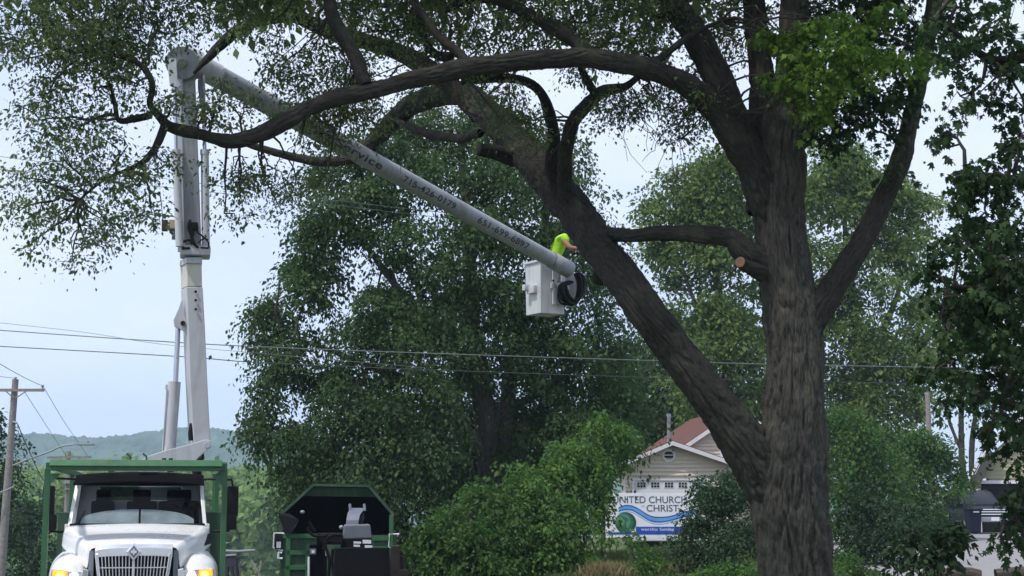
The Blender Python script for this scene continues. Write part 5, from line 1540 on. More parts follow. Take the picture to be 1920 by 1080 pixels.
def s_of(px, py):
    best, bs = 1e9, 0
    for s in np.linspace(0, Lb, 1200):
        q = eP + ax * s - np.array([0, 0, EYE])
        d = q[1] * CP + q[2] * SP
        u = 960 + q[0] / d * FPX
        e = abs(u - px)
        if e < best: best, bs = e, s
    return bs


LET = []
for txt, p0, p1, h in (("Tree Service", (553, 0), (708, 0), 0.15), ("715-426-0179", (748, 0), (846, 0), 0.125), ("651-699-6897", (888, 0), (983, 0), 0.13)):
    s0, s1 = s_of(*p0), s_of(*p1)
    o = boom_text(txt, s0, h, ub, 0.01)
    # stretch along the tube to the length it has
    co = np.array([eP, ax])
    ww = [np.dot(TF.R @ np.array(v.co) + TF.o - eP, ax) for v in o.data.vertices]
    k = (s1 - s0) / (max(ww) - s0)
    axl = TF.R.T @ ax
    for v, w in zip(o.data.vertices, ww):
        v.co = v.co + Vector(axl) * ((s0 + (w - s0) * k) - w)

# ---- basket (bucket) with its hanger, step and hoses
bc = P(1022, 541, 33.0)
BZ = math.radians(31)
Rb = Matrix.Rotation(BZ - TRZ, 4, 'Z')
bl = Vector(L_e(bc))
BM = Matrix.Translation(bl) @ Rb
W_, H_ = 0.60, 1.10
m = MB()
o_ = [(-W_ / 2, -W_ / 2), (W_ / 2, -W_ / 2), (W_ / 2, W_ / 2), (-W_ / 2, W_ / 2)]
k_ = 0.955
m.loft([[(x * k_, y * k_, -H_ / 2) for x, y in o_], [(x, y, H_ / 2) for x, y in o_]], caps=False)
m.bm.faces.new([v for v in m.bm.verts if v.co.z < -H_ / 2 + 0.01][:4]) if False else None
m.box((0, 0, -H_ / 2 + 0.012), (W_ * k_, W_ * k_, 0.03))
bk = m.build('bucket', MAT['bucket_white'], truck)
bk.matrix_local = BM
bk.modifiers.new('solid', 'SOLIDIFY').thickness = 0.02
bv = bk.modifiers.new('bevel', 'BEVEL'); bv.width = 0.025; bv.segments = 3
m = MB()
for (c, s) in (((0, -W_ / 2 - 0.01, H_ / 2 - 0.02), (W_ + 0.06, 0.05, 0.05)), ((0, W_ / 2 + 0.01, H_ / 2 - 0.02), (W_ + 0.06, 0.05, 0.05)), ((-W_ / 2 - 0.01, 0, H_ / 2 - 0.02), (0.05, W_ - 0.03, 0.05)), ((W_ / 2 + 0.01, 0, H_ / 2 - 0.02), (0.05, W_ - 0.03, 0.05))):
    m.box(c, s, bevel=0.012)
m.build('bucket_rim', MAT['bucket_white'], bk, smooth=True)
m = MB(); m.box((-W_ / 2 - 0.03, -0.02, -0.05), (0.10, 0.28, 0.16), bevel=0.02); m.box((-W_ / 2 - 0.10, 0.10, -0.0), (0.14, 0.12, 0.13), bevel=0.03); m.build('bucket_step', MAT['boom_paint'], bk, smooth=True)
m = MB(); m.box((0.02, -W_ / 2 - 0.03, 0.05), (0.10, 0.05, 0.85), bevel=0.01); m.box((0.22, -W_ / 2 - 0.04, 0.28), (0.10, 0.05, 0.34), bevel=0.01); m.box((0.16, -W_ / 2 - 0.03, 0.02), (0.46, 0.05, 0.12), bevel=0.01); m.build('bucket_hanger', MAT['boom_paint'], bk)
m = MB(); m.cyl((-0.03, -W_ / 2 - 0.05, 0.12), (-0.03, -W_ / 2 - 0.075, 0.12), 0.022, seg=8); m.build('bolt', MAT['black'], bk)
m = MB(); m.loft([[(x, y - W_ / 2 - 0.02, z) for x, z in arc(0.40, -0.02, r, r * 1.25, 0, 342, 20)] for y, r in ((0, 0.30), (0.04, 0.30))]); m.build('hose_guard', MAT['boom_glass'], bk, smooth=True)
hr = random.Random(4)
for k in range(11):
    m = MB()
    off = hr.uniform(-0.06, 0.06)
    dy = -W_ / 2 - 0.13 - hr.uniform(0, 0.16)
    pts = [(0.46 + off * 0.4, dy, 0.30), (0.56 + off, dy, 0.14 + off), (0.52 + off, dy - 0.02, -0.14 + off), (0.36 + off * 0.5, dy - 0.03, -0.33 + off * 0.9), (0.18 + off, dy - 0.02, -0.26 + off), (0.10 + off * 1.2, dy, -0.06 + off), (0.16 + off, dy + 0.03, 0.06 + off * 0.6), (0.30 + off, dy + 0.04, 0.07 + off * 0.5)]
    if k == 0:
        pts = [(0.12, dy, 0.02), (0.03, dy, -0.16), (0.08, dy, -0.33), (0.2, dy, -0.37), (0.3, dy, -0.33)]
    m.tube(catmull(pts, 5), 0.03 if k else 0.02, 8)
    m.build('hose', MAT['black'], bk, smooth=True)
m = MB(); q = L_e(P(1043, 491, 32.2)); m.box(q, (0.17, 0.03, 0.13), rot=Matrix.Rotation(math.radians(28), 3, 'Y'), bevel=0.012); m.build('sticker_plate', MAT['label_white'], truck, smooth=True)

# ------------------------------------------------------------------ worker standing in the basket
def skin_obj(name, joints, edges, root, mat, parent, sub=2):
    names = list(joints)
    me = bpy.data.meshes.new(name)
    me.from_pydata([joints[k][0] for k in names], [(names.index(a), names.index(b)) for a, b in edges], [])
    o = link(name, me, mat, parent)
    o.modifiers.new('skin', 'SKIN')
    lay = me.skin_vertices[0].data if len(me.skin_vertices) else None
    if lay is None:
        bpy.context.view_layer.objects.active = o
        lay = me.skin_vertices[0].data
    for i, k in enumerate(names):
        r = joints[k][1]
        lay[i].radius = r if hasattr(r, '__len__') else (r, r)
        lay[i].use_root = (k == root)
        lay[i].use_loose = False
    o.modifiers['skin'].use_smooth_shade = True
    sm = o.modifiers.new('sub', 'SUBSURF'); sm.levels = sub; sm.render_levels = sub
    return o


pw = P(1038, 541, 33.05)
floor_z = bc[2] - H_ / 2 + 0.03
man = empty('person', (bc[0] + 0.12, bc[1] - 0.02, floor_z + 0.11), math.radians(0))
tag(man, 'worker in lime hi vis shirt bent forward out of the bucket', 'person')
# local x = towards the limb on the right of the photograph, z up
J = {'pelvis': ((0.02, 0, 0.96), (0.135, 0.16)), 'waist': ((0.05, 0, 1.10), (0.12, 0.15)), 'chest': ((0.17, 0.0, 1.36), (0.125, 0.165)), 'upper': ((0.27, 0.0, 1.49), (0.11, 0.15)), 'neck': ((0.36, 0, 1.53), 0.058), 'head_b': ((0.42, 0, 1.55), 0.085), 'head_m': ((0.47, 0, 1.59), 0.10), 'head_t': ((0.52, 0, 1.635), 0.085),
     'shl': ((0.25, -0.19, 1.42), 0.062), 'ell': ((0.40, -0.26, 1.22), 0.05), 'wrl': ((0.64, -0.20, 1.22), 0.034), 'hal': ((0.71, -0.19, 1.22), 0.04),
     'shr': ((0.27, 0.18, 1.46), 0.062), 'elr': ((0.44, 0.22, 1.27), 0.046), 'wrr': ((0.66, 0.12, 1.24), 0.032), 'har': ((0.73, 0.1, 1.24), 0.04),
     'hpl': ((0.02, -0.10, 0.90), 0.095), 'knl': ((0.07, -0.12, 0.49), 0.065), 'anl': ((0.0, -0.12, 0.09), 0.045), 'tol': ((0.16, -0.13, 0.04), 0.042),
     'hpr': ((0.02, 0.10, 0.90), 0.095), 'knr': ((0.06, 0.12, 0.49), 0.065), 'anr': ((-0.02, 0.12, 0.09), 0.045), 'tor': ((0.14, 0.13, 0.04), 0.042)}
Ed = [('pelvis', 'waist'), ('waist', 'chest'), ('chest', 'upper'), ('upper', 'neck'), ('neck', 'head_b'), ('head_b', 'head_m'), ('head_m', 'head_t'), ('upper', 'shl'), ('shl', 'ell'), ('ell', 'wrl'), ('wrl', 'hal'), ('upper', 'shr'), ('shr', 'elr'), ('elr', 'wrr'), ('wrr', 'har'),
      ('pelvis', 'hpl'), ('hpl', 'knl'), ('knl', 'anl'), ('anl', 'tol'), ('pelvis', 'hpr'), ('hpr', 'knr'), ('knr', 'anr'), ('anr', 'tor')]
for sd, hx_, hy_, hz_ in (('l', 0.71, -0.19, 1.22), ('r', 0.73, 0.10, 1.24)):
    for k in range(4):
        L_ = (0.075, 0.085, 0.08, 0.062)[k]
        y = hy_ + (k - 1.5) * 0.021
        J['f%s%da' % (sd, k)] = ((hx_ + 0.045, y, hz_ + 0.005), 0.0095)
        J['f%s%db' % (sd, k)] = ((hx_ + 0.045 + L_ * 0.5, y, hz_ - 0.015), 0.0088)
        J['f%s%dc' % (sd, k)] = ((hx_ + 0.04 + L_ * 0.7, y, hz_ - 0.05), 0.008)
        Ed += [('ha' + sd, 'f%s%da' % (sd, k)), ('f%s%da' % (sd, k), 'f%s%db' % (sd, k)), ('f%s%db' % (sd, k), 'f%s%dc' % (sd, k))]
    J['t%sa' % sd] = ((hx_ + 0.01, hy_ + 0.045, hz_ - 0.02), 0.011)
    J['t%sb' % sd] = ((hx_ + 0.05, hy_ + 0.05, hz_ - 0.05), 0.009)
    Ed += [('ha' + sd, 't%sa' % sd), ('t%sa' % sd, 't%sb' % sd)]
skin_obj('body', J, Ed, 'pelvis', MAT['skin'], man)
S = {'hem': ((0.03, 0, 0.99), (0.15, 0.175)), 'waist': ((0.05, 0, 1.10), (0.142, 0.172)), 'chest': ((0.165, 0, 1.36), (0.15, 0.19)), 'upper': ((0.265, 0, 1.485), (0.135, 0.172)), 'neck': ((0.335, 0, 1.52), 0.075), 'shl': ((0.27, -0.19, 1.455), 0.082), 'sll': ((0.36, -0.225, 1.34), 0.07), 'shr': ((0.27, 0.19, 1.455), 0.082), 'slr': ((0.37, 0.21, 1.35), 0.07)}
sh = skin_obj('shirt', S, [('hem', 'waist'), ('waist', 'chest'), ('chest', 'upper'), ('upper', 'neck'), ('upper', 'shl'), ('shl', 'sll'), ('upper', 'shr'), ('shr', 'slr')], 'hem', MAT['hivis'], man)
TR = {'p': ((0.02, 0, 0.95), (0.15, 0.172)), 'hl': ((0.02, -0.10, 0.88), 0.108), 'kl': ((0.07, -0.12, 0.49), 0.08), 'al': ((0.0, -0.12, 0.12), 0.065), 'hr': ((0.02, 0.10, 0.88), 0.108), 'kr': ((0.06, 0.12, 0.49), 0.08), 'ar': ((-0.02, 0.12, 0.12), 0.065), 'b': ((0.03, 0, 1.02), (0.148, 0.17))}
skin_obj('trousers', TR, [('b', 'p'), ('p', 'hl'), ('hl', 'kl'), ('kl', 'al'), ('p', 'hr'), ('hr', 'kr'), ('kr', 'ar')], 'p', MAT['jeans'], man)
m = MB()
m.tube([(-0.11, -0.12, 1.02), (-0.02, -0.13, 1.30), (0.10, -0.13, 1.50), (0.24, -0.12, 1.61), (0.33, -0.15, 1.54)], 0.022, 6)
m.tube([(-0.11, 0.12, 1.02), (-0.02, 0.13, 1.30), (0.10, 0.13, 1.50), (0.24, 0.12, 1.61), (0.33, 0.15, 1.54)], 0.022, 6)
m.tube([(-0.03, -0.2, 1.24), (-0.055, 0, 1.29), (-0.03, 0.2, 1.24)], 0.022, 6)
m.build('harness', MAT['black'], man, smooth=True)
m = MB(); m.sphere((0.50, 0, 1.635), (0.135, 0.125, 0.105), 20); m.cyl((0.52, 0, 1.605), (0.555, 0, 1.57), 0.15, 0.155, 24); hm = m.build('helmet', MAT['helmet'], man, smooth=True)
m = MB(); m.sphere((0.56, 0.0, 1.545), (0.022, 0.016, 0.02), 10); m.sphere((0.545, -0.035, 1.56), (0.012, 0.012, 0.009), 8); m.sphere((0.545, 0.035, 1.56), (0.012, 0.012, 0.009), 8); m.sphere((0.51, 0, 1.49), (0.02, 0.03, 0.008), 8); m.sphere((0.455, -0.1, 1.56), (0.025, 0.012, 0.035), 8); m.sphere((0.455, 0.1, 1.56), (0.025, 0.012, 0.035), 8)
m.build('face', MAT['skin'], man, smooth=True)

# ------------------------------------------------------------------ chip truck seen from the rear, box open
ct = empty('chip_truck', (P(634, 950, 34.5)[0], 34.5, -1.02), math.radians(4.5))
tag(ct, 'dark green truck with an open eight sided chip box', 'truck')
CF = Frame(ct)
C_ = CF.at
hw = 1.235
prof = [C_(*p, 0.0) for p in [(531, 1003), (541, 960), (587, 907), (692, 910), (733, 963), (733, 1090)]]
bot = 0.95
zmid = C_(531, 960, 0)[2]
oct_ = [(-1.20, bot), (-1.20, zmid - 0.02), (C_(587, 908, 0)[0], C_(587, 908, 0)[2]), (C_(692, 910, 0)[0], C_(692, 910, 0)[2]), (1.18, zmid - 0.04), (1.18, bot)]
m = MB()
def inset(pl, k):
    cx, cz = 0.0, 1.9
    return [(cx + (x - cx) * k, cz + (z - cz) * k) for x, z in pl]
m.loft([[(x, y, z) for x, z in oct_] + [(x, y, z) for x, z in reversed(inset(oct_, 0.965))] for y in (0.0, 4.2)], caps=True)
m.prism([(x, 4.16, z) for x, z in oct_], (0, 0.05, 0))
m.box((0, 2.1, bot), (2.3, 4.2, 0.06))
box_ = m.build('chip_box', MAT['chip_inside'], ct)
m = MB()
m.loft([[(x, y, z) for x, z in inset(oct_, k)] for y, k in ((-0.03, 1.012), (-0.03, 0.968), (0.06, 0.968), (0.06, 1.012), (-0.03, 1.012))], closed=False, caps=False)
m.build('box_rim', MAT['dark_green'], ct)
m = MB()
A = inset(oct_, 0.955)
m.prism([(A[2][0] - 0.08, 0.10, A[2][1]), (A[3][0] + 0.08, 0.10, A[3][1]), (A[3][0] + 0.22, 0.16, A[3][1] - 0.19), (A[2][0] - 0.22, 0.16, A[2][1] - 0.19)], (0, 0.04, 0))
m.build('roof_header', MAT['dark_green'], ct)
# outer skin of the box with ribs
m = MB()
m.loft([[(x * 1.012, y, 1.9 + (z - 1.9) * 1.012) for x, z in oct_] for y in (0.08, 4.2)], closed=False, caps=False)
sk = m.build('box_skin', MAT['dark_green'], ct)
sk.modifiers.new('solid', 'SOLIDIFY').thickness = 0.012
# half-open barn door on the left
m = MB()
m.prism([C_(522, 963, -0.1), C_(541, 962, 0.0), C_(561, 975, -0.25), C_(553, 990, -0.3), C_(545, 1001, -0.2), C_(534, 1001, -0.1)], (0, -0.03, 0))
m.build('side_flap', MAT['interior'], ct)
# tailgate frame and ribbed panels
def bar(p, q, w, t, name, mat, par, yl=-0.08):
    m = MB()
    a, b = C_(*p, yl), C_(*q, yl)
    m.box(((a[0] + b[0]) / 2, yl, (a[2] + b[2]) / 2), (max(abs(b[0] - a[0]), w), t, max(abs(b[2] - a[2]), w)), bevel=0.006)
    return m.build(name, mat, par)
m = MB(); a, b = C_(531, 1003, -0.03), C_(640, 1098, -0.03); m.box(((a[0] + b[0]) / 2, -0.04, (a[2] + b[2]) / 2), (b[0] - a[0], 0.03, a[2] - b[2]))
tg = m.build('tailgate', MAT['dark_green'], ct)
for p, q in [((531, 1005), (605, 1005)), ((535, 1036), (600, 1036)), ((535, 1064), (600, 1064)), ((535, 1092), (600, 1092)), ((540, 1003), (540, 1098)), ((577, 1020), (577, 1098)), ((601, 1005), (601, 1098))]:
    bar(p, q, 0.095, 0.07, 'tailgate_rib', MAT['green_paint'], tg)
m = MB(); a, b = C_(694, 1003, -0.03), C_(735, 1098, -0.03); m.box(((a[0] + b[0]) / 2, -0.04, (a[2] + b[2]) / 2), (b[0] - a[0], 0.03, a[2] - b[2]))
tg = m.build('tailgate', MAT['dark_green'], ct)
for p, q in [((698, 1010), (735, 1010)), ((698, 1028), (735, 1028)), ((733, 965), (733, 1090))]:
    bar(p, q, 0.085, 0.07, 'tailgate_rib', MAT['green_paint'], tg)
# mirrors of the cab in front, wheels, lamps
for (a, b, w, h) in ((522, 1015, 0.15, 0.33), (738, 1015, 0.10, 0.30)):
    q = C_(a, b, -0.1)
    m = MB(); m.tube([q + np.array([0.12, 0.0, h * 0.5]), q + np.array([-0.09, 0, h * 0.52]), q + np.array([-0.10, 0, -h * 0.4]), q + np.array([0.1, 0, -h * 0.6])], 0.018)
    arm = m.build('mirror_arm', MAT['label_white'], ct, smooth=True)
    if w > 0.12:
        m = MB(); m.box(q, (w, 0.07, h), bevel=0.02); mi = m.build('mirror', MAT['black'], arm, smooth=True)
        m = MB(); m.box(q + np.array([0.01, -0.04, -h * 0.22]), (w * 0.62, 0.01, h * 0.40)); m.build('mirror_glass', MAT['chrome'], arm)
q = C_(526, 1041, -0.1)
m = MB(); m.tube([q + np.array([0.03, 0, 0.05]), q + np.array([-0.04, 0, 0.06]), q + np.array([-0.05, 0, -0.06]), q + np.array([0.04, 0, -0.07])], 0.024); m.build('grab_handle', MAT['label_white'], ct, smooth=True)
m = MB(); m.box((0, 2.6, 0.75), (0.9, 6.4, 0.25)); m.build('chassis', MAT['black'], ct)
m = MB(); m.box((0, 5.4, 1.6), (2.2, 1.7, 1.6), bevel=0.12); m.box((0, 6.8, 1.2), (1.9, 1.2, 0.9), bevel=0.12); m.build('cab', MAT['dark_green'], ct, smooth=True)
for (x, y) in ((-0.9, 1.4), (0.9, 1.4), (-0.95, 6.8), (0.95, 6.8)):
    wheel(ct, x, y, 0.5, 0.45 if y < 2 else 0.28)
for k in range(5):
    m = MB(); m.box((hw * 1.0, 0.5 + k * 0.85, 1.5), (0.05, 0.08, 1.1)); m.build('box_rib', MAT['green_paint'], ct)

# ------------------------------------------------------------------ wood chipper hitched behind it
wc = empty('wood_chipper', (P(655, 950, 31.5)[0], 31.5, -0.9), math.radians(6))
tag(wc, 'grey wood chipper with curved discharge chute aimed into the box', 'wood chipper')
WF = Frame(wc)
W = WF.at
m = MB()
sec = []
for (x0, x1, py, yl) in [(649, 672, 985, 0.25), (650, 673, 975, 0.28), (652, 675, 966, 0.45), (656, 680, 959, 0.8), (659, 682, 957, 1.05)]:
    a, b = W(x0, py, yl), W(x1, py, yl)
    sec.append([a, b, b + np.array([0.0, 0.32, 0.05]), a + np.array([0.0, 0.32, 0.05])])
m.loft(sec)
m.build('chute', MAT['grey_paint'], wc, bevel=0.01)
m = MB()
m.prism([W(672, 985, 0.22), W(678, 972, 0.3), W(681, 958, 0.9), W(684, 970, 0.8), W(680, 982, 0.4)], (0, 0.25, 0)); m.build('chute_side', MAT['interior'], wc)
for x in (656, 683):
    m = MB(); a = W(x, 945, 1.1); b = W(x + 1, 958, 1.05); m.cyl(a, b, 0.028, seg=8); m.build('deflector_arm', MAT['grey_paint'], wc, smooth=True)
m = MB()
a, b = W(644, 983, 0.0), W(696, 1013, 0.0)
m.prism([W(645, 984, 0), W(694, 983, 0), W(697, 1010, 0), W(641, 1012, 0)], (0, 0.9, 0))
eb_ = m.build('engine_cover', MAT['grey_paint'], wc, bevel=0.03)
m = MB(); m.prism([W(640, 1012, -0.03), W(698, 1010, -0.03), W(698, 1027, -0.03), W(638, 1027, -0.03)], (0, 0.8, 0)); m.build('engine_frame', MAT['interior'], wc)
for (x0, y0, x1, y1) in [(663, 1015, 677, 1019), (663, 1021, 675, 1025), (680, 1012, 696, 1019), (684, 1022, 698, 1027)]:
    m = MB(); m.prism([W(x0, y0, -0.04), W(x1, y0 + 0.5, -0.04), W(x1, y1 + 0.5, -0.04), W(x0, y1, -0.04)], (0, -0.012, 0)); m.build('warning_label', MAT['label_white'], wc)
m = MB(); m.sphere(W(640, 989, 0.1), (0.045, 0.05, 0.045)); m.build('filler_cap', MAT['porcelain'], wc, smooth=True)
# infeed hopper and feed table
m = MB()
m.prism([W(628, 1030, -0.3), W(728, 1029, -0.3), W(731, 1098, -0.9), W(624, 1098, -0.9)], (0, 0.5, 0))
m.build('infeed_hopper', MAT['visor'], wc, bevel=0.02)
m = MB(); a = W(628, 1029, -0.95); b = W(729, 1028, -0.95); m.tube([W(626, 1100, -0.96), a, b, W(733, 1100, -0.96)], 0.02); m.build('hopper_lip', MAT['black'], wc, smooth=True)
m = MB(); m.prism([W(580, 1022, -0.1), W(612, 1021, -0.1), W(612, 1098, -0.1), W(580, 1098, -0.1)], (0, 0.5, 0)); pn = m.build('control_panel', MAT['visor'], wc, bevel=0.01)
m = MB(); m.prism([W(581, 1029, -0.13), W(593, 1029, -0.13), W(593, 1040, -0.13), W(581, 1040, -0.13)], (0, 0.02, 0)); m.build('gauge_box', MAT['grey_paint'], pn, bevel=0.01)
m = MB(); m.cyl(W(587, 1034.5, -0.14), W(587, 1034.5, -0.15), 0.03, seg=14); m.build('gauge', MAT['label_white'], pn)
m = MB(); m.tube([W(579, 1098, -0.14), W(579, 1044, -0.14)], 0.022); m.tube([W(612, 1042, -0.16), W(611, 1030, -0.16)], 0.02); m.build('lever', MAT['label_white'], wc, smooth=True)
m = MB()
for pl in ([(577, 988), (580, 998), (588, 1004), (600, 1006), (612, 1004)], [(580, 977), (582, 984), (590, 996)], [(600, 1005), (606, 1015), (612, 1030), (618, 1050), (615, 1098)], [(632, 1002), (622, 1003), (612, 1010), (607, 1030)], [(624, 1030), (622, 1050), (628, 1098)], [(641, 1003), (630, 1003)]):
    m.tube([W(a, b, -0.2) for a, b in pl], 0.03)
m.build('hose', MAT['interior'], wc, smooth=True)
m = MB(); m.sphere(W(567, 960, 0.4), (0.045, 0.04, 0.035), 12); m.build('work_lamp', MAT['porcelain'], wc, smooth=True)
m = MB(); m.box(W(618, 1010, 0.1), (0.5, 0.4, 0.22), bevel=0.05); m.build('winch_drum', MAT['interior'], wc)
m = MB()
m.box(W(741, 1050, -0.3), (0.17, 0.5, 0.55), bevel=0.03); m.box(W(742, 1033, -0.3), (0.19, 0.5, 0.03)); m.box(W(752, 1062, -0.1), (0.10, 0.3, 0.4), bevel=0.02); m.box(W(745, 1074, -0.4), (0.4, 0.3, 0.12), bevel=0.02)
m.build('side_winch', MAT['rust'], wc)
for x in (-0.85, 0.85):
    wheel(wc, x, 0.5, 0.36, 0.24)
m = MB(); m.box((0, 0.4, 0.6), (1.3, 2.2, 0.12)); m.tube([(0, 1.4, 0.6), (0, 2.6, 0.65)], 0.07); m.build('trailer_frame', MAT['black'], wc)

# ------------------------------------------------------------------ panel frame standing behind the bucket truck
pf = empty('barrier', (P(432, 950, 44)[0], 44.0, float(road_z(44))), math.radians(-6))
tag(pf, 'dark purple panelled barrier with a pale top rail behind the white truck', 'barrier')
BF = Frame(pf); B_at = BF.at
m = MB(); m.prism([B_at(*p, 0) for p in [(420, 1044), (443, 1043), (441, 1060), (437, 1064), (424, 1064), (419, 1058)]], (0, 0.06, 0)); m.build('panel', MAT['purple'], pf, bevel=0.01)
m = MB()
for p, q in [((426, 1062), (425, 1120)), ((434, 1062), (443, 1120)), ((442, 1046), (447, 1120)), ((419, 1046), (418, 1120))]:
    m.cyl(B_at(*p, 0.03), B_at(*q, 0.03), 0.05, seg=8)
m.build('frame_leg', MAT['purple'], pf)
m = MB(); m.tube([B_at(414, 1033, 0.0), B_at(446, 1034, 0.0), B_at(478, 1032, 0.2)], 0.04); m.tube([B_at(418, 1042, 0.0), B_at(443, 1041, 0.0)], 0.03); m.build('rail', MAT['porcelain'], pf, smooth=True)
m = MB()
for pl in ([(450, 1100), (449, 1060), (455, 1050)], [(470, 1050), (478, 1064), (485, 1072), (490, 1100)], [(487, 1072), (491, 1052)]):
    m.tube([B_at(a, b, 0.1) for a, b in pl], 0.035)
m.build('brace', MAT['wood_pole'], pf, smooth=True)

# ------------------------------------------------------------------ church sign
sg = empty('church_sign', (P(1218, 950, 48)[0], 48.0, float(ground_z(P(1218, 950, 48)[0], 48))), math.radians(-2))
tag(sg, 'white church sign with blue wave, green globe and slate lettering', 'sign')
SF = Frame(sg)
Sg = SF.at
a, b = Sg(1135, 925, 0), Sg(1304, 1009, 0)
sw, shh = b[0] - a[0], a[2] - b[2]
m = MB(); m.box(((a[0] + b[0]) / 2, 0.05, (a[2] + b[2]) / 2), (sw, 0.1, shh), bevel=0.008); m.build('sign_panel', MAT['sign_white'], sg)
for x in (a[0] + 0.75, b[0] - 0.75):
    m = MB(); m.box((x, 0.16, (b[2] + shh * 0.9) / 2 - 0.05), (0.1, 0.1, b[2] + shh * 0.9 + 0.1)); m.build('post', MAT['soffit'], sg)


def flat(pxs, lay, mat, name):
    """flat print on the panel"""
    m = MB()
    m.prism([Sg(p[0], p[1], -0.003 * lay) for p in pxs], (0, 0.0028, 0))
    return m.build(name, mat, sg)


def quad_strip(top, bot, lay, mat, name):
    m = MB()
    y = -0.003 * lay
    tv = [Sg(p[0], p[1], y) for p in top]; bv_ = [Sg(p[0], p[1], y) for p in bot]
    m.loft([[t, b2, b2 + np.array([0, 0.0028, 0]), t + np.array([0, 0.0028, 0])] for t, b2 in zip(tv, bv_)])
    return m.build(name, mat, sg)


def crv(pts, n=8):
    return [tuple(p) for p in catmull(np.array(pts, float), n)]


quad_strip([(1192.5, 987.5), (1303, 987.5)], [(1192.5, 1002.5), (1303, 1002.5)], 1, MAT['sign_blue'], 'blue_band')
quad_strip([(1140, 998), (1192.4, 998)], [(1140, 1002.5), (1192.4, 1002.5)], 1, MAT['sign_blue'], 'blue_band')
tp_ = crv([(1160, 952), (1172, 948), (1185, 949), (1198, 955), (1212, 964), (1224, 969), (1240, 970), (1258, 968), (1285, 960), (1303, 955)])
bt_ = crv([(1160, 958), (1172, 955), (1185, 956), (1198, 963), (1212, 972), (1224, 977), (1240, 978), (1258, 975), (1285, 967), (1303, 962)])
quad_strip(tp_, bt_, 1, MAT['sign_sky'], 'wave_print')
quad_strip([(x, y - 1.2) for x, y in tp_], [(x, y + 0.9) for x, y in tp_], 2, MAT['sign_blue'], 'wave_print')
quad_strip([(x, y - 1.0) for x, y in bt_], [(x, y + 1.6) for x, y in bt_], 2, MAT['sign_mid'], 'wave_print')
b3 = [(x, y + 4) for x, y in bt_]
quad_strip(b3, [(x, y + 1.3) for x, y in b3], 1, MAT['sign_sky'], 'wave_print')


def disc(cx, cy, rx, ry, n=40, a0=0, a1=360):
    return [(cx + rx * math.cos(math.radians(a0 + (a1 - a0) * k / n)), cy + ry * math.sin(math.radians(a0 + (a1 - a0) * k / n))) for k in range(n)]


flat(disc(1173, 980, 20, 19.5), 3, MAT['sign_green3'], 'globe_print')
flat(disc(1170.5, 979.5, 17, 17.5), 4, MAT['sign_green'], 'globe_print')
flat(disc(1168, 978, 14, 14.5), 5, MAT['sign_green2'], 'globe_print')
flat(disc(1169, 981, 11, 12), 6, MAT['sign_green'], 'globe_print')
flat(disc(1166, 978, 5, 8), 7, MAT['sign_green2'], 'globe_print')
flat(disc(1177, 983, 3, 7), 7, MAT['sign_green2'], 'globe_print')


def sign_text(txt, x0, x1, ytop, ybot, mat, lay=2):
    cu = bpy.data.curves.new('lettering', 'FONT')
    cu.body = txt
    cu.size = 1.0
    cu.offset = 0.008
    tmp = bpy.data.objects.new('tmp', cu)
    COL.objects.link(tmp)
    dg = bpy.context.evaluated_depsgraph_get()
    me = bpy.data.meshes.new_from_object(tmp.evaluated_get(dg))
    bpy.data.objects.remove(tmp)
    co = np.array([v.co for v in me.vertices])
    lo, hi = co.min(0), co.max(0)
    A = Sg(x0, ytop, 0); B = Sg(x1, ybot, 0)
    for v in me.vertices:
        fx = (v.co.x - lo[0]) / (hi[0] - lo[0]); fy = (v.co.y - lo[1]) / (hi[1] - lo[1])
        v.co = Vector((A[0] + (B[0] - A[0]) * fx, -0.003 * lay, B[2] + (A[2] - B[2]) * fy))
    return link('lettering', me, mat, sg)


sign_text("UNITED", 1149, 1210.5, 930.5, 943.5, MAT['sign_grey'])
sign_text("CHURCH", 1216.5, 1288, 930.5, 943.5, MAT['sign_grey'])
sign_text("OF", 1203, 1209, 947.5, 951, MAT['sign_pale'])
sign_text("CHRIST", 1212, 1272.5, 946.5, 959.2, MAT['sign_grey'])
sign_text("worship Sunday", 1202, 1264, 989.5, 996.5, MAT['sign_white'], 3)

# ------------------------------------------------------------------ house behind the sign
hz_ = float(ground_z(8.0, 62.0))
hs = empty('house', (P(1268, 950, 62)[0], 62.0, hz_), math.radians(-3))
tag(hs, 'beige sided house with red roof and white garage door behind the church sign', 'house')
HF = Frame(hs)
H = HF.at
ap = H(1255, 833, 0); el = H(1166, 865, 0); er = H(1376, 876, 0)
wl_, wr_ = el[0] + 0.12, er[0] - 0.12
ez = (el[2] + er[2]) / 2
apx = (wl_ + wr_) / 2 * 0.35 + ap[0] * 0.65
slope_l = (ap[2] - ez) / (apx - wl_); slope_r = (ap[2] - ez) / (wr_ - apx)


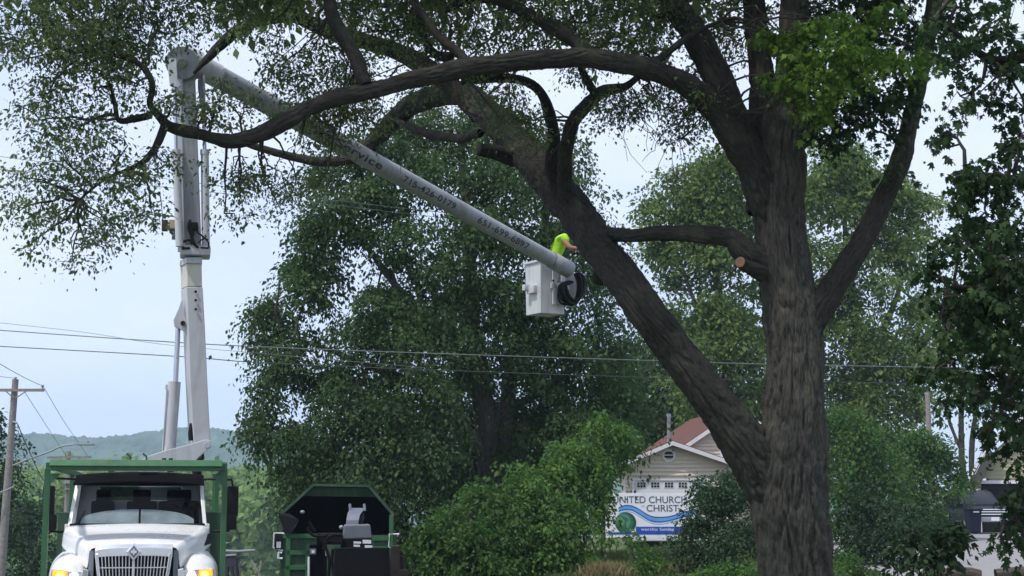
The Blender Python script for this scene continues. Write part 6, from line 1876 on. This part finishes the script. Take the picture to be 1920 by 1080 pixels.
def boards(parent, x0, x1, z0, z1, top_fn, mat, y=0.0, h=0.15, holes=()):
    z = z0
    while z < z1 - 0.02:
        zt_ = min(z + h, z1)
        xa, xb = x0, x1
        if top_fn is not None:
            xa2, xb2 = top_fn(z); xc, xd = top_fn(zt_)
            xa, xb = max(x0, xa2), min(x1, xb2)
        else:
            xc, xd = xa, xb
        spans = [(xa, xb)]
        for (hx0, hx1, hz0, hz1) in holes:
            if zt_ > hz0 + 0.01 and z < hz1 - 0.01:
                ns = []
                for s0, s1 in spans:
                    if s0 < hx0: ns.append((s0, min(s1, hx0)))
                    if s1 > hx1: ns.append((max(s0, hx1), s1))
                spans = ns
        for s0, s1 in spans:
            if s1 - s0 < 0.05: continue
            t0, t1 = max(s0, xc) if top_fn else s0, min(s1, xd) if top_fn else s1
            if t1 < t0: t0 = t1 = (s0 + s1) / 2
            m = MB()
            m.loft([[(s0, y - 0.045, z), (s1, y - 0.045, z), (s1, y + 0.02, z), (s0, y + 0.02, z)], [(t0, y - 0.004, zt_), (t1, y - 0.004, zt_), (t1, y + 0.02, zt_), (t0, y + 0.02, zt_)]])
            m.build('siding_board', mat, parent)
        z += h


wm = MB(); wm.prism([(wl_, 0.03, 0), (wr_, 0.03, 0), (wr_, 0.03, ez), (apx, 0.03, ap[2] - 0.05), (wl_, 0.03, ez)], (0, 0.15, 0))
wm.box((wl_ + 0.08, 4.0, ez / 2), (0.15, 7.6, ez)); wm.box((wr_ - 0.08, 4.0, ez / 2), (0.15, 7.6, ez)); wm.box(((wl_ + wr_) / 2, 7.9, ez / 2), (wr_ - wl_, 0.15, ez))
wall = wm.build('wall', MAT['siding'], hs)
gd0, gd1 = H(1190, 902, 0)[0], H(1330, 902, 0)[0]
gdz = H(1250, 901, 0)[2]
boards(hs, wl_, wr_, 0.1, ap[2] - 0.08, lambda z: (wl_ if z < ez else wl_ + (z - ez) / slope_l, wr_ if z < ez else wr_ - (z - ez) / slope_r), MAT['siding'], holes=[(gd0 - 0.1, gd1 + 0.1, 0, gdz + 0.08)])
# roof slabs with rake boards
m = MB()
m.prism([(wl_ - 0.35, -0.35, ez - 0.35 * slope_l), (apx, -0.35, ap[2]), (apx, -0.35, ap[2] + 0.14), (wl_ - 0.35, -0.35, ez - 0.35 * slope_l + 0.14)], (0, 8.6, 0)); m.build('roof', MAT['roof_red'], hs)
m = MB()
m.prism([(wr_ + 0.35, -0.35, ez - 0.35 * slope_r), (apx, -0.35, ap[2]), (apx, -0.35, ap[2] + 0.14), (wr_ + 0.35, -0.35, ez - 0.35 * slope_r + 0.14)], (0, 8.6, 0)); m.build('roof', MAT['roof_red'], hs)
for xa, sl in ((wl_ - 0.36, slope_l), (wr_ + 0.36, slope_r)):
    m = MB(); zz = ez - 0.36 * sl
    m.prism([(xa, -0.385, zz - 0.05), (apx, -0.385, ap[2] - 0.05), (apx, -0.385, ap[2] + 0.11), (xa, -0.385, zz + 0.11)], (0, 0.03, 0)); m.build('rake_board', MAT['trim'], hs)
# octagonal gable vent
vc = H(1254, 854, 0)
m = MB(); m.loft([[(vc[0] + r * math.cos(math.radians(22.5 + 45 * k)), y, vc[2] + r * math.sin(math.radians(22.5 + 45 * k))) for k in range(8)] for r, y in ((0.27, -0.02), (0.27, -0.07), (0.185, -0.07), (0.185, -0.02), (0.27, -0.02))], caps=False); vn = m.build('gable_vent', MAT['trim'], hs)
m = MB(); m.prism([(vc[0] + 0.19 * math.cos(math.radians(22.5 + 45 * k)), -0.025, vc[2] + 0.19 * math.sin(math.radians(22.5 + 45 * k))) for k in range(8)], (0, 0.02, 0)); m.build('vent_opening', MAT['interior'], vn)
for k in range(4):
    m = MB(); m.box((vc[0], -0.04, vc[2] - 0.12 + k * 0.08), (0.34 - 0.08 * abs(k - 1.5), 0.008, 0.010)); m.build('vent_slat', MAT['visor'], vn)
# garage door
for (xa, xb, za, zb2) in ((gd0 - 0.1, gd0, 0, gdz + 0.08), (gd1, gd1 + 0.1, 0, gdz + 0.08), (gd0, gd1, gdz, gdz + 0.08)):
    m = MB(); m.box(((xa + xb) / 2, -0.02, (za + zb2) / 2), (xb - xa, 0.06, zb2 - za)); m.build('door_trim', MAT['trim'], hs)
gdo = MB(); gdo.box(((gd0 + gd1) / 2, 0.015, gdz / 2), (gd1 - gd0 - 0.01, 0.02, gdz - 0.01)); gdo = gdo.build('garage_door', MAT['door_white'], hs)
ph = (gdz - 0.06) / 4
for r in range(4):
    m = MB(); m.box(((gd0 + gd1) / 2, -0.005, 0.02 + ph * (r + 0.5)), (gd1 - gd0 - 0.03, 0.02, ph - 0.015), bevel=0.004); m.build('door_panel', MAT['door_white'], gdo)
nwin = 5
for k in range(nwin):
    px0 = 1194.5 + 25.8 * k
    a = H(px0, 904, -0.02); b = H(px0 + 16.5, 914.5, -0.02)
    m = MB()
    m.box(((a[0] + b[0]) / 2, -0.02, (a[2] + b[2]) / 2), (b[0] - a[0] + 0.04, 0.012, a[2] - b[2] + 0.04))
    wi = m.build('window', MAT['trim'], hs)
    for i in range(3):
        for j in range(2):
            m = MB(); w3 = (b[0] - a[0]) / 3; h2 = (a[2] - b[2]) / 2
            m.box((a[0] + w3 * (i + 0.5), -0.028, b[2] + h2 * (j + 0.5)), (w3 - 0.022, 0.008, h2 - 0.022)); m.build('pane', MAT['dark_glass'], wi)
# vent pipe through the roof
m = MB(); q = H(1254, 822, 1.6); m.cyl((q[0], 1.6, q[2] - 0.3), H(1254, 780, 1.6), 0.065, seg=14); m.cyl(H(1254, 783, 1.6), H(1254, 776, 1.6), 0.085, seg=14); m.build('vent_pipe', MAT['alu'], hs, smooth=True)
# taller wing behind, gable to the front
Y2 = 5.0
ra = H(1287, 838, Y2); rb = H(1333, 807, Y2)
sl2 = (rb[2] - ra[2]) / (rb[0] - ra[0])
ax2 = H(1386, 790, Y2)[0]; az2 = ra[2] + (ax2 - ra[0]) * sl2
xl2 = ra[0] - 1.0; xr2 = ax2 + (ax2 - xl2)
zl2 = az2 - (ax2 - xl2) * sl2
m = MB(); m.prism([(xl2 + 0.3, Y2 + 0.3, 0), (xr2 - 0.3, Y2 + 0.3, 0), (xr2 - 0.3, Y2 + 0.3, zl2 + 0.2), (ax2, Y2 + 0.3, az2 - 0.1), (xl2 + 0.3, Y2 + 0.3, zl2 + 0.2)], (0, 7.5, 0)); m.build('wall', MAT['siding'], hs)
boards(hs, xl2 + 0.3, xr2 - 0.3, zl2 + 0.1, az2 - 0.2, lambda z: (xl2 + 0.3 if z < zl2 + 0.2 else xl2 + 0.3 + (z - zl2 - 0.2) / sl2, xr2 - 0.3 if z < zl2 + 0.2 else xr2 - 0.3 - (z - zl2 - 0.2) / sl2), MAT['siding'], y=Y2 + 0.27)
bl2 = H(1262, 822, Y2); bt2 = H(1314, 786, Y2 + 9)
m = MB(); m.prism([(xl2, Y2, zl2), (ax2, Y2, az2), (ax2, Y2, az2 + 0.16), (xl2, Y2, zl2 + 0.16)], (-1.5, 8.6, 0.0)); m.build('roof', MAT['roof_red'], hs)
m = MB(); m.prism([(xr2, Y2, zl2), (ax2, Y2, az2), (ax2, Y2, az2 + 0.16), (xr2, Y2, zl2 + 0.16)], (0, 8.6, 0.0)); m.build('roof', MAT['roof_red'], hs)
for xa in (xl2, xr2):
    m = MB(); m.prism([(xa, Y2 - 0.04, zl2 - 0.06), (ax2, Y2 - 0.04, az2 - 0.06), (ax2, Y2 - 0.04, az2 + 0.13), (xa, Y2 - 0.04, zl2 + 0.13)], (0, 0.03, 0)); m.build('rake_board', MAT['trim'], hs)
a = H(1350, 832, Y2); m = MB(); m.prism([(a[0], Y2 + 0.22, a[2] - 0.65), (a[0] + 0.9, Y2 + 0.22, a[2] - 0.65), (a[0] + 0.9, Y2 + 0.22, a[2] - 0.4), (a[0], Y2 + 0.22, a[2])], (0, 0.03, 0)); m.build('window', MAT['trim'], hs)
# dark porch on the right of the garage
m = MB(); a = H(1352, 886, -0.06); b = H(1376, 960, -0.06); m.box(((a[0] + b[0]) / 2, -0.04, (a[2] + b[2]) / 2), (b[0] - a[0], 0.03, a[2] - b[2])); m.build('entry_door', MAT['interior'], hs)

# ------------------------------------------------------------------ yellow garage on the right
gz = float(ground_z(21.0, 75.0))
gg = empty('garage', (P(1925, 950, 76)[0], 76.0, gz), math.radians(-15))
tag(gg, 'yellow sided garage with steep roof at the end of the driveway', 'garage')
GF = Frame(gg); G = GF.at
w0, w1 = G(1833, 905, 0)[0], G(2010, 905, 0)[0]
zh = G(1850, 903, 0)[2]
lo_ = G(1815, 914, -0.5); mid = G(1850, 845, -0.5); top_ = G(1922, 780, -0.5)
cx = top_[0]
k1 = (mid[2] - lo_[2]) / (mid[0] - lo_[0]); k2 = (top_[2] - mid[2]) / (top_[0] - mid[0])
def gtop(z):
    x = lo_[0] + 0.35 + (z - lo_[2]) / k1 if z < mid[2] else mid[0] + 0.35 + (z - mid[2]) / k2
    x = max(w0, min(x, cx - 0.02))
    return (x, 2 * cx - x)
m = MB(); m.prism([(gtop(0)[0], 0.03, 0), (gtop(0)[1], 0.03, 0), (gtop(mid[2])[1], 0.03, mid[2] - 0.1), (cx, 0.03, top_[2] - 0.25), (gtop(mid[2])[0], 0.03, mid[2] - 0.1)], (0, 7.0, 0)); m.build('wall', MAT['siding_yellow'], gg)
dz = G(1850, 907, 0)[2]
d0, d1 = G(1840, 950, 0)[0], 2 * cx - G(1840, 950, 0)[0]
boards(gg, w0, 2 * cx - w0, 0.05, top_[2] - 0.4, gtop, MAT['siding_yellow'], h=0.19, holes=[(d0 - 0.12, d1 + 0.12, 0, dz + 0.16)])
for s in (1, -1):
    f = (lambda p: (p if s > 0 else 2 * cx - p))
    m = MB(); m.prism([(f(lo_[0]), -0.5, lo_[2]), (f(mid[0]), -0.5, mid[2]), (f(cx), -0.5, top_[2]), (f(cx), -0.5, top_[2] + 0.15), (f(mid[0] - 0.1), -0.5, mid[2] + 0.15), (f(lo_[0] - 0.12), -0.5, lo_[2] + 0.02)], (0, 8.0, 0)); m.build('roof', MAT['roof_brown'], gg)
    m = MB(); m.prism([(f(lo_[0] - 0.13), -0.535, lo_[2] - 0.05), (f(mid[0] - 0.02), -0.535, mid[2] - 0.02), (f(cx), -0.535, top_[2] - 0.05), (f(cx), -0.535, top_[2] + 0.12), (f(mid[0] - 0.12), -0.535, mid[2] + 0.14), (f(lo_[0] - 0.20), -0.535, lo_[2] - 0.02)], (0, 0.03, 0)); m.build('rake_board', MAT['trim'], gg)
    m = MB(); m.prism([(f(lo_[0] + 0.02), -0.49, lo_[2]), (f(mid[0] + 0.02), -0.49, mid[2] - 0.02), (f(mid[0] + 0.5), -0.49, mid[2] - 0.1), (f(lo_[0] + 0.42), -0.49, lo_[2] - 0.1)], (0, 0.48, 0)); m.build('soffit', MAT['soffit'], gg)
m = MB(); m.box(((d0 + d1) / 2, -0.03, dz + 0.08), (d1 - d0 + 0.2, 0.06, 0.16)); m.build('door_trim', MAT['trim'], gg)
for x in (d0 - 0.06, d1 + 0.06):
    m = MB(); m.box((x, -0.03, dz / 2), (0.12, 0.06, dz)); m.build('door_trim', MAT['trim'], gg)
m = MB(); m.box(((d0 + d1) / 2, 0.02, dz / 2), (d1 - d0, 0.02, dz)); m.build('garage_door', MAT['interior'], gg)
m = MB(); q = G(1906, 830, -0.04); m.box(q, (0.5, 0.05, 0.7)); wi = m.build('window', MAT['trim'], gg)
m = MB(); m.box((q[0], q[1] - 0.03, q[2]), (0.38, 0.02, 0.58)); m.build('pane', MAT['dark_glass'], wi)


# ------------------------------------------------------------------ vehicles on the driveway
def pickup(name, label, loc, rz, paint, cap=None, w=1.95):
    """pickup standing with its nose to local -y"""
    o = empty(name, loc, rz)
    tag(o, label, 'pickup')
    h = w / 2
    m = MB()
    m.loft([[(x * k, y, z) for x, z in ((-h, 0.55), (-h - 0.02, 0.8), (-h, zt - 0.14), (-h + 0.10, zt), (h - 0.10, zt), (h, zt - 0.14), (h + 0.02, 0.8), (h, 0.55))] for y, zt, k in ((0.0, 1.06, 0.93), (0.1, 1.14, 0.98), (0.9, 1.20, 1.0), (1.45, 1.22, 1.0), (5.3, 1.22, 1.0), (5.55, 1.20, 0.98))])
    m.build('body', paint, o, smooth=True, bevel=0.02)
    m = MB()
    m.loft([[(x * k, y, z) for x, z in ((-h + 0.03, 1.2), (h - 0.03, 1.2), (h - 0.16, zt), (h - 0.3, zt + 0.05), (-h + 0.3, zt + 0.05), (-h + 0.16, zt))] for y, zt, k in ((1.3, 1.22, 1.0), (2.0, 1.80, 0.98), (2.3, 1.86, 0.98), (3.4, 1.86, 0.98), (3.6, 1.78, 0.98), (3.75, 1.22, 1.0))])
    m.build('cab', paint, o, smooth=True, bevel=0.02)
    m = MB(); m.prism([(-h + 0.12, 1.36, 1.28), (h - 0.12, 1.36, 1.28), (h - 0.24, 1.95, 1.77), (-h + 0.24, 1.95, 1.77)], (0, -0.02, 0.02)); m.build('windshield', MAT['dark_glass'], o)
    m = MB(); m.prism([(-h + 0.12, 3.73, 1.30), (h - 0.12, 3.73, 1.30), (h - 0.24, 3.62, 1.74), (-h + 0.24, 3.62, 1.74)], (0, 0.02, 0.02)); m.build('rear_window', MAT['dark_glass'], o)
    for s in (-1, 1):
        m = MB(); m.prism([(s * (h - 0.02), 1.62, 1.28), (s * (h - 0.02), 2.55, 1.28), (s * (h - 0.15), 2.55, 1.74), (s * (h - 0.15), 2.1, 1.74)], (s * 0.02, 0, 0)); m.build('side_window', MAT['dark_glass'], o)
        m = MB(); m.prism([(s * (h - 0.02), 2.65, 1.28), (s * (h - 0.02), 3.5, 1.28), (s * (h - 0.15), 3.4, 1.74), (s * (h - 0.15), 2.65, 1.74)], (s * 0.02, 0, 0)); m.build('side_window', MAT['dark_glass'], o)
        m = MB(); m.box((s * (h + 0.12), 1.75, 1.32), (0.2, 0.1, 0.2), bevel=0.03); m.build('mirror', MAT['black'], o, smooth=True)
        m = MB(); m.box((s * (h - 0.22), -0.01, 0.96), (0.34, 0.08, 0.2), bevel=0.03); m.build('headlight', MAT['label_white'], o, smooth=True)
        m = MB(); m.box((s * (h - 0.12), 5.55, 0.98), (0.16, 0.06, 0.34), bevel=0.02); m.build('tail_light', MAT['red_paint'], o)
    m = MB(); m.box((0, -0.02, 0.94), (w - 0.86, 0.06, 0.30), bevel=0.02); gr_ = m.build('grille', MAT['black'], o)
    for z in (1.05, 0.95, 0.84):
        m = MB(); m.box((0, -0.055, z), (w - 0.8, 0.03, 0.045), bevel=0.008); m.build('grille_bar', MAT['chrome'], gr_)
    m = MB(); m.box((0, -0.08, 0.62), (w, 0.18, 0.22), bevel=0.05); m.build('bumper', MAT['alu'], o, smooth=True)
    m = MB(); m.box((0, 5.66, 0.6), (w, 0.16, 0.2), bevel=0.04); m.build('bumper', MAT['label_white'], o, smooth=True)
    m = MB(); m.box((0, -0.185, 0.64), (0.36, 0.02, 0.16)); m.build('number_plate', MAT['label_white'], o)
    if cap:
        m = MB(); m.loft([[(x, y, z) for x, z in ((-h + 0.03, 1.2), (h - 0.03, 1.2), (h - 0.12, zt - 0.1), (h - 0.25, zt), (-h + 0.25, zt), (-h + 0.12, zt - 0.1))] for y, zt in ((3.78, 1.86), (5.5, 1.84))]); m.build('bed_cap', cap, o, smooth=True, bevel=0.03)
    for x in (-h + 0.12, h - 0.12):
        for y in (0.95, 4.5):
            wheel(o, x, y, 0.39, 0.27)
    return o


q = P(1862, 950, 70.3)
pickup('pickup_truck', 'black pickup with chrome grille parked in front of the yellow garage', (q[0], 70.3, float(ground_z(q[0], 71)) + 0.03), math.radians(6), MAT['black_paint'])
q = P(1797, 950, 74)
pickup('pickup_truck', 'red pickup with a white bed cap beside the black pickup', (q[0] + 0.4, 79.3, float(ground_z(q[0], 74)) + 0.03), math.radians(176), MAT['red_paint'], MAT['label_white'], w=1.7)


def bin_(label, px, D, mat, w=0.55, h=1.0):
    q = P(px, 950, D)
    o = empty('wheelie_bin', (q[0], D, float(ground_z(q[0], D)) + 0.03), math.radians(8))
    tag(o, label, 'bin', 'wheeled bins on the driveway')
    m = MB(); m.loft([[(x * k, y * k, z) for x, y in ((-w / 2, -0.32), (w / 2, -0.32), (w / 2, 0.32), (-w / 2, 0.32))] for z, k in ((0.05, 0.85), (h, 1.0))]); m.build('body', mat, o, bevel=0.03)
    m = MB(); m.box((0, 0.0, h + 0.03), (w + 0.06, 0.74, 0.06), bevel=0.025); m.tube([(-w / 2, 0.37, h - 0.02), (-w / 2, 0.42, h - 0.02), (w / 2, 0.42, h - 0.02), (w / 2, 0.37, h - 0.02)], 0.018); m.build('lid', mat, o, smooth=True)
    m = MB(); m.box((0.0, -0.33, h * 0.93), (0.26, 0.02, 0.05)); m.build('label_plate', MAT['label_white'], o)
    for x in (-w / 2 + 0.04, w / 2 - 0.04):
        m = MB(); m.cyl((x - 0.03, 0.28, 0.12), (x + 0.03, 0.28, 0.12), 0.12, seg=16); m.build('wheel', MAT['rubber'], o, smooth=True)


bin_('navy wheeled bin next to the front of the black pickup', 1824, 70.0, MAT['navy'], 0.52, 1.02)
bin_('dark teal wheeled bin half hidden by the shaded bush', 1766, 69.0, MAT['teal'], 0.68, 0.85)

# log edging the driveway, dry grass by the sign
lg_ = empty('log', (P(1790, 950, 33)[0], 33.0, 0.0), 0)
tag(lg_, 'dark brown log lying along the near edge of the driveway', 'log')
px_limb('trunk', [(1728, 1082, 9, 33), (1770, 1077, 11, 33), (1810, 1074, 11, 33), (1838, 1078, 9, 33)], 71, lg_, MAT['bark_far'], cell=0.02)
lg_ = empty('log', (P(1900, 950, 32)[0], 32.0, 0.0), 0)
tag(lg_, 'straight dark timber at the bottom right edge of the driveway', 'log')
px_limb('trunk', [(1866, 1078, 9, 32), (1900, 1075, 10, 32), (1960, 1073, 10, 32)], 72, lg_, MAT['bark_far'], cell=0.02)


def grass_clump(name, label, spots, mat, seed, hgt, n, kind=None, group=None):
    r = R_(seed)
    o = None
    base = np.array(spots)
    c = base[r.randint(len(base), size=n)]
    c = c + np.column_stack([r.normal(0, 0.22, n), r.normal(0, 0.22, n), np.zeros(n)])
    c[:, 2] = ground_z(c[:, 0], c[:, 1]) - 0.01
    d = unit(np.column_stack([r.normal(0, 0.45, n), r.normal(0, 0.45, n), np.ones(n)]))
    nn = unit(r.normal(size=(n, 3)))
    V, F = leaf_quads(c, d, nn, hgt * r.uniform(0.5, 1.2, n), 0.07)
    o = link(name, np_mesh(name, V, F, 4, tint=np.repeat(np.clip(r.normal(0.5, 0.25, n), 0, 1), 4)), mat)
    return tag(o, label, 'grass', kind=kind)


q = P(1130, 1050, 38.5); q2 = P(1152, 1050, 38.5)
grass_clump('dry_grass', 'pale tan tuft of dry grass at the bottom left of the low bush', [(q[0], 38.5, 0), (q2[0], 38.6, 0)], MAT['dry_grass'], 3, 0.42, 1500)
q = P(1238, 1050, 41)
grass_clump('dry_grass', 'yellowish dry grass tuft under the right half of the church sign', [(q[0], 41, 0), (q[0] + 0.2, 41.3, 0)], MAT['dry_grass'], 4, 0.3, 900)
gs = []
r = R_(9)
n = 36000
gx_ = r.uniform(-1.0, 9.0, n); gy_ = r.uniform(37, 60, n)
gzz = ground_z(gx_, gy_)
d = unit(np.column_stack([r.normal(0, 0.4, n), r.normal(0, 0.4, n), np.ones(n)]))
V, F = leaf_quads(np.column_stack([gx_, gy_, gzz]), d, unit(r.normal(size=(n, 3))), r.uniform(0.06, 0.2, n), 0.14)
tag(link('grass', np_mesh('grass', V, F, 4, tint=np.repeat(np.clip(r.normal(0.5, 0.3, n), 0, 1), 4)), MAT['grass_blade']), 'lawn grass in front of the house and under the sign', 'grass', kind='stuff')

# ------------------------------------------------------------------ utility poles and wires
def pole(label, px, D, top, mat, arm=None, r=0.15, lean=0.0):
    q = P(px, top, D)
    gz_ = float(ground_z(q[0], D))
    o = empty('utility_pole', (q[0], D, gz_), 0)
    tag(o, label, 'utility pole', 'wooden utility poles')
    m = MB(); h = q[2] - gz_
    m.tube([(lean * (1 - k / 8), 0, h * k / 8 - 0.3 * (k == 0)) for k in range(9)], [r * (1 - 0.3 * k / 8) for k in range(9)], 16)
    m.build('post', mat, o, smooth=True)
    return o, h


A, h = pole('tall weathered pole with cross arm and street lamp at the left edge', 29, 68, 711, MAT['wood_pole'], r=0.19, lean=-0.30)
AF = Frame(A); A_ = AF.at
def beam(parent, p, q, w, t, name, mat, yl, F_):
    m = MB(); a, b = F_(*p, yl), F_(*q, yl); c = (a + b) / 2
    m.box(c, (abs(b[0] - a[0]), t, w), rot=Matrix.Rotation(-math.atan2(b[2] - a[2], b[0] - a[0]), 3, 'Y'))
    return m.build(name, mat, parent)
ca = beam(A, (-26, 731.5), (83, 731.5), 0.12, 0.1, 'cross_arm', MAT['wood_pole'], -0.2, A_)
for p, q in (((10, 733), (26, 746)), ((50, 733), (30, 746))):
    m = MB(); m.cyl(A_(*p, -0.24), A_(*q, -0.24), 0.025, seg=6); m.build('brace', MAT['wood_pole'], A)
for (a, b) in ((80, 726), (29, 711), (-22, 726)):
    m = MB(); c = A_(a, b, -0.2); m.cyl(c + np.array([0, 0, -0.05]), c + np.array([0, 0, 0.05]), 0.045, seg=10); m.cyl(c + np.array([0, 0, 0.04]), c + np.array([0, 0, 0.1]), 0.08, 0.05, seg=12); m.build('insulator', MAT['porcelain'], A, smooth=True)
m = MB(); m.tube(catmull([A_(24, 873, -0.1), A_(50, 862, -0.2), A_(90, 848, -0.4), A_(115, 837, -0.5), A_(140, 833, -0.6)], 5), 0.035); m.build('lamp_arm', MAT['alu'], A, smooth=True)
m = MB(); m.box(A_(160, 833, -0.6), (0.75, 0.22, 0.10), bevel=0.04); m.cyl(A_(165, 831, -0.6), A_(165, 827, -0.6), 0.05, seg=8); m.build('lamp_head', MAT['alu'], A, smooth=True)
m = MB()
m.tube([A_(32, 793, -0.15), A_(24, 791, -0.15)], 0.05); m.tube([A_(26, 912, -0.15), A_(10, 920, -0.3), A_(-20, 930, -0.5)], 0.03)
m.build('bracket', MAT['alu'], A, smooth=True)
Bp, h = pole('shorter pole with a single cross arm behind the green rack', 129, 92, 846, MAT['wood_pole'], r=0.17, lean=0.0)
B2 = Frame(Bp).at
beam(Bp, (88, 858), (171, 857), 0.13, 0.1, 'cross_arm', MAT['wood_pole'], -0.2, B2)
for p, q in (((112, 859), (128, 868)), ((150, 859), (131, 868))):
    m = MB(); m.cyl(B2(*p, -0.24), B2(*q, -0.24), 0.025, seg=6); m.build('brace', MAT['wood_pole'], Bp)
beam(Bp, (120, 904), (142, 904), 0.16, 0.2, 'transformer_bracket', MAT['porcelain'], -0.2, B2)
beam(Bp, (120, 917), (142, 917), 0.07, 0.1, 'transformer_bracket', MAT['porcelain'], -0.2, B2)
Cp, h = pole('bare grey pole among the trees right of the thick trunk', 1739, 66, 735, MAT['wood_pole'], r=0.14, lean=0.0)


def wire(label, pts, r=0.014, mat='wire', name='power_line', group='overhead wires'):
    m = MB()
    P_ = catmull(np.array([P(*p) for p in pts]), 8)
    o0 = P_[0]
    m.tube(P_ - o0, r, 5)
    o = m.build(name, MAT[mat], None, smooth=True)
    o.location = tuple(o0)
    tag(o, label, 'wire', group)


wire('upper of the two thick wires crossing in front of the tall tree', [(-60, 615, 43), (255, 637, 43), (480, 650, 43.5), (820, 663, 44), (1232, 676.5, 45), (1440, 683, 45.5), (1600, 686, 46), (1760, 689, 46.5), (2000, 690, 47)], 0.014, 'pale_wire')
wire('lower of the two thick wires crossing in front of the tall tree', [(-60, 646, 43), (330, 668, 43), (490, 680, 43.5), (820, 694, 44), (1250, 709, 45), (1440, 713, 45.5), (1600, 717, 46), (1760, 720, 46.5), (2000, 722, 47)], 0.0125)
wire('thin wire slanting between the mast and the top of the two thick wires', [(-60, 599, 46), (150, 622, 46), (300, 645, 46), (470, 661, 46), (800, 690, 46)], 0.007, 'pale_wire')
wire('upper faint wire high behind the hanging leaves', [(-60, 286, 45), (66, 302, 45), (460, 355, 45), (640, 377, 45), (900, 405, 52.5), (1300, 440, 75)], 0.009, 'pale_wire')
wire('lower faint wire high behind the hanging leaves', [(-60, 310, 45), (66, 325, 45), (460, 367, 45), (640, 386, 45), (900, 415, 52.5), (1300, 450, 75)], 0.009, 'pale_wire')
wire('wire leaving the tall pole arm towards the upper left', [(80, 724, 67.8), (40, 705, 60), (-30, 665, 50)], 0.012)
wire('wire from the right end of the tall pole arm to the shorter pole', [(83, 728, 67.8), (120, 790, 80), (165, 856, 91.8)], 0.012)
wire('wire from the middle of the tall pole to the shorter pole arm', [(45, 733, 67.8), (85, 795, 80), (125, 856, 91.8)], 0.012)
wire('wire falling from the bracket of the tall pole behind the truck', [(33, 795, 67.8), (52, 840, 72), (85, 905, 85), (120, 925, 91.8)], 0.022)
wire('slack wire dropping from the bracket beside the tall pole', [(32, 797, 67.8), (45, 850, 70), (70, 885, 76), (118, 915, 91.8)], 0.012)
wire('faint wire running left from the top of the tall pole', [(28, 709, 67.8), (0, 706, 62), (-40, 702, 56)], 0.010)

# ------------------------------------------------------------------ the hazy air
hm_ = MB()
hm_.box((0, 795, 55), (1790, 1712, 145.0))
hz = hm_.build('haze', None)
hz["kind"] = "stuff"
hmat = bpy.data.materials.new('haze_air')
hmat.use_nodes = True
hn = hmat.node_tree.nodes
hn.clear()
ho = hn.new('ShaderNodeOutputMaterial')
hv = hn.new('ShaderNodeVolumePrincipled')
hv.inputs['Color'].default_value = (0.62, 0.83, 1.0, 1)
hv.inputs['Density'].default_value = 0.00031
hv.inputs['Anisotropy'].default_value = 0.0
hmat.node_tree.links.new(hv.outputs[0], ho.inputs['Volume'])
hz.data.materials.append(hmat)
